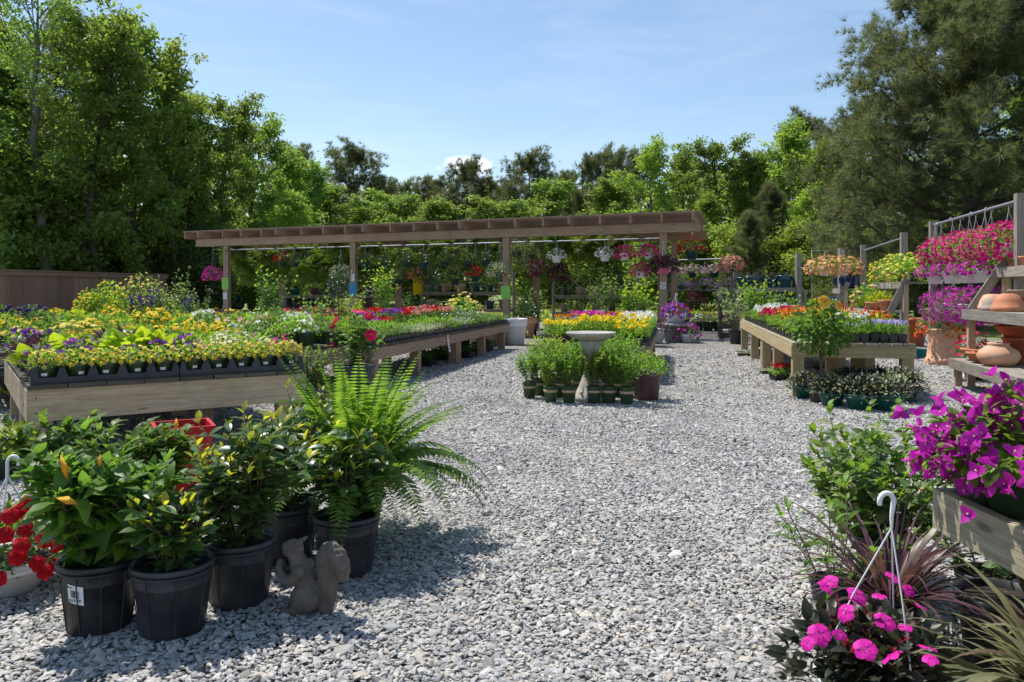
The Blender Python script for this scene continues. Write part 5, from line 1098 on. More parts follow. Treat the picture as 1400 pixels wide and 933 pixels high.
rows1 = [['yellowbell'] * 10, ['purplebell', 'purplebell', 'yellowbell', 'purplebell', 'purplebell', 'purplebell', 'magentabell', 'cream', 'magentabell', 'magentabell'],
         ['limevine', 'purplebell', 'purplebell', 'limevine', 'limevine', 'cream', 'cream', 'cream', 'cream', 'magentabell'], ['darkvine', 'limevine', 'darkvine', 'limevine', 'darkvine', 'darkvine', 'limefine', 'cream', 'limefine', 'cream'],
         ['orange', 'darkvine', 'darkvine', 'darkvine', 'limevine', 'darkvine', 'limefine', 'limefine', 'brightgreen', 'pinkwhite'], ['orange', 'orange', 'orange', 'darkvine', 'darkvine', 'orange', 'limefine', 'brightgreen', 'gold', 'pinkwhite'],
         ['mixgreen', 'orange', 'orange', 'purplebell', 'orange', 'orange', 'gold', 'brightgreen', 'brightgreen', 'pinkwhite'], ['white', 'orange', 'mixgreen', 'gold', 'orange', 'mixgreen', 'gold', 'brightgreen', 'brightgreen', 'white'],
         ['purplebell', 'mixgreen', 'orange', 'purplebell', 'white', 'gold', 'mixgreen', 'brightgreen', 'gold', 'brightgreen'], ['white', 'mixgreen', 'gold', 'gold', 'gold', 'white', 'gold', 'gold', 'gold', 'gold'], ['gold', 'purplebell', 'orange', 'gold', 'gold', 'gold', 'gold', 'golddense', 'gold', 'golddense'],
         ['yellowdaisy', 'gold', 'mixgreen', 'gold', 'mixgreen', 'gold', 'golddense', 'golddense', 'golddense', 'golddense'], ['mixgreen', 'yellowdaisy', 'yellowdaisy', 'yellowdaisy', 'mixgreen', 'gold', 'golddense', 'golddense', 'golddense', 'golddense'], ['yellowdaisy', 'mixgreen', 'yellowdaisy', 'mixgreen', 'gold', 'gold', 'golddense', 'golddense', 'golddense', 'mixgreen']]
for j, row in enumerate(rows1):
    for i, key in enumerate(row):
        if j == 0:
            x = 0.13 + i * 0.207 + (0.006 if i > 4 else 0); p = tl(T1O, T1R, x, 0.115 + (0.012 if i > 4 else 0), T1H + 0.013)
            o = potted(key, 'green pot of yellow bell flowers with a white sticker, in the front black trays', p, 'front row of pots in the black carry trays', extra=('sticker',) + (('tag',) if i in (3, 4, 6, 8) else ()))
            o.rotation_euler = (0, 0, T1R)
        else:
            p = tl(T1O, T1R, 0.12 + i * 0.209 + PLANTSEQ.uniform(-.015, .015), 0.32 + (j - 1) * 0.207 + PLANTSEQ.uniform(-.015, .015), T1H)
            potted(key, SP[key] + ' among the rows of the nearest table', p, SP[key] + ' on the nearest table', scale=1.0 + 0.012 * j)
# --- back table (gold / tall shrubs) and pale table
rng2 = random.Random(7)
for j in range(11):
    for i in range(10):
        x = 0.2 + i * 0.383; y = 0.2 + j * 0.42
        k = rng2.random()
        if x < 1.4: key = 'yellowdaisy' if k < .25 else 'mixgreen' if k < .7 else 'white' if k < .85 else 'gold'
        elif x < 2.4: key = 'gold' if k < .2 else 'salvia' if (k < .5 and j > 3) else 'mixgreen' if k < .8 else 'brightgreen'
        else: key = 'golddense' if k < .28 else 'gold' if k < .4 else 'brightgreen' if k < .75 else 'pinkwhite'
        if 4 < j and 1.2 < x < 2.6 and j % 2: continue
        potted(key, SP[key] + ' on the broad back table', tl(T2O, T2R, x, y, T1H), SP[key] + ' on the back table', scale=1.4)
for j in range(10):
    for i in range(5):
        k = rng2.random(); x = 0.18 + i * 0.345; y = 0.18 + j * 0.36
        key = 'pinkwhite' if k < .3 else 'white' if k < .55 else 'brightgreen' if k < .85 else 'mixgreen'
        potted(key, SP[key] + ' on the low pale-flowered table', tl(T3O, T3R, x, y, T1H), SP[key] + ' on the pale table', scale=1.5 * (0.85 if j < 4 else 1))
# --- flats: bench B, table C, table D
FB = {}
def flatkind(key, lm, bm=None, Hh=0.13, n=420, ls=0.04, tpl=LEAF3, nb=60, bt=FLAT, bs=0.02, zmin=0.1, bup=0.8, out=1.0, up=0.7):
    L = []
    for v in range(2):
        rng = np.random.default_rng(len(key) * 31 + ord(key[1]) + v * 57); b = MB()
        P = np.stack([rng.uniform(-0.27, 0.27, n), rng.uniform(-0.145, 0.145, n), np.zeros(n)], 1)
        top = Hh * (0.8 + 0.3 * np.sin(P[:, 0] * 23 + v) * np.sin(P[:, 1] * 25)); P[:, 2] = 0.075 + top * rng.random(n) ** 0.6
        D = rng.normal(size=(n, 3)) * 0.7; D[:, 2] += up; D[:, 0] += P[:, 0] * 2; D[:, 1] += P[:, 1] * 5
        b.scatter(tpl, P, D, ls * rng.uniform(0.65, 1.25, n), roll=rng.normal(size=n) * 0.6); f = b.mesh('foliage', lm)
        bl = None
        if bm:
            b = MB(); P = np.stack([rng.uniform(-0.26, 0.26, nb), rng.uniform(-0.14, 0.14, nb), np.zeros(nb)], 1); P[:, 2] = 0.075 + Hh * rng.uniform(0.85, 1.15, nb) * out
            N = rng.normal(size=(nb, 3)) * 0.5; N[:, 2] += bup; N[:, 1] -= 0.15
            if bt is BUD: b.scatter(bt, P, np.array([0, 0, 1.0]) + rng.normal(size=(nb, 3)) * 0.15, np.stack([bs * 0.55 * np.ones(nb), bs * rng.uniform(0.7, 1.3, nb), bs * 0.55 * np.ones(nb)], 1))
            else: b.scatter_n(bt, P, N, bs * rng.uniform(0.75, 1.2, nb), rng)
            bl = b.mesh('blossoms', bm)
        L.append((f, bl))
    FB[key] = L
flatkind('silver', 'leaf_silver', None, 0.12, 480, 0.035, LEAF2); flatkind('lime', 'leaf_bright', None, 0.12); flatkind('green', 'leaf_mid', None, 0.13); flatkind('herb', 'leaf_mid', 'petal_white', 0.13, nb=10, bs=0.016)
flatkind('redpet', 'leaf_mid', 'petal_red', 0.17, nb=34, bt=TRUMPET, bs=0.033); flatkind('pinkpet', 'leaf_mid', 'petal_salmon', 0.17, nb=34, bt=TRUMPET, bs=0.033); flatkind('purplepet', 'leaf_mid', 'petal_purple', 0.17, nb=30, bt=TRUMPET, bs=0.033)
flatkind('marigold', 'leaf_bright', 'petal_gold', 0.22, 520, 0.045, nb=44, bt=LUMP, bs=0.028); flatkind('orangemari', 'leaf_bright', 'petal_orange', 0.20, 500, 0.045, nb=36, bt=LUMP, bs=0.026)
flatkind('whitevinca', 'leaf_bright', 'petal_white', 0.2, 450, 0.045, nb=70, bs=0.024); flatkind('lavvinca', 'leaf_mid', 'petal_lavender', 0.2, 450, 0.045, nb=70, bs=0.024); flatkind('pinkvinca', 'leaf_mid', 'petal_hotpink', 0.2, 450, 0.045, nb=60, bs=0.024)
flatkind('ageratum', 'leaf_bright', 'petal_lavender', 0.13, 420, 0.045, nb=80, bt=LUMP, bs=0.02); flatkind('magenta', 'leaf_mid', 'petal_crimson', 0.17, nb=70, bs=0.025)
flatkind('celred', 'leaf_bright', 'petal_red', 0.15, nb=22, bt=BUD, bs=0.13, out=0.9); flatkind('celgold', 'leaf_bright', 'petal_gold', 0.15, nb=24, bt=BUD, bs=0.12, out=0.9); flatkind('celorange', 'leaf_bright', 'petal_orange', 0.14, nb=24, bt=BUD, bs=0.11, out=0.9)
FN = {'silver': 'silvery-leaved seedlings', 'lime': 'bright lime seedlings', 'green': 'plain green seedlings', 'herb': 'green seedlings with tiny white flowers', 'redpet': 'red petunias', 'pinkpet': 'salmon pink petunias', 'purplepet': 'purple petunias', 'marigold': 'golden yellow marigolds',
      'orangemari': 'orange marigolds', 'whitevinca': 'massed white flowers', 'lavvinca': 'lavender flowers', 'pinkvinca': 'hot pink flowers', 'ageratum': 'fluffy lavender ageratum', 'magenta': 'crimson-pink flowers', 'celred': 'red plumed celosia', 'celgold': 'golden plumed celosia', 'celorange': 'orange plumed celosia'}
def flat(key, p, rz, where, scale=1.0, zs=1.0):
    f, bl = FB[key][PLANTSEQ.randint(0, 1)]
    return spawn('seedling_flat', [('cell_flat', FLATM), ('foliage', f)] + ([('blossoms', bl)] if bl else []), 'black flat of ' + FN[key] + ' ' + where, 'plant flat', p, rz + (math.pi if PLANTSEQ.random() < .5 else 0), FN[key] + ' ' + where, (scale, scale, scale * zs * PLANTSEQ.uniform(0.78, 1.22)))
for i in range(15):
    for j in range(5):
        x = 0.28 + i * 0.525; y = 0.155 + j * 0.298
        if j == 0: key = 'green' if i < 3 else 'silver' if i < 6 else 'green' if i < 8 else 'silver' if i == 8 else 'herb' if i < 12 else 'green'
        elif j < 3: key = 'lime' if i < 9 else 'green' if (i + j) % 2 else 'herb'
        else: key = 'lime' if i < 4 else ('redpet', 'purplepet')[(i + j) % 2] if i < 8 else ('pinkpet', 'redpet', 'pinkpet')[(i + j) % 3] if i < 13 else 'herb'
        flat(key, tl(BO, BR, x, y, 0.58), BR, 'on the long low bench', zs=1.0 if j < 3 else 1.25)
for j in range(16):
    for i in range(3):
        x = 0.29 + i * 0.5; y = 0.17 + j * 0.30
        key = 'marigold' if j < 4 else ('orangemari' if i == 0 else 'marigold' if i == 1 else 'whitevinca') if j < 6 else ('lavvinca', 'pinkvinca', 'whitevinca')[i] if j < 9 else ('pinkvinca', 'orangemari', 'whitevinca')[i] if j < 12 else ('lavvinca', 'redpet', 'whitevinca')[i]
        flat(key, tl(CO, CRZ, x, y, 0.56), CRZ, 'on the table behind the birdbath', scale=0.97, zs=1.0)
for j in range(25):
    for i in range(3):
        x = 0.28 + i * 0.43; y = 0.2 + j * 0.31
        if j == 0: key = ('herb', 'whitevinca', 'ageratum')[i]
        elif j < 2: key = ('lime', 'ageratum', 'ageratum')[i]
        elif j < 4: key = ('orangemari', 'celgold', 'orangemari')[i]
        elif j < 8: key = (('celorange', 'orangemari')[j % 2], ('celgold', 'celorange')[j % 2], ('celred', 'celgold', 'celred')[j % 3])[i]
        elif j < 11: key = ('lime', 'celorange', 'celred')[i]
        elif j < 15: key = ('magenta', 'celorange', 'magenta')[i]
        elif j < 19: key = ('whitevinca', 'magenta', 'magenta')[i]
        else: key = ('herb', 'whitevinca', 'green')[i]
        if i == 0 and j == 0: continue
        flat(key, tl(DO, DRZ, x, y, 0.66), DRZ, 'on the yellowish timber table', scale=0.84, zs=1.25)

# ================================================================== foreground, left group
def ribbed_pot(name, mat, r0, r1, h):
    b = pot_mb(r0, r1, h, 0.006, 0.022, 48); b.lathe([(r1 - 0.004, h - 0.036), (r1 + 0.0035, h - 0.034), (r1 + 0.0035, h - 0.028), (r1 - 0.003, h - 0.026)], 48); return b.mesh(name, [mat, 'soil'])
NPOT = ribbed_pot('pot', 'grey_black_plastic', 0.116, 0.148, 0.265); NPOT2 = ribbed_pot('pot', 'black_plastic', 0.116, 0.146, 0.265)
def rib_seams(r0, r1, h, n=8):
    b = MB()
    for k in range(n):
        a = k * 6.283 / n + 0.2; b.tube([((r0 + 0.001) * math.cos(a), (r0 + 0.001) * math.sin(a), 0.01), ((r1 - 0.001) * math.cos(a), (r1 - 0.001) * math.sin(a), h - 0.03)], 0.0024, 4)
    return b.mesh('rib', 'grey_black_plastic')
def shrub_thing(name, label, cat, loc, pot, b, leafm, extra=(), stem='woody_stem', rz=0.0, potscale=1.0, group=None):
    t = thing(name, label, cat, loc, rz, group); link('pot', pot, t).scale = (potscale,) * 3 if np.ndim(potscale) == 0 else potscale
    link('foliage', b.mesh('foliage', [leafm[0], stem, leafm[1] if len(leafm) > 1 else leafm[0]]), t)
    for nm, me in extra: link(nm, me, t)
    return t
def bud_mesh(name, mat, items):
    b = MB()
    for (p, d, l, w) in items: b.scatter(BUD, [p], [d], np.array([[w, l, w]]))
    return b.mesh(name, mat)
def big_bloom(name, mat, items, tpl=None, eye=None, seed=0):
    rng = np.random.default_rng(seed); b = MB(); tpl = tpl or petal_ring()
    for (p, nrm, s) in items: b.scatter_n(tpl, [p], [nrm], [s], rng)
    if eye:
        for (p, nrm, s) in items: nn = unit(np.array(nrm, float)); b.tube([np.array(p), np.array(p) + nn * s * 0.9], [s * 0.06, s * 0.05], 5, 1)
    return b.mesh(name, [mat, eye] if eye else mat)
def near(px, base, r):          # centre of a pot whose front foot is at this ground row
    x, y, _ = ground(px, base); return (((px - CX) / F) * (y + r), y + r, 0)
# hibiscus with barcode pot
b, tips = stemmed(51, 13, 0.44, 0.74, HIB, 0.118, 30, 0.22, HIB, 5, 0.075, 0.006, nbr=4, droop=0.28, lo=0.06)
pa = near(136, 874, 0.128)
rel = lambda px, py, Y: tuple(np.array(at(px, py, Y)) - np.array(pa))
pet = bud_mesh('blossom', 'petal_apricot', [(rel(92, 657, 2.80), (-0.15, -0.2, 1), 0.098, 0.055), (rel(240, 590, 2.95), (0.05, 0, 1), 0.05, 0.04), (rel(76, 681, 2.78), (1, -0.15, -0.22), 0.09, 0.062), (rel(136, 640, 2.8), (0.1, -.1, 1), 0.05, 0.03)])
buds = bud_mesh('buds', 'leaf_lime', [(tuple(p), tuple(d), 0.042, 0.028) for p, d in tips[::3]])
t = shrub_thing('hibiscus', 'big-leaved hibiscus with wilted yellow buds, in the black pot with a barcode label', 'shrub', pa, NPOT2, b, ('leaf_hibiscus', 'leaf_hibiscus'), [('blossom', pet), ('buds', buds)])
link('rib', rib_seams(0.116, 0.146, 0.265, 10), t)
lb = MB(); an = np.linspace(-1.98, -1.50, 8); zz = (0.135, 0.205); rr = lambda z: 0.1185 + (0.140 - 0.116) * z / 0.243
lb.add([(rr(z) * math.cos(a), rr(z) * math.sin(a), z - 0.02 * (a + 1.98)) for z in zz for a in an], [[i, i + 1, i + 9, i + 8] for i in range(7)])
lab = link('price_label', lb.mesh('price_label', 'white_paper'), t)
bb = MB(); random.seed(12); a = -1.88
while a < -1.62:
    wv = random.choice((0.004, 0.007, 0.012)); z0, z1 = 0.158, 0.186; dz = -0.02 * (a + 1.98)
    bb.add([((rr(z) + 0.0012) * math.cos(q), (rr(z) + 0.0012) * math.sin(q), z + dz) for z in (z0, z1) for q in (a, a + wv)], [[0, 1, 3, 2]]); a += wv + random.choice((0.004, 0.008))
link('barcode', bb.mesh('barcode', 'ink'), lab)
fc = bpy.data.curves.new('price_lettering', 'FONT'); fc.body = '$19.99'; fc.size = 0.018; fc.align_x = 'CENTER'; fc.extrude = 0.0003; fo = bpy.data.objects.new('price_lettering', fc); COL.objects.link(fo); fo.parent = lab
fc.materials.append(MATS['ink']); am = -1.75; fo.data.resolution_u = 3; fo.location = ((rr(.142) + 0.0025) * math.cos(am), (rr(.142) + 0.0025) * math.sin(am), 0.137); fo.rotation_euler = (R_(86), R_(1.5), am + math.pi / 2)
dg = bpy.context.evaluated_depsgraph_get(); tm = bpy.data.meshes.new_from_object(fo.evaluated_get(dg)); fl_, fr_ = tuple(fo.location), tuple(fo.rotation_euler); bpy.data.objects.remove(fo)
fo = link('price_lettering', tm, lab, fl_); fo.rotation_euler = fr_
# glossy broadleaf shrubs
def gardenia(seed, px, base, label, Hh, spread, nst=9, ls=0.092, extra=(), pot=NPOT, lean=(0, 0), per=38):
    b, tips = stemmed(seed, nst, Hh, spread, GARD, ls, per, 0.23, GARD, 2, 0.055, 0.005, nbr=5, droop=0.05, tiplift=1.2, lean=lean, lo=0.04)
    t = shrub_thing('glossy_shrub', label, 'shrub', near(px, base, 0.128), pot, b, ('leaf_glossy', 'leaf_newgrowth'), extra, rz=seed * 0.7)
    link('rib', rib_seams(0.116, 0.148, 0.265), t); return t
gardenia(61, 236, 880, 'short glossy shrub with lime new leaves in the front-most black nursery pot', 0.30, 0.75, 13)
gardenia(62, 327, 838, 'taller glossy shrub with yellow-green tips in the black pot left of the squirrel statue', 0.46, 0.58, 14)
gardenia(63, 474, 794, 'glossy shrub with orange new leaves in the black pot right behind the squirrel statue', 0.38, 0.55, 12)
gardenia(64, 392, 776, 'glossy shrub in a shaded black pot, hidden between the squirrel statue and its neighbours', 0.52, 0.45, 10)
b, tips = stemmed(65, 11, 0.42, 0.7, HIB, 0.112, 28, 0.22, HIB, 4, 0.07, 0.006, nbr=4, lo=0.06)
shrub_thing('hibiscus', 'second leafy hibiscus behind the one with the barcode pot, beside the red planter', 'shrub', near(90, 760, 0.128), NPOT2, b, ('leaf_hibiscus', 'leaf_hibiscus'))
b, tips = stemmed(66, 11, 0.40, 0.6, HIB, 0.112, 28, 0.22, HIB, 4, 0.07, 0.006, nbr=4, lo=0.06)
shrub_thing('hibiscus', 'leafy hibiscus in front of the red planter', 'shrub', near(205, 775, 0.128), NPOT2, b, ('leaf_hibiscus', 'leaf_hibiscus'))
# red planter
def red_planter():
    p = ground(250, 676); t = thing('red_planter', 'square red plastic planter box behind the hibiscus leaves', 'planter', (p[0], p[1], 0), R_(28))
    b = MB(); a0, a1, h = 0.13, 0.165, 0.42
    q = lambda a, z: [(-a, -a, z), (a, -a, z), (a, a, z), (-a, a, z)]
    V = q(a0, 0) + q(a1, h) + q(a1 + 0.012, h) + q(a1 + 0.012, h + 0.03) + q(a1 - 0.01, h + 0.03) + q(a1 - 0.02, h - 0.09)
    Fc = [[3, 2, 1, 0]] + [[4 * k + i, 4 * k + (i + 1) % 4, 4 * k + 4 + (i + 1) % 4, 4 * k + 4 + i] for k in range(5) for i in range(4)]
    b.add(V, Fc, 0, None, False); link('box', b.mesh('box', 'red_plastic'), t)
    b = MB(); b.add(q(a1 - 0.02, h - 0.09), [[0, 1, 2, 3]], 0, None, False); link('soil', b.mesh('soil', 'soil'), t)
red_planter()
# big fern
pf = near(486, 755, 0.13)
pf = (pf[0], pf[1] + 0.05, 0)
t = spawn('potted_fern', [('pot', pot_mesh('pot', 'plum_clay', 0.10, 0.135, 0.24)), ('fronds', fern_mesh('fronds', 71, 104, 0.84, 'leaf_fern', 40, 0.10, 0.22, 0.0, 3, lean=0.48, bends=(0.25, 0.65, 1.35)))], 'large bright green fern arching over the gravel beside the squirrel statue', 'fern', pf, 1.1)
o = link('plant_tag', tag_mesh(0.1, 0.03, 0.02, 0.0, 0.0), t); o.location = (0.27, -0.16, 0.36)
# red petunia bowl
pb = near(10, 824, 0.14)
bowl = pot_mesh('bowl', 'white_plastic', 0.12, 0.20, 0.15, 0.008, 0.018, 32)
spawn('flower_bowl', [('bowl', bowl), ('foliage', foliage('foliage', 81, 0.22, 0.24, 420, 'leaf_mid', LEAF3, 0.05, 0.14, 0.4, -0.2)), ('blossoms', big_bloom('blossoms', 'petal_red', [((0.24 * math.cos(a) * s, 0.24 * math.sin(a) * s, z), (math.cos(a), math.sin(a), 0.5), 0.038) for a, s, z in [(-1.2, .95, .2), (-0.9, 1.02, .16), (-0.7, .9, .24), (-1.5, 1.05, .13), (-0.5, 1., .2), (-1.0, .8, .30), (-0.6, .75, .33), (-1.4, .8, .29), (-1.9, 1.0, .2), (-2.2, .9, .25), (-1.7, .7, .34), (-0.2, 1., .22), (0.3, .9, .28), (-1.05, .6, .37), (-0.8, 1.06, .12), (-1.15, 1.02, .25), (-1.3, .7, .36), (-.9, .72, .4), (-.55, .95, .13)]], petal_ring(5, 1.1, 5, 0.25, 0.5, 0.0, 0.66, 0.07), None, 5)),
      ('hanger', hanger(0.42, 0.16, 0.16, 'white_plastic', 0.004))], 'white hanging bowl of bright red petunias standing on the gravel', 'flower bowl', pb, 0.35)
p = ground(20, 636)
for k, (px, py, s) in enumerate([(22, 648, 1.5), (45, 625, 1.3), (-8, 655, 1.5)]):
    q = ground(px, py); f, _ = BEDS['limefine'][k % 2]; spawn('potted_flower', [('pot', GP), ('foliage', f)], 'small lime-leaved plant on the gravel at the foot of the nearest table', 'potted plant', q, k, 'lime plants at the foot of the nearest table', s)
for k, (px, py, key, s, lab) in enumerate([(8, 560, 'limevine', 1.9, 'lime-leaved vine in a dark pot at the picture edge beside the nearest table'), (-6, 520, 'white', 2.0, 'pot of white flowers at the picture edge left of the nearest table')]):
    q = ground(px, py); f, bl = BEDS[key][0]; spawn('potted_flower', [('pot', NPOT)] + [('foliage', f)] + ([('blossoms', bl)] if bl else []), lab, 'potted plant', (q[0], q[1], 0), k, None, 1.3).children[1].location = (0, 0, 0.1)
# squirrel
def squirrel():
    b = MB(); sc = 0.000443
    def c(x, y, dy=0.0): return np.array([(x - 420) * sc, dy, (785 - y) * sc])
    def chain(pts):
        for (x0, y0, r0, d0), (x1, y1, r1, d1) in zip(pts[:-1], pts[1:]):
            A, B = c(x0, y0, d0), c(x1, y1, d1); n = max(3, int(np.linalg.norm(B - A) / (min(r0, r1) * sc * 0.3)))
            for k in range(n + 1):
                s = k / n; b.ball(A + (B - A) * s, (r0 + (r1 - r0) * s) * sc, 14, 10)
    b.ball(c(390, 615, 0), (0.062, 0.058, 0.067), 20, 14)
    for d in (-0.036, 0.036):
        b.ball(c(375, 625, d), (0.060, 0.036, 0.060), 18, 12); chain([(300, 735, 46, d), (230, 745, 42, d * 1.05), (180, 745, 34, d * 1.05)])
    chain([(375, 560, 115, 0), (330, 430, 98, 0), (285, 320, 82, 0), (250, 240, 66, 0)])
    b.ball(c(238, 205, 0), (0.043, 0.036, 0.040), 18, 12); chain([(238, 205, 80, 0), (190, 190, 55, 0), (168, 185, 40, 0)])
    b.ball(c(205, 235, 0), (0.03, 0.028, 0.022), 14, 10)
    for d in (-0.024, 0.024):
        chain([(285, 150, 28, d), (318, 128, 20, d * 1.15), (340, 112, 10, d * 1.3)])
        chain([(335, 380, 62, d * 1.9), (275, 450, 55, d * 2.1), (200, 460, 46, d * 1.7), (125, 410, 36, d * 0.7), (112, 360, 32, d * 0.5)])
        b.ball(c(176, 172, d * 1.15), 0.0065, 10, 8)
    b.ball(c(110, 345, 0), (0.016, 0.017, 0.02), 12, 8)
    chain([(540, 715, 72, 0), (565, 620, 78, 0), (570, 500, 88, 0), (560, 380, 98, 0), (555, 270, 104, 0), (590, 220, 98, 0), (650, 265, 96, 0), (690, 350, 84, 0), (705, 420, 62, 0)])
    me = b.mesh('squirrel_raw', 'cast_stone'); o = link('squirrel_raw', me)
    m = o.modifiers.new('r', 'REMESH'); m.mode = 'VOXEL'; m.voxel_size = 0.0035
    m2 = o.modifiers.new('s', 'SMOOTH'); m2.iterations = 6; m2.factor = 0.5
    dg = bpy.context.evaluated_depsgraph_get(); dg.update()
    nm = bpy.data.meshes.new_from_object(o.evaluated_get(dg)); nm.name = 'squirrel_statue'; bpy.data.objects.remove(o)
    # fur grooves on the tail
    V = np.zeros(len(nm.vertices) * 3); nm.vertices.foreach_get('co', V); V = V.reshape(-1, 3)
    N = np.zeros(len(nm.vertices) * 3); nm.vertices.foreach_get('normal', N); N = N.reshape(-1, 3)
    tail = np.clip((V[:, 0] - 0.026) / 0.015, 0, 1); ang = np.arctan2(V[:, 2] - 0.22, V[:, 0] - 0.075)
    V = V + N * (tail * (0.0018 * np.sin(ang * 13 + V[:, 1] * 160) + 0.0012 * np.sin(V[:, 1] * 420 + V[:, 2] * 90)))[:, None]
    nm.vertices.foreach_set('co', V.ravel()); nm.polygons.foreach_set('use_smooth', np.ones(len(nm.polygons), bool))
    if not nm.materials: nm.materials.append(MATS['cast_stone'])
    q = ground(423, 846); o = link('squirrel_statue', nm); o.location = (q[0], q[1] + 0.05, 0.0); o.rotation_euler = (0, 0, R_(-8))
    tag(o, 'brown cast stone squirrel statue sitting on the gravel with head raised', 'statue')
squirrel()

# ================================================================== foreground, right group
def bougainvillea(seed, loc, label, rz, Hh=0.34, nst=9, spread=0.9, lean=(0, 0)):
    nst += 3; spread *= 1.25; Hh *= 0.86
    b, tips = stemmed(seed, nst, Hh, spread, leaf_tpl(0.62, 5, 0.22, 0.25, 0.4), 0.070, 46, 0.12, leaf_tpl(0.62, 5, 0.22, 0.25, 0.4), 5, 0.048, 0.0045, nbr=4, droop=0.2, arch=0.16, lean=lean)
    rng = np.random.default_rng(seed + 5); m = MB(); c = MB(); br = leaf_tpl(0.72, 4, 0.3, 0.05, 0.42)
    for p, d in tips:
        if rng.random() < 0.50: continue
        for q in range(rng.integers(2, 6)):
            o = p + rng.normal(size=3) * 0.042; ax = unit(d + rng.normal(size=3) * 0.8 + np.array([0, -0.1, 0.1])); e1 = unit(np.cross(ax, rng.normal(size=3))); e2 = np.cross(ax, e1)
            for w in range(3):
                a = w * 2.094; rd = e1 * math.cos(a) + e2 * math.sin(a)
                m.scatter(br, [o], [rd * 0.8 + ax * 0.6], [rng.uniform(0.032, 0.048)], Z=[ax - rd * 0.6])
            c.tube([o, o + ax * 0.018], [0.0014, 0.003], 4)
    t = thing('bougainvillea', label, 'flowering shrub', loc, rz); link('pot', BPOT, t)
    link('foliage', b.mesh('foliage', ['leaf_bright', 'woody_stem', 'leaf_bright']), t); link('blossoms', m.mesh('blossoms', 'petal_bract'), t); link('flower_eyes', c.mesh('flower_eyes', 'petal_cream'), t)
BPOT = ribbed_pot('pot', 'green_plastic', 0.075, 0.095, 0.15)
GZ = 0.605 - 0.03
bougainvillea(91, (1.64, 2.62, GZ), 'purple bougainvillea nearest the table corner, reaching out over the path', 0.3, 0.34, 10, 0.95, lean=(-0.25, 0.0))
bougainvillea(92, (1.90, 2.70, GZ), 'purple bougainvillea behind the corner one, tallest of the table', 1.9, 0.40, 10, 0.8)
bougainvillea(93, (1.72, 2.18, GZ), 'purple bougainvillea spilling over the planter boards in the right foreground', 3.3, 0.26, 10, 0.95, lean=(0.1, 0.0))
bougainvillea(94, (1.98, 2.36, GZ), 'purple bougainvillea at the picture edge, behind the one spilling over the boards', 4.4, 0.36, 9, 0.9)
bougainvillea(90, (1.60, 2.74, GZ), 'purple bougainvillea sprays hanging over the far corner of the planter table', 5.3, 0.24, 7, 1.1, lean=(-0.45, -0.1))
# variegated lantana on the ground
b, tips = stemmed(95, 20, 0.52, 1.0, leaf_tpl(0.6, 4, 0.25, 0.3, 0.4), 0.075, 36, 0.12, leaf_tpl(0.6, 4, 0.25, 0.3, 0.4), 5, 0.045, 0.004, nbr=5, droop=0.15, lo=0.08)
shrub_thing('lantana', 'leafy variegated green shrub on the gravel below the bougainvillea', 'shrub', (1.64, 3.55, 0), NPOT, b, ('leaf_variegated', 'leaf_bright'), [('blossoms', bud_mesh('blossoms', 'petal_apricot', [((0.08, -0.40, 0.42), (0, -0.5, 1), 0.03, 0.035), ((0.10, -0.39, 0.43), (0.4, -0.5, 1), 0.03, 0.03), ((-0.02, -0.36, 0.5), (0, -0.5, 1), 0.025, 0.03)]))], potscale=0.85, stem='plant_stem')
b, tips = stemmed(96, 8, 0.36, 1.2, LANCE, 0.10, 14, 0.12, LANCE, 3, 0.06, 0.004, nbr=2, droop=0.1)
shrub_thing('leafy_shrub', 'sparse bright-leaved plant sprawling onto the path beside the purple grass', 'shrub', (1.27, 3.18, 0), NPOT, b, ('leaf_hibiscus', 'leaf_bright'), potscale=0.6, stem='plant_stem')
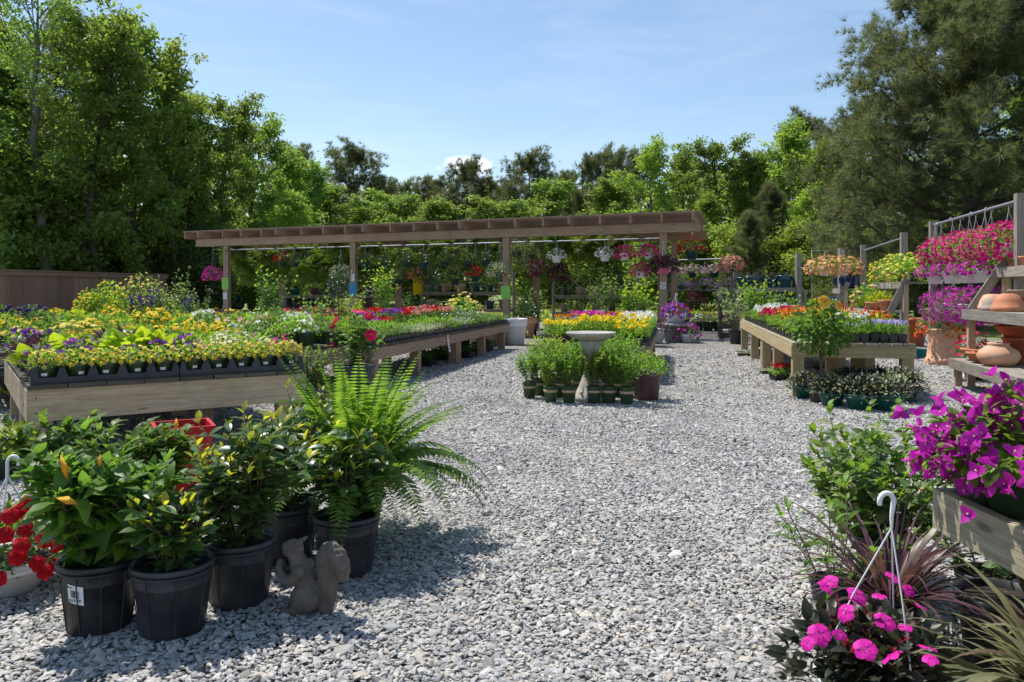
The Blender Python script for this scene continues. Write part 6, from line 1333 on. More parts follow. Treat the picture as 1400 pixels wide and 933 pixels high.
# purple fountain grass, green-bronze grass, impatiens basket
spawn('fountain_grass', [('pot', NPOT2), ('blades', blade_mesh('blades', 97, 150, 0.62, 0.014, 'blade_purple', (0.2, 1.15), 1.3, 0.2, 0.08, 8)), ('plume', blade_mesh('plume', 98, 5, 0.5, 0.016, 'leaf_purple', (0.05, 0.2), 0.1, 0.22, 0.04, 5))], 'dark purple fountain grass behind the white hook', 'ornamental grass', (1.37, 2.92, 0), 0.4, None, (0.75, 0.75, 0.8))
spawn('flax_plant', [('pot', NPOT2), ('blades', blade_mesh('blades', 99, 130, 0.52, 0.030, 'blade_green', (0.1, 1.2), 1.6, 0.2, 0.07, 10))], 'arching bronze-green strap-leaved plant in the bottom right corner', 'ornamental grass', (1.47, 2.12, 0), 0.4, None, (0.88, 0.88, 0.88))
def impatiens():
    loc = (1.045, 2.36, 0); t = thing('impatiens_basket', 'hot pink impatiens with dark bronze leaves in a hanging pot with a white hook', 'hanging basket', loc, 0.0)
    link('pot', pot_mesh('pot', 'white_plastic', 0.10, 0.145, 0.17, 0.006, 0.02, 32), t)
    lt = leaf_tpl(0.52, 6, 0.35, 0.3, 0.42, 0.02)
    b, tips = stemmed(101, 20, 0.19, 1.35, lt, 0.056, 70, 0.15, leaf_tpl(0.25, 3, 0.2, 0.1), 9, 0.034, 0.0045, nbr=4, droop=0.3, lo=0.05)
    link('foliage', b.mesh('foliage', ['leaf_bronze', 'red_stem', 'leaf_redstem']), t)
    link('green_leaves', foliage('green_leaves', 102, 0.25, 0.19, 420, 'leaf_bronze', lt, 0.056, 0.16, 0.25, -0.25, fill=0.5), t)
    rng = np.random.default_rng(6)
    fl = [(1148, 868), (1238, 858), (1258, 830), (1172, 815), (1210, 850), (1129, 803), (1135, 795), (1156, 838), (1222, 790), (1202, 815), (1183, 888), (1219, 898), (1267, 886), (1120, 868), (1243, 808), (1104, 880), (1272, 902)]
    items = []
    for i, (px, py) in enumerate(fl):
        Y = 2.36 - 0.25 + 0.34 * max(0, (900 - py) / 110.0) + (0.1 if i in (8, 14) else 0) ; x, y, z = at(px, py, Y)
        items.append(((x - loc[0], y - loc[1], z), (1.5 * (x - loc[0]) + rng.normal() * 0.4, -0.45 + rng.normal() * 0.4, 0.8 + rng.normal() * 0.25), rng.uniform(0.025, 0.034) if i not in (0, 1, 2, 9, 14, 15, 16) else 0.022))
    link('blossoms', big_bloom('blossoms', 'petal_hotpink', items, petal_ring(5, 0.98, 6, 0.28, 0.46, 0.10, 0.70, 0.05), None, 7), t)
    bd = MB()
    for p, d in tips[::2]: bd.scatter(BUD, [p], [unit(d + rng.normal(size=3) * 0.4)], np.array([[0.010, 0.022, 0.010]]))
    link('buds', bd.mesh('buds', 'petal_crimson'), t)
    h = MB(); top = np.array(at(1219, 722, 2.33)) - np.array(loc); ends = [np.array((0.07, -0.13, 0.17)), np.array((-0.14, 0.03, 0.17)), np.array((0.12, 0.09, 0.17))]
    for e in ends: h.tube([e, (e + top) / 2 + np.array([0, 0, 0.02]), top], 0.0024, 6)
    hp = [top, top + np.array([0.0, 0, 0.035]), top + np.array([0.005, 0, 0.07])] + [top + np.array([-0.014 + 0.021 * math.cos(q), 0, 0.075 + 0.026 * math.sin(q)]) for q in np.linspace(0.1, 3.5, 10)]
    h.tube(hp, [0.004, 0.006] + [0.0075] * (len(hp) - 3) + [0.006], 8); link('hook', h.mesh('hook', 'white_plastic'), t)
impatiens()
# black pots stored under the planter table
for k, (x, y) in enumerate([(1.72, 2.45), (1.95, 2.62), (2.1, 2.3), (1.85, 2.0), (1.68, 2.75)]):
    spawn('nursery_pot', [('pot', NPOT2)], 'empty black nursery pot stored in the shade under the planter table', 'pot', (x, y, 0), k, 'black pots under the planter table')
b, _ = stemmed(67, 7, 0.3, 0.9, leaf_tpl(0.6, 4, 0.25, 0.3, 0.4), 0.055, 26, 0.12, None, 3, 0.034, 0.004, nbr=3)
shrub_thing('lantana', 'low green shrub half under the corner of the planter table', 'shrub', (1.86, 3.15, 0), NPOT, b, ('leaf_variegated', 'leaf_bright'), potscale=0.75, stem='plant_stem')

# ================================================================== birdbath and the ring of banded pots
pq = ground(810, 551)
BBX, BBY = at(808, 397, 9.5)[0], 9.5
def birdbath():
    t = thing('birdbath', 'pale concrete birdbath rising from a ring of green potted plants', 'birdbath', (BBX, BBY, 0), 0)
    b = MB(); b.lathe([(0.20, 0), (0.21, 0.02), (0.205, 0.05), (0.19, 0.06), (0.185, 0.10), (0.165, 0.115), (0.14, 0.17), (0.115, 0.24), (0.085, 0.32), (0.075, 0.38), (0.075, 0.5), (0.09, 0.6), (0.13, 0.68), (0.12, 0.70)], 32, ripple=(10, 0.03)); link('pedestal', b.mesh('pedestal', 'concrete'), t)
    b = MB(); b.lathe([(0.0, 0.695), (0.12, 0.70), (0.22, 0.735), (0.28, 0.775), (0.295, 0.795), (0.29, 0.806), (0.275, 0.802), (0.2, 0.765), (0.1, 0.745), (0, 0.742)], 40); link('basin', b.mesh('basin', 'concrete'), t)
    b = MB(); b.disc(0.235, 0.783, 32); link('water', b.mesh('water', 'water'), t)
birdbath()
BPOT1 = pot_mesh('pot', 'olive_plastic', 0.066, 0.083, 0.19, 0.004, 0.022, 24)
bm_ = MB(); bm_.lathe([(0.0795, 0.118), (0.0825, 0.118), (0.0845, 0.148), (0.0815, 0.148)], 24); BAND = bm_.mesh('band', 'tan_band')
GSH = []
for v in range(4):
    b, tips = stemmed(111 + v, 11, 0.42, 0.40, leaf_tpl(0.55, 3, 0.25, 0.2), 0.042, 66, 0.16, LEAF3, 4, 0.034, 0.003, nbr=5, droop=0.05, lo=0.05)
    GSH.append(b.mesh('foliage', ['leaf_bright', 'woody_stem', 'leaf_bright' if v < 3 else 'leaf_newgrowth']))
for k, (px, py, s) in enumerate([(724, 545, 1.0), (753, 551, 1.0), (778, 552, 1.02), (812, 552, 1.0), (833, 552, 1.0), (857, 554, 1.03)]):
    x, y, _ = near(px, py, 0.066); spawn('potted_shrub', [('pot', BPOT1), ('band', BAND), ('foliage', GSH[k % 4])], ['leftmost green shrub in a tan-banded pot of the birdbath ring', 'banded pot with yellowish low leaves, second in the front row of the birdbath ring', 'banded pot just left of the visible birdbath foot', 'banded pot just right of the visible birdbath foot', 'banded pot in front of the birdbath stem, second from the big plum pot', 'banded pot next to the big plum pot'][k], 'potted shrub', (x, y, 0), k * 1.3, 'tan-banded pots around the birdbath', s)
for k, (px, py) in enumerate([(738, 541), (766, 543), (792, 540), (824, 541), (846, 543), (748, 534), (775, 533), (838, 533), (860, 537)]):
    x, y, _ = near(px, py, 0.066); spawn('potted_shrub', [('pot', BPOT1), ('band', BAND), ('foliage', GSH[(k + 2) % 4])], 'green shrub in a banded pot in the hidden back rows around the birdbath', 'potted shrub', (x, y, 0), k * 2.1, 'back rows of banded pots around the birdbath', 1.05 + 0.05 * (k % 3))
x, y, _ = near(884, 549, 0.15)
pp = MB(); pp.lathe([(0.125, 0), (0.135, 0.004), (0.142, 0.06), (0.147, 0.063), (0.15, 0.13), (0.155, 0.133), (0.158, 0.2), (0.163, 0.203), (0.165, 0.28), (0.178, 0.285), (0.18, 0.325), (0.168, 0.33), (0.16, 0.325), (0.155, 0.25)], 32); pp.disc(0.158, 0.29, 24, 1)
spawn('glazed_planter', [('pot', pp.mesh('pot', ['plum_clay', 'soil'])), ('foliage', foliage('foliage', 121, 0.24, 0.24, 620, 'leaf_bright', LEAF3, 0.042, 0.31, 0.5, -0.1, lump=0.2)), ('tips', foliage('tips', 122, 0.25, 0.25, 150, 'leaf_newgrowth', LEAF3, 0.036, 0.32, 0.8, 0.1, fill=0.8, lump=0.2))], 'large plum ribbed planter with a rounded shrub at the end of the banded pots', 'planter', (x, y, 0), 0.4)

# ================================================================== other standing plants
def tallshrub(seed, loc, label, Hh, spread, pot, lm=('leaf_mid', 'leaf_bright'), ls=0.07, tpl=LANCE, extra=None, name='potted_shrub', potscale=1.0, nst=8, per=24, group=None):
    b, tips = stemmed(seed, nst, Hh, spread, tpl, ls, per, 0.22 * (potscale if np.ndim(potscale) == 0 else potscale[2]), tpl, 4, ls * 0.7, 0.006, nbr=4, droop=0.2)
    ex = extra(tips) if extra else []
    return shrub_thing(name, label, 'shrub', loc, pot, b, lm, ex, potscale=potscale, rz=seed, group=group)
TPOT = pot_mesh('pot', 'slate_resin', 0.17, 0.23, 0.40, 0.012, 0.04, 32)
def red_hib(tips):
    rng = np.random.default_rng(3); T = sorted(tips, key=lambda q: -q[0][2])
    it = [(tuple(T[k][0] + np.array([0, 0, 0.03])), (rng.normal() * 0.4, -0.3 + rng.normal() * 0.5, 0.5), 0.075) for k in range(0, 14, 2)]
    return [('blossoms', big_bloom('blossoms', 'petal_crimson', it, petal_ring(5, 0.95, 4, 0.3, 0.35, 0.0, 0.65), 'petal_gold', 4))]
tallshrub(131, at(486, 397, 9.7)[:2] + (0,), 'red hibiscus in a big slate-coloured pot between the two flower tables', 0.78, 0.46, TPOT, ('leaf_hibiscus', 'leaf_hibiscus'), 0.085, HIB, None, 'hibiscus', 1.0, 9, 22)
hx, hy = at(486, 397, 9.7)[:2]
rh = big_bloom('blossoms', 'petal_crimson', [((np.array(at(px, py, Y)) - np.array([hx, hy, 0])), nn, s) for px, py, Y, nn, s in [(504, 432, 9.5, (0.4, -0.7, 0.6), 0.07), (507, 458, 9.35, (0.1, -1, 0.2), 0.075), (459, 438, 9.6, (-.6, -.5, .4), 0.06), (455, 446, 9.5, (-.5, -.8, .2), 0.05), (493, 426, 9.7, (0, -.3, 1), 0.06), (484, 425, 9.8, (0, -.4, 1), 0.055), (455, 472, 9.5, (-.8, -.6, 0), 0.045)]], petal_ring(5, 1.0, 4, 0.3, 0.4, 0.0, 0.65), 'petal_gold', 4)
hr = [o for o in COL.objects if o.get('label', '').startswith('red hibiscus in a big')][0]; hr.rotation_euler = (0, 0, 0); link('blossoms', rh, hr)
b, tips = stemmed(133, 9, 0.48, 0.45, LANCE, 0.07, 26, 0.22, LANCE, 4, 0.05, 0.005, nbr=4)
shrub_thing('potted_shrub', 'green shrub with pale yellow trumpets at the right corner of the nearest table', 'shrub', at(427, 397, 8.3)[:2] + (0,), NPOT2, b, ('leaf_hibiscus', 'leaf_bright'), [('blossoms', bud_mesh('blossoms', 'petal_apricot', [((0.02, -0.12, 0.52), (0.1, -0.3, -1), 0.06, 0.04), ((-0.07, -0.1, 0.66), (0.3, -0.3, -1), 0.05, 0.03), ((0.08, -0.06, 0.40), (0, -0.3, -1), 0.05, 0.03)]))])
def standard(label, name, loc, pot, hs, ball_r, lm, bl=None, ls=0.05, n=700, extra=(), tpl=LEAF3, lump=0.0):
    t = thing(name, label, 'topiary' if name == 'topiary' else 'shrub', loc, 0.3); link('pot', pot, t)
    b = MB(); b.tube([(0, 0, 0.15), (0.012, 0, hs * 0.4), (-0.008, 0.01, hs * 0.75), (0, 0, hs)], [0.018, 0.016, 0.014, 0.012], 7); link('trunk', b.mesh('trunk', 'woody_stem'), t)
    link('foliage', foliage('foliage', 141, ball_r, ball_r, n, lm, tpl, ls, hs, 0.2, -1.0, fill=0.35, lump=lump, stems=12, root=hs - ball_r * 0.6), t)
    for nm, me in extra: link(nm, me, t)
    return t
p = at(463, 397, 16.5); standard('clipped ball topiary on a bare stem beside the blue poster', 'topiary', (p[0], p[1], 0), NPOT2, 1.38, 0.25, 'leaf_dark', n=1300, ls=0.04)
p = at(1122, 397, 9.35)
yh = big_bloom('blossoms', 'petal_apricot', [((-0.075, -0.16, 1.17), (-0.35, -0.9, 0.3), 0.08), ((0.125, -0.16, 1.12), (0.3, -0.9, 0.35), 0.078), ((-0.02, 0.05, 1.2), (-0.3, 0.2, 1), 0.06)], petal_ring(5, 1.0, 5, 0.3, 0.45, 0.15, 0.7), 'petal_red', 8)
tt = standard('hibiscus tree with two yellow blooms at the corner of the yellowish timber table', 'hibiscus_tree', (p[0], p[1], 0), NPOT2, 0.86, 0.32, 'leaf_hibiscus', ls=0.075, n=640, extra=[('blossoms', yh)], tpl=HIB, lump=0.3)
b, _ = stemmed(143, 9, 0.5, 0.6, HIB, 0.07, 22, 0.72, HIB, 4, 0.05, 0.005, nbr=3); link('branches', b.mesh('branches', ['leaf_hibiscus', 'woody_stem', 'leaf_bright']), tt).scale = (0.8, 0.8, 0.86)
# variegated plants in teal pots at the foot of that table
TEALB = pot_mesh('pot', 'teal_plastic', 0.10, 0.155, 0.15, 0.008, 0.02, 28)
for k, (px, py, s) in enumerate([(1137, 556, 1.0), (1176, 561, 1.12), (1214, 563, 1.15), (1100, 546, 0.9), (1160, 541, 1.0), (1200, 543, 1.05), (1236, 550, 1.1)]):
    x, y, _ = near(px, py, 0.10)
    spawn('variegated_plant', [('pot', TEALB), ('foliage', foliage('foliage', 151 + k % 3, 0.23, 0.20, 430, 'leaf_bronze', LEAF3, 0.044, 0.13, 0.5, -0.2, lump=0.2)), ('pale_leaves', foliage('pale_leaves', 156 + k % 3, 0.24, 0.21, 240, 'leaf_silver', LEAF3, 0.038, 0.135, 0.5, -0.1, fill=0.7, lump=0.2)), ('purple_leaves', foliage('purple_leaves', 161 + k, 0.23, 0.2, 80, 'leaf_purple', LEAF3, 0.05, 0.13, 0.5, -0.1, fill=0.6))],
          ['silver-variegated plant in the teal pot by the timber leg', 'silver-variegated plant in the middle front teal pot', 'silver-variegated plant in the tilted right-hand front teal pot', 'silver-variegated plant tucked behind the timber leg', 'silver-variegated plant behind the gap of the front teal pots', 'silver-variegated plant behind, in front of the blue trough', 'silver-variegated plant at the right end of the teal pot group'][k], 'potted plant', (x, y, 0), k, 'variegated plants in teal pots', s)
def trough():
    x, y, _ = ground(1178, 533); t = thing('blue_trough', 'dark blue glazed trough behind the variegated plants', 'planter', (x, y, 0), R_(-11))
    b = MB(); V = [(-.26, -.1, 0), (.26, -.1, 0), (.26, .1, 0), (-.26, .1, 0), (-.30, -.13, .27), (.30, -.13, .27), (.30, .13, .27), (-.30, .13, .27), (-.27, -.1, .27), (.27, -.1, .27), (.27, .1, .27), (-.27, .1, .27), (-.25, -.08, .1), (.25, -.08, .1), (.25, .08, .1), (-.25, .08, .1)]
    b.add(V, [[3, 2, 1, 0]] + [[4 * k + i, 4 * k + (i + 1) % 4, 4 * k + 4 + (i + 1) % 4, 4 * k + 4 + i] for k in range(3) for i in range(4)] + [[12, 13, 14, 15]], 0, None, False); link('body', b.mesh('body', 'blue_glaze'), t)
    b = MB(); b.add([(-.30, -.131, .225), (.30, -.131, .225), (.30, -.136, .255), (-.30, -.136, .255)], [[0, 1, 2, 3]], 0, None, False); link('rim_band', b.mesh('rim_band', 'blue_glaze'), t)
trough()
x, y, _ = near(1067, 522, 0.1); f, bl = FB['celred'][0]
spawn('seedling_flat', [('cell_flat', FLATM), ('foliage', FB['lime'][0][0]), ('blossoms', FB['redpet'][0][1])], 'small black flat of red and lime plants on the gravel under the timber table', 'plant flat', (x + .05, y + .1, 0), 0.2, None, (0.6, 0.8, 0.9))
for k, (px, py, lm) in enumerate([(1052, 512, 'silver'), (1070, 508, 'green'), (1100, 514, 'silver'), (1018, 487, 'green'), (1120, 505, 'green')]):
    x, y, _ = ground(px, py); spawn('seedling_flat', [('cell_flat', FLATM), ('foliage', FB[lm][0][0])], 'small flat of ' + ('silvery' if lm == 'silver' else 'green') + ' plants in the shade under the timber table', 'plant flat', (x, y, 0), k, ('silvery' if lm == 'silver' else 'green') + ' flats under the timber table', 0.55)
for k, (px, py) in enumerate([(596, 500), (622, 492), (652, 489), (668, 484), (678, 480), (610, 486)]):
    x, y, _ = ground(px - 14, py); spawn('seedling_flat', [('cell_flat', FLATM), ('foliage', FB['green'][k % 2][0])], 'flat of dark green plants on the gravel under the long low bench', 'plant flat', (x, y, 0), BR, 'flats under the long low bench', (1.0, 1.0, 1.2))
def paper_strip():
    x, y, z = tl(BO, BR, 3.2, -0.012, 0.56); t = thing('price_strip', 'curled white paper strip hanging off the edge of the long low bench', 'paper strip', (x, y, z - 0.30), BR)
    b = MB(); b.add([(0.09 * (1 - c) - 0.03 * 0 + c * 0 + w, -0.004 - 0.02 * (1 - c) ** 2, c * 0.30) for c in np.linspace(0, 1, 7) for w in (-0.045, 0.045)], [[2 * i, 2 * i + 1, 2 * i + 3, 2 * i + 2] for i in range(6)]); link('strip', b.mesh('strip', 'white_paper'), t)
    b = MB()
    for c in (0.2, 0.38, 0.55, 0.75, 0.88): b.box((0.09 * (1 - c), -0.008 - 0.02 * (1 - c) ** 2, c * 0.30), (0.05, 0.002, 0.012))
    link('lettering', b.mesh('lettering', 'violet_ink'), t)
paper_strip()
# big pots by the bench end, bench of stone, white pots beside the fourth post
def bigpot(name, label, px, py, mat, r0, r1, h, fo=None, square=False, rim=0.01, rz=0.0, z0=0.0):
    x, y, _ = near(px, py, r0); t = thing(name, label, 'pot', (x, y, z0), rz)
    link('body', pot_mesh('body', mat, r0, r1, h, rim, h * 0.08, 4 if square else 32), t)
    if fo:
        for nm, me in fo: link(nm, me, t).location = (0, 0, h * 0.85)
    return t
F_DK = foliage('foliage', 171, 0.42, 0.5, 420, 'leaf_dark', LANCE, 0.12, 0, 0.6, -0.1); F_PU = foliage('foliage', 172, 0.34, 0.28, 420, 'leaf_purple', LEAF3, 0.06, 0, 0.4, -0.3); F_MD = foliage('foliage', 173, 0.32, 0.26, 350, 'leaf_mid', LEAF3, 0.06, 0, 0.5, -0.2); F_GN = foliage('foliage', 174, 0.5, 0.9, 800, 'leaf_bright', LANCE, 0.11, 0.1, 0.5, -0.1, lump=0.3)
bigpot('tall_planter', 'tall smooth white planter at the far end of the long low bench', 704, 472, 'white_plastic', 0.22, 0.30, 0.62, rim=0.006)
bigpot('tall_planter', 'tall sand-coloured planter behind the end leg of the long low bench', 680, 472, 'sand_resin', 0.24, 0.32, 0.56, rim=0.006)
bigpot('tall_planter', 'second sand-coloured planter, in the shade behind the bench legs', 658, 474, 'sand_resin', 0.24, 0.32, 0.56, rim=0.006)
bigpot('clay_pot', 'large tapered clay pot with dark leaves right of the white planter', 718, 462, 'pale_terracotta', 0.22, 0.34, 0.56, [('foliage', F_DK)])
x, y, _ = near(896, 471, 0.2); bigpot('white_pot', 'square white pot with a dark purple plant below the fourth pergola post', 897, 470, 'white_plastic', 0.19, 0.25, 0.36, [('foliage', F_PU)], True, rz=0.785)
def stone_bench():
    x, y, _ = ground(926, 468); t = thing('stone_bench', 'low grey stone bench right of the fourth pergola post', 'bench', (x, y + .2, 0), R_(-8))
    b = MB(); b.box((0, 0, 0.19), (0.55, 0.34, 0.38)); link('leg', b.mesh('leg', 'grey_concrete'), t)
    b = MB(); b.lathe([(0.0, 0.384), (0.58, 0.384), (0.62, 0.40), (0.62, 0.45), (0.58, 0.465), (0.0, 0.465)], 4); o = link('seat', b.mesh('seat', 'grey_concrete'), t); o.rotation_euler = (0, 0, 0.785); o.scale = (0.95, 0.95, 1)
    return x, y + .2
sx, sy = stone_bench()
pt = blossoms('blossoms', 181, 0.36, 0.3, 110, 'petal_purple', TRUMPET, 0.045, 0, -0.2)
t = thing('flower_bowl', 'white bowl of purple and red petunias standing on the grey stone bench', 'flower bowl', (sx, sy, 0.467), 0); link('bowl', pot_mesh('bowl', 'white_plastic', 0.2, 0.29, 0.24, 0.01, 0.03, 28), t)
for nm, me in (('foliage', F_MD), ('blossoms', pt), ('red_blossoms', blossoms('red_blossoms', 182, 0.36, 0.28, 40, 'petal_red', TRUMPET, 0.045, 0, 0.0))): link(nm, me, t).location = (0, 0, 0.22)
link('hanger', hanger(0.5, 0.25, 0.24, 'white_plastic', 0.006), t)
t = bigpot('white_pot', 'small white pot of dark leaves and mauve flowers right of the stone bench', 940, 469, 'white_plastic', 0.13, 0.18, 0.22, [('foliage', F_MD), ('blossoms', blossoms('blossoms', 183, 0.33, 0.3, 60, 'petal_bract', FLAT, 0.04, 0, -0.3))])
# shrubs under and around the pergola
FPOT = pot_mesh('pot', 'black_plastic', 0.17, 0.21, 0.34, 0.01, 0.03, 24)
for seed, px, y, Hh, sp, lab, lm, ls in [(191, 823, 20.5, 1.35, 0.40, 'round leafy citrus bush behind the yellow flower table', ('leaf_mid', 'leaf_bright'), 0.10), (192, 868, 19.0, 1.15, 0.55, 'bright broad-leaved shrub left of the fourth pergola post', ('leaf_bright', 'leaf_lime'), 0.13),
        (193, 522, 22.0, 1.5, 0.32, 'upright bright shrub standing under the middle bay of the pergola', ('leaf_bright', 'leaf_lime'), 0.11), (194, 368, 20.0, 1.25, 0.5, 'bushy green shrub under the left bay of the pergola', ('leaf_mid', 'leaf_bright'), 0.11),
        (195, 437, 15.0, 0.9, 0.6, 'leafy green plant in front of the topiary ball', ('leaf_bright', 'leaf_bright'), 0.09), (196, 480, 17.5, 0.95, 0.6, 'bright leafy shrub below the blue poster', ('leaf_bright', 'leaf_lime'), 0.10),
        (197, 725, 23.0, 1.0, 0.6, 'dark leafy plant beside the third pergola post', ('leaf_mid', 'leaf_mid'), 0.11), (198, 1040, 18.7, 1.15, 0.5, 'tall bright leafy shrub at the far end of the timber table', ('leaf_bright', 'leaf_lime'), 0.11),
        (199, 1072, 17.6, 1.0, 0.55, 'green shrub behind the far flowers of the timber table', ('leaf_mid', 'leaf_bright'), 0.10), (200, 1008, 19.6, 0.9, 0.6, 'pale green shrub on the end of the path left of the timber table', ('leaf_silver', 'leaf_bright'), 0.09),
        (201, 405, 13.2, 0.62, 0.7, 'leafy geranium-like plant beside the pale-flowered table', ('leaf_bright', 'leaf_bright'), 0.09), (202, 790, 23.5, 0.8, 0.6, 'dark bushy plant at the back of the right bay', ('leaf_mid', 'leaf_mid'), 0.10), (203, 930, 26.0, 0.75, 0.7, 'dark green shrub on the grass edge right of the fourth post', ('leaf_mid', 'leaf_mid'), 0.10)]:
    q = at(px, 397, y); tallshrub(seed, (q[0], q[1], 0), lab, Hh, sp, FPOT, lm, ls, LANCE if seed % 2 else LEAF5, nst=10, per=20)
for seed, px, y, Hh, lab, bm, n in [(211, 632, 18.3, 0.95, 'yellow-flowered shrub rising beyond the far end of the long low bench', 'petal_yellow', 120)]:
    q = at(px, 397, y); t = thing('flowering_shrub', lab, 'shrub', (q[0], q[1], 0), 0); link('pot', FPOT, t); link('foliage', foliage('foliage', seed, 0.5, 0.8, 900, 'leaf_bright', LEAF3, 0.07, 0.35, 0.5, -0.1, lump=0.3), t); link('blossoms', blossoms('blossoms', seed, 0.52, 0.82, n, bm, LUMP, 0.04, 0.35, 0.2), t)
# lantana trees and salvia on and behind the broad back table
for k, (px, top, y, w, key) in enumerate([(150, 388, 14.0, 0.32, 'petal_gold'), (190, 378, 14.3, 0.42, 'petal_yellow'), (122, 400, 13.8, 0.26, 'petal_gold'), (215, 392, 15.2, 0.38, 'petal_yellow')]):
    q = at(px, top, y); hh = q[2]; t = thing('flowering_shrub', ['golden lantana bush on the back table, second from its left', 'tallest yellow-flowered bush on the back table, in front of the brown wall', 'small golden lantana at the left of the tall yellow bushes', 'yellow-flowered bush right of the tallest one on the back table'][k], 'shrub', (q[0], q[1], T1H if y < 15 else 0), k, 'yellow bushes of the back table')
    base = T1H if y < 15 else 0; link('pot', NPOT if base else FPOT, t); H2 = hh - base - 0.2
    link('foliage', foliage('foliage', 220 + k, w, H2, 700, 'leaf_bright', LEAF3, 0.06, 0.2, 0.6, -0.05, lump=0.35, stems=10), t); link('blossoms', blossoms('blossoms', 220 + k, w, H2, 60, key, LUMP, 0.03, 0.2, 0.25), t)
for k, (px, top, y) in enumerate([(185, 402, 12.2), (212, 393, 12.6), (200, 405, 12.0), (255, 408, 13.0)]):
    q = at(px, top, y); t = thing('salvia', ['violet salvia left of its taller twin on the back table', 'tallest violet salvia spikes on the back table', 'low violet salvia in front of the taller ones', 'violet salvia at the right end of the back table'][k], 'potted plant', (q[0], q[1], T1H), k, 'violet salvias of the back table'); link('pot', GP, t).scale = (1.3, 1.3, 1.3)
    hh = q[2] - T1H - 0.15; link('foliage', foliage('foliage', 230 + k, 0.2, hh * 0.7, 260, 'leaf_mid', LANCE, 0.08, 0.15, 0.8, 0), t); bb = MB(); rng = np.random.default_rng(k)
    P = rng.normal(size=(150, 3)) * 0.015; ax = rng.integers(0, 10, 150); an = ax * 0.63; P[:, 0] += 0.13 * np.cos(an) * (0.4 + 0.1 * (ax % 5)); P[:, 1] += 0.13 * np.sin(an) * (0.4 + 0.1 * (ax % 5)); P[:, 2] = 0.15 + hh * rng.uniform(0.45, 1.0, 150)
    bb.scatter(BUD, P, rng.normal(size=(150, 3)) + np.array([0, 0, .3]), rng.uniform(0.025, 0.045, 150)); link('blossoms', bb.mesh('blossoms', 'petal_violet'), t)
for k, (px, y) in enumerate([(245, 15.0), (262, 15.6), (232, 15.4)]):
    q = at(px, 397, y); tallshrub(240 + k, (q[0], q[1], 0), 'feathery light green shrub in front of the silver car', 1.15, 0.25, FPOT, ('leaf_bright', 'leaf_silver'), 0.07, nst=6, per=26, group='feathery shrubs in front of the silver car')
for k, px in enumerate((395, 412, 430, 450, 468, 295, 318)):
    q = at(px, 397, 18.5 + 0.4 * (k % 3)); t = thing('flower_bowl', ('dark red-leaved begonia pot in the row below the hanging ferns', 'golden and bronze flower pot near the lime notice')[k > 4], 'potted plant', (q[0], q[1], 0.3), k, ('red begonias below the hanging ferns', 'golden pots near the lime notice')[k > 4])
    link('pot', NPOT2, t); link('foliage', foliage('foliage', 250 + k % 2, 0.32, 0.3, 350, 'leaf_purple', LEAF3, 0.07, 0.24, 0.5, -0.1), t); link('blossoms', blossoms('blossoms', 250 + k, 0.33, 0.32, 40, ('petal_crimson', 'petal_gold')[k > 4], FLAT, 0.05, 0.24, 0.1), t)
    q2 = thing('pot_stand', 'low timber stand under a flower pot below the hanging ferns', 'stand', (q[0], q[1], 0), 0, 'timber stands below the hanging ferns'); bq = MB(); bq.box((0, 0, 0.28), (0.4, 0.4, 0.036)); link('top', bq.mesh('top', 'grey_wood'), q2)
    for sx_ in (-.15, .15):
        for sy_ in (-.15, .15): bq = MB(); bq.box((sx_, sy_, 0.13), (0.06, 0.06, 0.26)); link('leg', bq.mesh('leg', 'grey_wood'), q2)

# ================================================================== display shelves at the back of the yard
def lattice(b, x0, x1, z0, z1, y, n=9):
    for k in range(-n, n * 2):
        for s in (-1, 1):
            xa = x0 + (x1 - x0) * k / n; P = []
            for q in np.linspace(0, 1, 40):
                x = xa + s * q * (z1 - z0); z = z0 + q * (z1 - z0)
                if x0 <= x <= x1: P.append((x, y + 0.005 * s, z))
            if len(P) > 2: b.beam(P[0], P[-1], 0.007, 0.03)
def display(label, px, y, w, rz, levels=(0.55, 1.05), top=1.6, group='lattice shelves at the back of the yard'):
    q = at(px, 397, y); t = thing('lattice_shelf', label, 'shelf', (q[0], q[1], 0), rz, group)
    for x in (-w / 2, w / 2): b = MB(); b.box((x, 0.22, top / 2), (0.09, 0.09, top)); link('post', b.mesh('post', 'grey_wood'), t); b = MB(); b.box((x, -0.22, levels[-1] / 2 - 0.02), (0.08, 0.08, levels[-1] - 0.05)); link('leg', b.mesh('leg', 'grey_wood'), t)
    for z in levels: b = MB(); b.box((0, 0, z), (w - 0.1, 0.52, 0.035)); b.box((0, -0.245, z - 0.062), (w - 0.1, 0.03, 0.085)); link('board', b.mesh('board', 'grey_wood'), t)
    b = MB(); lattice(b, -w / 2 + 0.05, w / 2 - 0.05, levels[-1] + 0.1, top, 0.24, 8); link('lattice', b.mesh('lattice', 'grey_wood'), t)
    return t
def shelf_pots(px, y, rz, w, zs, mats, label, group, n, seed, sq=False):
    rr = random.Random(seed); q = at(px, 397, y)
    for zi, z in enumerate(zs):
        for k in range(n):
            s = rr.uniform(0.75, 1.15); mt = rr.choice(mats); lx = -w / 2 + (k + 0.5) * w / n; x = q[0] + lx * math.cos(rz); yy = q[1] + lx * math.sin(rz)
            key = (mt, sq)
            if key not in SPOT: SPOT[key] = pot_mesh('body', mt, 0.13, 0.19 if not sq else 0.2, 0.30, 0.012, 0.03, 4 if sq else 24, soil=False)
            t = thing('glazed_pot', label, 'pot', (x, yy, z + 0.0185), rz + (0.785 if sq else 0), group, s); link('body', SPOT[key], t); link('soil', SOILD, t)
SPOT = {}; sb = MB(); sb.disc(0.165, 0.262, 16); SOILD = sb.mesh('soil', 'soil')
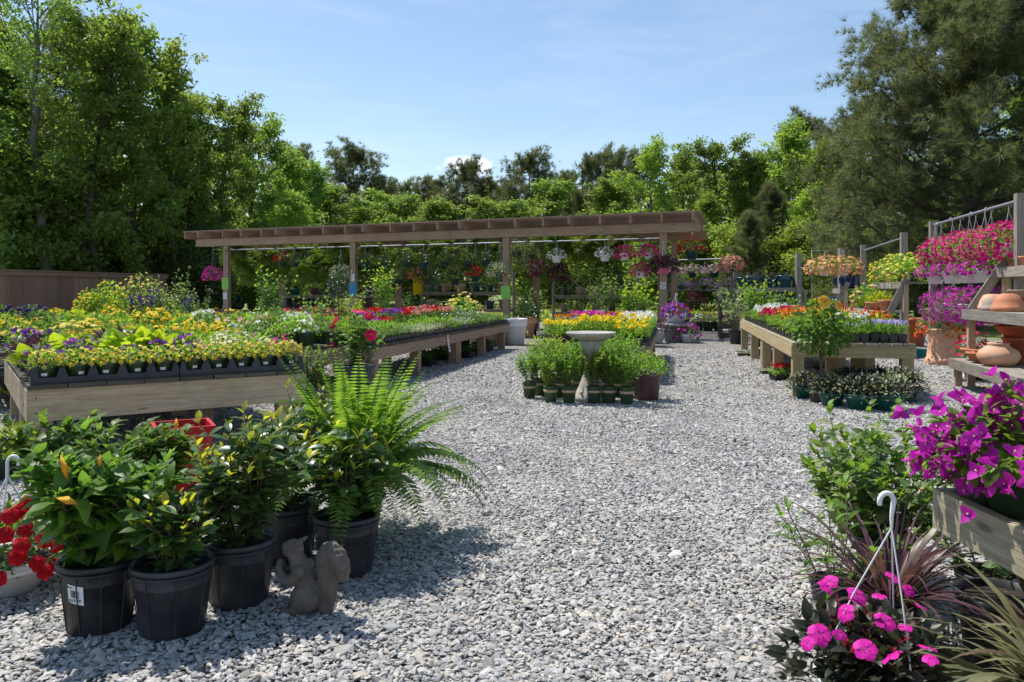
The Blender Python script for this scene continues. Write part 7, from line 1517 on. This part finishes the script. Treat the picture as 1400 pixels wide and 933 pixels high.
display('weathered lattice shelf of clay pots behind the middle bay of the pergola', 640, 29.5, 3.4, 0.1, (0.6, 1.22), 1.95)
shelf_pots(640, 29.5, 0.1, 3.2, (0.6, 1.22), ['sand_resin', 'slate_glaze', 'teal_plastic', 'grey_clay'], 'plain pot on the lattice shelf behind the middle bay', 'pots on the lattice shelf behind the middle bay', 6, 2)
display('weathered lattice shelf behind the right bay of the pergola', 815, 27.5, 2.9, 0.0, (0.55, 1.12), 1.75)
shelf_pots(815, 27.5, 0.0, 2.7, (0.55, 1.12), ['slate_resin', 'black_plastic', 'grey_clay'], 'dark pot on the lattice shelf behind the right bay', 'pots on the lattice shelf behind the right bay', 5, 3)
display('weathered lattice shelf seen through the left bay of the pergola', 455, 31.0, 3.6, 0.2, (0.6, 1.1), 1.5)
shelf_pots(455, 31.0, 0.2, 3.4, (0.6, 1.1), ['plum_clay', 'slate_resin', 'teal_plastic'], 'dark pot on the lattice shelf seen through the left bay', 'pots on the lattice shelf seen through the left bay', 5, 4)
display('lattice shelf of square blue pots right of the salmon flower ball', 1052, 24.2, 1.95, -0.08, (0.85, 1.36), 1.85, None)
for k, (px, mt, sq, s) in enumerate([(1015, 'teal_glaze', True, 1.0), (1030, 'slate_glaze', False, 1.15), (1046, 'blue_glaze', True, 0.95), (1056, 'blue_glaze', True, 0.95), (1072, 'teal_glaze', False, 1.2), (1088, 'slate_glaze', True, 1.1)]):
    q = at(px, 397, 24.15); SPOT.setdefault((mt, sq), pot_mesh('body', mt, 0.13, 0.2 if sq else 0.19, 0.30, 0.012, 0.03, 4 if sq else 24, soil=False))
    t = thing('glazed_pot', ['leftmost teal square pot on the blue pot shelf', 'round slate bowl beside the leftmost square pot on the blue pot shelf', 'left one of two deep blue pots on the blue pot shelf', 'right one of two deep blue pots on the blue pot shelf', 'big round teal pot on the blue pot shelf', 'rightmost slate-blue square pot on the blue pot shelf'][k], 'pot', (q[0], q[1], 1.3785), 0.785 if sq else 0, 'glazed pots on the blue pot shelf', s); link('body', SPOT[(mt, sq)], t); link('soil', SOILD, t)
shelf_pots(1052, 24.15, -0.08, 1.8, (0.85,), ['slate_glaze', 'slate_resin'], 'dark slate pot on the lower board of the blue pot shelf', 'pots on the lower board of the blue pot shelf', 4, 9)
# low rows at the edge of the grass right of the fourth post
for k, (px, py, key, s, lab) in enumerate([(955, 451, 'white', 2.2, 'x'), (968, 452, 'pinkwhite', 2.3, 'x'), (982, 452, 'pinkwhite', 2.2, 'x'), (948, 447, 'brightgreen', 2.2, 'x'), (972, 447, 'pinkwhite', 2.2, 'x'), (990, 449, 'limefine', 1.8, 'x')]):
    x, y, _ = ground(px, py); f, bl = BEDS[key][k % 2]; spawn('potted_flower', [('pot', GP), ('foliage', f)] + ([('blossoms', bl)] if bl else []), 'low pot of ' + {'white': 'white flowers', 'pinkwhite': 'pale pink flowers', 'brightgreen': 'bright green leaves', 'limefine': 'fine lime leaves'}[key] + ' where the gravel ends beyond the pergola', 'potted plant', (x, y, 0), k, {'white': 'white', 'pinkwhite': 'pale pink', 'brightgreen': 'green', 'limefine': 'lime'}[key] + ' pots where the gravel ends', s)
for k, px in enumerate((944, 954, 964, 974, 984, 994, 1002)):
    q = at(px, 397, 27.5); t = thing('potted_plant', ('dark purple-leaved plant in the low row before the grass', 'dark red-leaved plant in the low row before the grass')[k > 3], 'potted plant', (q[0], q[1], 0), k, ('purple', 'red')[k > 3] + '-leaved row before the grass'); link('pot', NPOT2, t); link('foliage', foliage('foliage', 260, 0.3, 0.28, 300, 'leaf_purple', LEAF3, 0.07, 0.22, 0.5, -0.1), t)
    if k > 3: link('blossoms', blossoms('blossoms', 261, 0.31, 0.28, 60, 'petal_crimson', FLAT, 0.035, 0.22, 0.1), t)
def gravestone_rack():
    q = ground(1001, 462); t = thing('pallet_stack', 'dark timber crate stack at the far left corner of the timber table', 'crate', (q[0] - .05, q[1] + .3, 0), R_(-11))
    for k in range(4): b = MB(); b.box((0, 0, 0.06 + k * 0.26), (0.5, 0.7, 0.09)); b.box((-.2, 0, 0.18 + k * 0.26), (0.08, 0.7, 0.15)); b.box((.2, 0, 0.18 + k * 0.26), (0.08, 0.7, 0.15)); link('crate', b.mesh('crate', 'dark_board'), t)
gravestone_rack()
q = ground(1001, 462); t = thing('potted_plant', 'grey-leaved trailing plant in a dark pot on top of the timber crate stack', 'potted plant', (q[0] - .05, q[1] + .3, 1.04), 0); link('pot', NPOT2, t).scale = (.8, .8, .6); link('foliage', foliage('foliage', 270, 0.34, 0.22, 330, 'leaf_silver', LEAF3, 0.07, 0.12, 0.4, -0.4), t)

# ================================================================== right-hand shelves, clay pots, hose
RD = np.array([-0.25, -0.968])      # along the racks, towards the camera
RN = np.array([-0.968, 0.25])       # from the racks towards the path
RROT = math.atan2(RD[1], RD[0])
def step_shelf(label, o, L, tiers, brace_ends, top_h, bz=0.0):
    """stepped shelf; x runs towards the camera along the racks, +y (left of x) is away from the path"""
    t = thing('step_shelf', label, 'shelf', (o[0], o[1], 0), RROT, 'stepped timber shelves')
    for (z, y0, d) in tiers:
        b = MB(); n = max(2, int(d / 0.15))
        for k in range(n): b.box((L / 2, y0 + (k + 0.5) * d / n, z - 0.018), (L, d / n - 0.012, 0.034))
        b.box((L / 2, y0 - 0.022, z - 0.062), (L, 0.036, 0.13)); link('board', b.mesh('board', 'grey_wood'), t)
        for x in (0.06, L - 0.06):
            b = MB(); b.box((x, y0 + 0.06, (z - 0.04) / 2), (0.085, 0.085, z - 0.045)); link('leg', b.mesh('leg', 'weathered_wood'), t)
    for x in brace_ends:
        b = MB(); b.beam((x, tiers[0][1] - 0.09 + bz * 0.35, 0.05 + bz), (x, tiers[-1][1] + 0.12, top_h), 0.04, 0.12, up=(0, 1, 0)); link('brace', b.mesh('brace', 'grey_wood'), t)
    return t
def sl(o, x, y, z):
    c, s = math.cos(RROT), math.sin(RROT); return (o[0] + x * c - y * s, o[1] + x * s + y * c, z)
def clay(name, label, loc, prof, mat, group=None, rz=0.0, scale=1.0, extra=(), flip=False):
    t = thing(name, label, 'pot', loc, rz, group, scale); b = MB(); b.lathe(prof, 32); link('body', b.mesh('body', mat), t)
    for nm, me in extra: link(nm, me, t)
    return t
BOWL = [(0.0, 0.0), (0.13, 0.0), (0.14, 0.008), (0.22, 0.085), (0.265, 0.135), (0.275, 0.138), (0.278, 0.17), (0.262, 0.172), (0.25, 0.14), (0.14, 0.03), (0, 0.025)]
OLLA = [(0.0, 0.0), (0.13, 0.0), (0.19, 0.05), (0.215, 0.11), (0.19, 0.17), (0.12, 0.215), (0.10, 0.235), (0.115, 0.25), (0.105, 0.255), (0.085, 0.235), (0.085, 0.2)]
TPT = [(0.0, 0.0), (0.10, 0.0), (0.105, 0.01), (0.135, 0.15), (0.152, 0.155), (0.158, 0.2), (0.145, 0.203), (0.135, 0.17), (0.11, 0.04), (0, 0.04)]
UPS = [(0.15, 0.0), (0.16, 0.0), (0.165, 0.05), (0.155, 0.055), (0.14, 0.12), (0.10, 0.185), (0.05, 0.20), (0.0, 0.2)]
# shelf E: yellow flowers, wicker box
EO = np.array(at(1190, 397, 18.2)[:2]) + RN * 0.05
step_shelf('grey stepped shelf with a wicker box of yellow flowers and trays of green seedlings', EO, 3.0, [(0.90, -0.40, 0.55), (1.46, 0.12, 0.42)], (0.05, 2.95), 1.6)
def wicker_box():
    p = sl(EO, 1.55, 0.30, 1.46); t = thing('wicker_box', 'brown wicker box on the upper board of the seedling shelf', 'basket', p, RROT)
    b = MB(); q = lambda a, c, z: [(-a, -c, z), (a, -c, z), (a, c, z), (-a, c, z)]
    b.add(q(.50, .15, 0) + q(.54, .18, .22) + q(.51, .15, .22) + q(.48, .13, .1), [[3, 2, 1, 0]] + [[4 * k + i, 4 * k + (i + 1) % 4, 4 * k + 4 + (i + 1) % 4, 4 * k + 4 + i] for k in range(3) for i in range(4)] + [[12, 13, 14, 15]], 0, None, False)
    link('body', b.mesh('body', 'wicker'), t)
wicker_box()
fy = foliage('foliage', 281, 0.28, 0.28, 420, 'leaf_bright', LEAF3, 0.06, 0.14, 0.3, -0.6, lump=0.3)
for k, (x, z, key, s, lab) in enumerate([(0.25, 1.46, 'petal_gold', 1.2, 'orange-yellow trailing plant at the far end of the upper shelf board'), (0.8, 1.46, 'petal_peach', 1.15, 'peach-flowered trailing plant next to the wicker box'), (1.35, 1.56, 'petal_yellow', 1.1, 'yellow-flowered plant in the far half of the wicker box'), (1.8, 1.56, 'petal_yellow', 1.1, 'yellow-flowered plant in the near half of the wicker box'), (2.35, 1.46, 'petal_yellow', 1.25, 'tall yellow-flowered plant in a black pot right of the wicker box'), (2.75, 1.46, 'petal_yellow', 1.05, 'bright yellow flowers at the near end of the upper shelf board'), (0.55, 1.05, 'petal_peach', 1.2, 'peach-flowered plant hanging below the upper shelf board')]):
    p = sl(EO, x, 0.30 if z > 1.2 else -0.1, z if z > 1.2 else 0.90); t = spawn('potted_flower', [('pot', POT_BASK), ('foliage', fy), ('blossoms', blossoms('blossoms', 290 + k, 0.30, 0.30, 46, key, LUMP, 0.034, 0.14, -0.4))], lab, 'potted plant', p, k, None, s)
for k in range(4):
    p = sl(EO, 0.55 + k * 0.42, -0.15, 0.90); spawn('seedling_flat', [('cell_flat', FLATM), ('foliage', blade_mesh('foliage', 300 + k, 240, 0.24, 0.022, 'leaf_lime' if k % 2 else 'leaf_bright', (0.0, 0.35), 0.3, 0.07, 0.2, 3))], 'black flat of grassy lime seedlings on the lower board of the seedling shelf', 'plant flat', p, RROT, 'flats on the lower board of the seedling shelf', 0.9)
clay('terracotta_pot', 'wide terracotta pot in front on the lower board of the seedling shelf', sl(EO, 2.15, -0.15, 0.90), BOWL, 'terracotta', scale=0.95, extra=[('foliage', foliage('foliage', 311, 0.2, 0.2, 220, 'leaf_lime', NARROW, 0.16, 0.12, 1.0, 0))])
clay('terracotta_pot', 'smaller terracotta pot at the near end of the seedling shelf', sl(EO, 2.75, -0.12, 0.90), TPT, 'terracotta', scale=1.05)
# shelf with dark blue bowls
UO = np.array(at(1142, 397, 22.3)[:2]) + RN * 0.15
step_shelf('far stepped shelf of dark blue bowls under the peach baskets', UO, 1.9, [(0.82, -0.4, 0.5), (1.34, 0.1, 0.4)], (1.85,), 1.5)
UB = [(0.0, 0), (0.12, 0), (0.15, 0.02), (0.21, 0.14), (0.215, 0.24), (0.225, 0.25), (0.21, 0.26), (0.19, 0.2), (0.0, 0.15)]
for k, (x, y, z) in enumerate([(0.3, 0.3, 1.34), (0.85, 0.3, 1.34), (1.4, 0.3, 1.34), (0.3, -0.15, 0.82), (0.85, -0.15, 0.82), (1.4, -0.15, 0.82)]):
    clay('glazed_bowl', ('dark blue glazed bowl on the upper board under the peach baskets', 'dark blue glazed bowl on the lower board under the peach baskets')[k > 2], sl(UO, x, y, z), UB, 'blue_glaze', ('blue bowls on the upper board', 'blue bowls on the lower board')[k > 2], scale=1.15)
# nearest shelf with terracotta
FO = np.array([6.24, 10.85])
step_shelf('nearest grey stepped shelf stacked with terracotta pots', FO, 2.6, [(0.38, -0.28, 0.62), (1.04, -0.12, 0.6), (1.60, 0.30, 0.4)], (-0.025,), 1.75, 0.98)
clay('terracotta_pot', 'pale rounded terracotta pot lying upturned on the shelf corner', sl(FO, 0.32, 0.12, 1.04), UPS, 'pale_terracotta', scale=1.05)
clay('terracotta_pot', 'grey-brown upturned pot in front of the stacked bowl on the shelf', sl(FO, 0.72, 0.0, 1.04), UPS, 'grey_clay', scale=0.82)
clay('terracotta_pot', 'orange upturned pot leaning behind the pale rounded one', sl(FO, 0.45, 0.36, 1.04), UPS, 'terracotta', scale=0.95)
clay('terracotta_pot', 'wide brown bowl stacked above the grey-brown pot', sl(FO, 0.80, 0.32, 1.2), BOWL, 'grey_clay', scale=0.62)
clay('terracotta_pot', 'upturned orange pot carrying the stacked brown bowl', sl(FO, 0.80, 0.32, 1.04), UPS, 'terracotta', scale=0.8)
clay('terracotta_pot', 'orange upturned pot at the picture edge on the lower shelf board', sl(FO, 1.12, 0.05, 1.04), UPS, 'terracotta', scale=1.1)
for k in range(3): clay('terracotta_pot', ['small rimmed terracotta pot, farthest on the top board', 'small rimmed terracotta pot, second on the top board', 'small rimmed terracotta pot, nearest on the top board'][k], sl(FO, 0.12 + 0.2 * k, 0.45, 1.60), TPT, ('terracotta', 'pale_terracotta')[k % 2], scale=0.66)
def hangtags(x, y, z):
    p = sl(FO, x, y, z); t = thing('price_card', 'white printed price card hanging at the nearest rack post', 'price card', p, RROT - math.pi / 2 - 0.3)
    b = MB(); b.box((0, 0, 0.15), (0.11, 0.004, 0.32)); link('card', b.mesh('card', 'white_paper'), t)
    b = MB()
    for k in range(6): b.box((-0.01, -0.004, 0.03 + 0.045 * k), (0.07, 0.002, 0.016))
    link('lettering', b.mesh('lettering', 'violet_ink'), t)
hangtags(1.05, 0.78, 1.66)
clay('clay_bowl', 'wide terracotta bowl at the far end of the lowest shelf board', sl(FO, 0.32, 0.0, 0.38), BOWL, 'terracotta', scale=0.92)
clay('clay_bowl', 'deeper terracotta bowl beside the wide one on the lowest shelf board', sl(FO, 0.72, -0.08, 0.38), BOWL, 'terracotta', scale=0.8)
clay('clay_jar', 'squat pale clay jar with a narrow mouth on the lowest shelf board', sl(FO, 1.12, -0.05, 0.38), OLLA, 'pale_terracotta', scale=1.1)
clay('clay_bowl', 'red-brown clay bowl planted with a dark trailing plant, on a tall pot under the shelf', sl(FO, 0.85, 0.22, 0.72), BOWL, 'red_terracotta', scale=0.85, extra=[('foliage', foliage('foliage', 321, 0.2, 0.26, 160, 'leaf_dark', LEAF3, 0.06, 0.14, 0.6, 0, stems=6))])
clay('tall_clay_pot', 'tall red-brown clay pot under the planted clay bowl', sl(FO, 0.85, 0.22, 0.38), [(0.0, 0), (0.11, 0), (0.14, 0.30), (0.155, 0.305), (0.155, 0.335), (0.14, 0.337), (0, 0.33)], 'red_terracotta')
clay('tall_clay_pot', 'large red-brown slab pot in the shade under the nearest shelf', sl(FO, 0.30, 0.62, 0.0), [(0.0, 0), (0.24, 0), (0.27, 0.5), (0.29, 0.51), (0.29, 0.56), (0.26, 0.56), (0.22, 0.3)], 'red_terracotta', scale=1.15)
x, y, _ = near(1291, 500, 0.26)
UR = [(0.0, 0.0), (0.325, 0.0), (0.33, 0.008), (0.33, 0.10), (0.315, 0.115), (0.30, 0.125), (0.285, 0.30), (0.27, 0.45), (0.262, 0.60), (0.285, 0.62), (0.285, 0.66), (0.26, 0.665), (0.245, 0.62), (0.0, 0.60)]
clay('terracotta_urn', 'big pale terracotta urn planted with a variegated red-flowered bush', (x, y, 0), UR, 'pale_terracotta', scale=0.94, extra=[('foliage', foliage('foliage', 331, 0.46, 0.30, 800, 'leaf_silver', LEAF3, 0.06, 0.66, 0.3, -0.3, lump=0.25)), ('green_leaves', foliage('green_leaves', 332, 0.42, 0.30, 350, 'leaf_mid', LEAF3, 0.06, 0.66, 0.3, -0.2, lump=0.25)), ('blossoms', blossoms('blossoms', 333, 0.5, 0.32, 46, 'petal_orange', FLAT, 0.038, 0.66, -0.45)), ('red_blossoms', blossoms('red_blossoms', 334, 0.5, 0.3, 26, 'petal_red', FLAT, 0.04, 0.62, -0.5))])
x, y, _ = near(1251, 474, 0.25); clay('terracotta_urn', 'brown clay urn in the shade behind the big planted urn', (x, y, 0), [(0, 0), (0.2, 0), (0.21, 0.02), (0.30, 0.60), (0.33, 0.61), (0.33, 0.72), (0.30, 0.725), (0.26, 0.5)], 'red_terracotta', scale=0.9)
q = sl(FO, -0.75, 0.2, 0); t = thing('potted_flower', 'pot of crimson flowers between the planted urn and the nearest shelf', 'potted plant', q, 0); link('pot', POT_TEAL, t); link('foliage', foliage('foliage', 341, 0.28, 0.5, 420, 'leaf_mid', LEAF3, 0.06, 0.16, 0.5, 0), t); link('blossoms', blossoms('blossoms', 341, 0.3, 0.52, 90, 'petal_crimson', FLAT, 0.035, 0.16, 0.1), t)
def hose():
    x, y, _ = ground(1256, 487); b = MB(); P = []
    for k in range(9 * 28):
        a = k * 2 * math.pi / 28; r = 0.34 + 0.05 * math.sin(k * 0.11) - 0.006 * (k // 28); P.append((r * 1.35 * math.cos(a), r * 0.85 * math.sin(a), 0.014 + 0.018 * (k / 28) * (0.6 + 0.4 * math.sin(a * 0.5) ** 2)))
    P += [(0.30, 0.3, 0.25), (0.26, 0.5, 0.5), (0.30, 0.7, 0.2)]
    b.tube(P, 0.0125, 6); o = link('garden_hose', b.mesh('garden_hose', 'hose_rubber')); o.location = (x, y, 0.0); tag(o, 'coiled teal garden hose on the gravel left of the planted urn', 'hose')
hose()
# small fallen leaf and petal on the path
for k, (px, py, mt) in enumerate([(1090, 553, 'petal_apricot'), (777, 654, 'petal_bract')]):
    x, y, _ = ground(px, py); b = MB(); b.scatter(LEAF3, [(0, 0, 0)], [(1, .3, .1)], [0.06 - 0.02 * k]); o = link('fallen_petal', b.mesh('fallen_petal', mt)); o.location = (x, y, 0.022); tag(o, ('fallen orange leaf on the gravel by the timber leg', 'fallen purple petal in the middle of the gravel path')[k], 'petal')
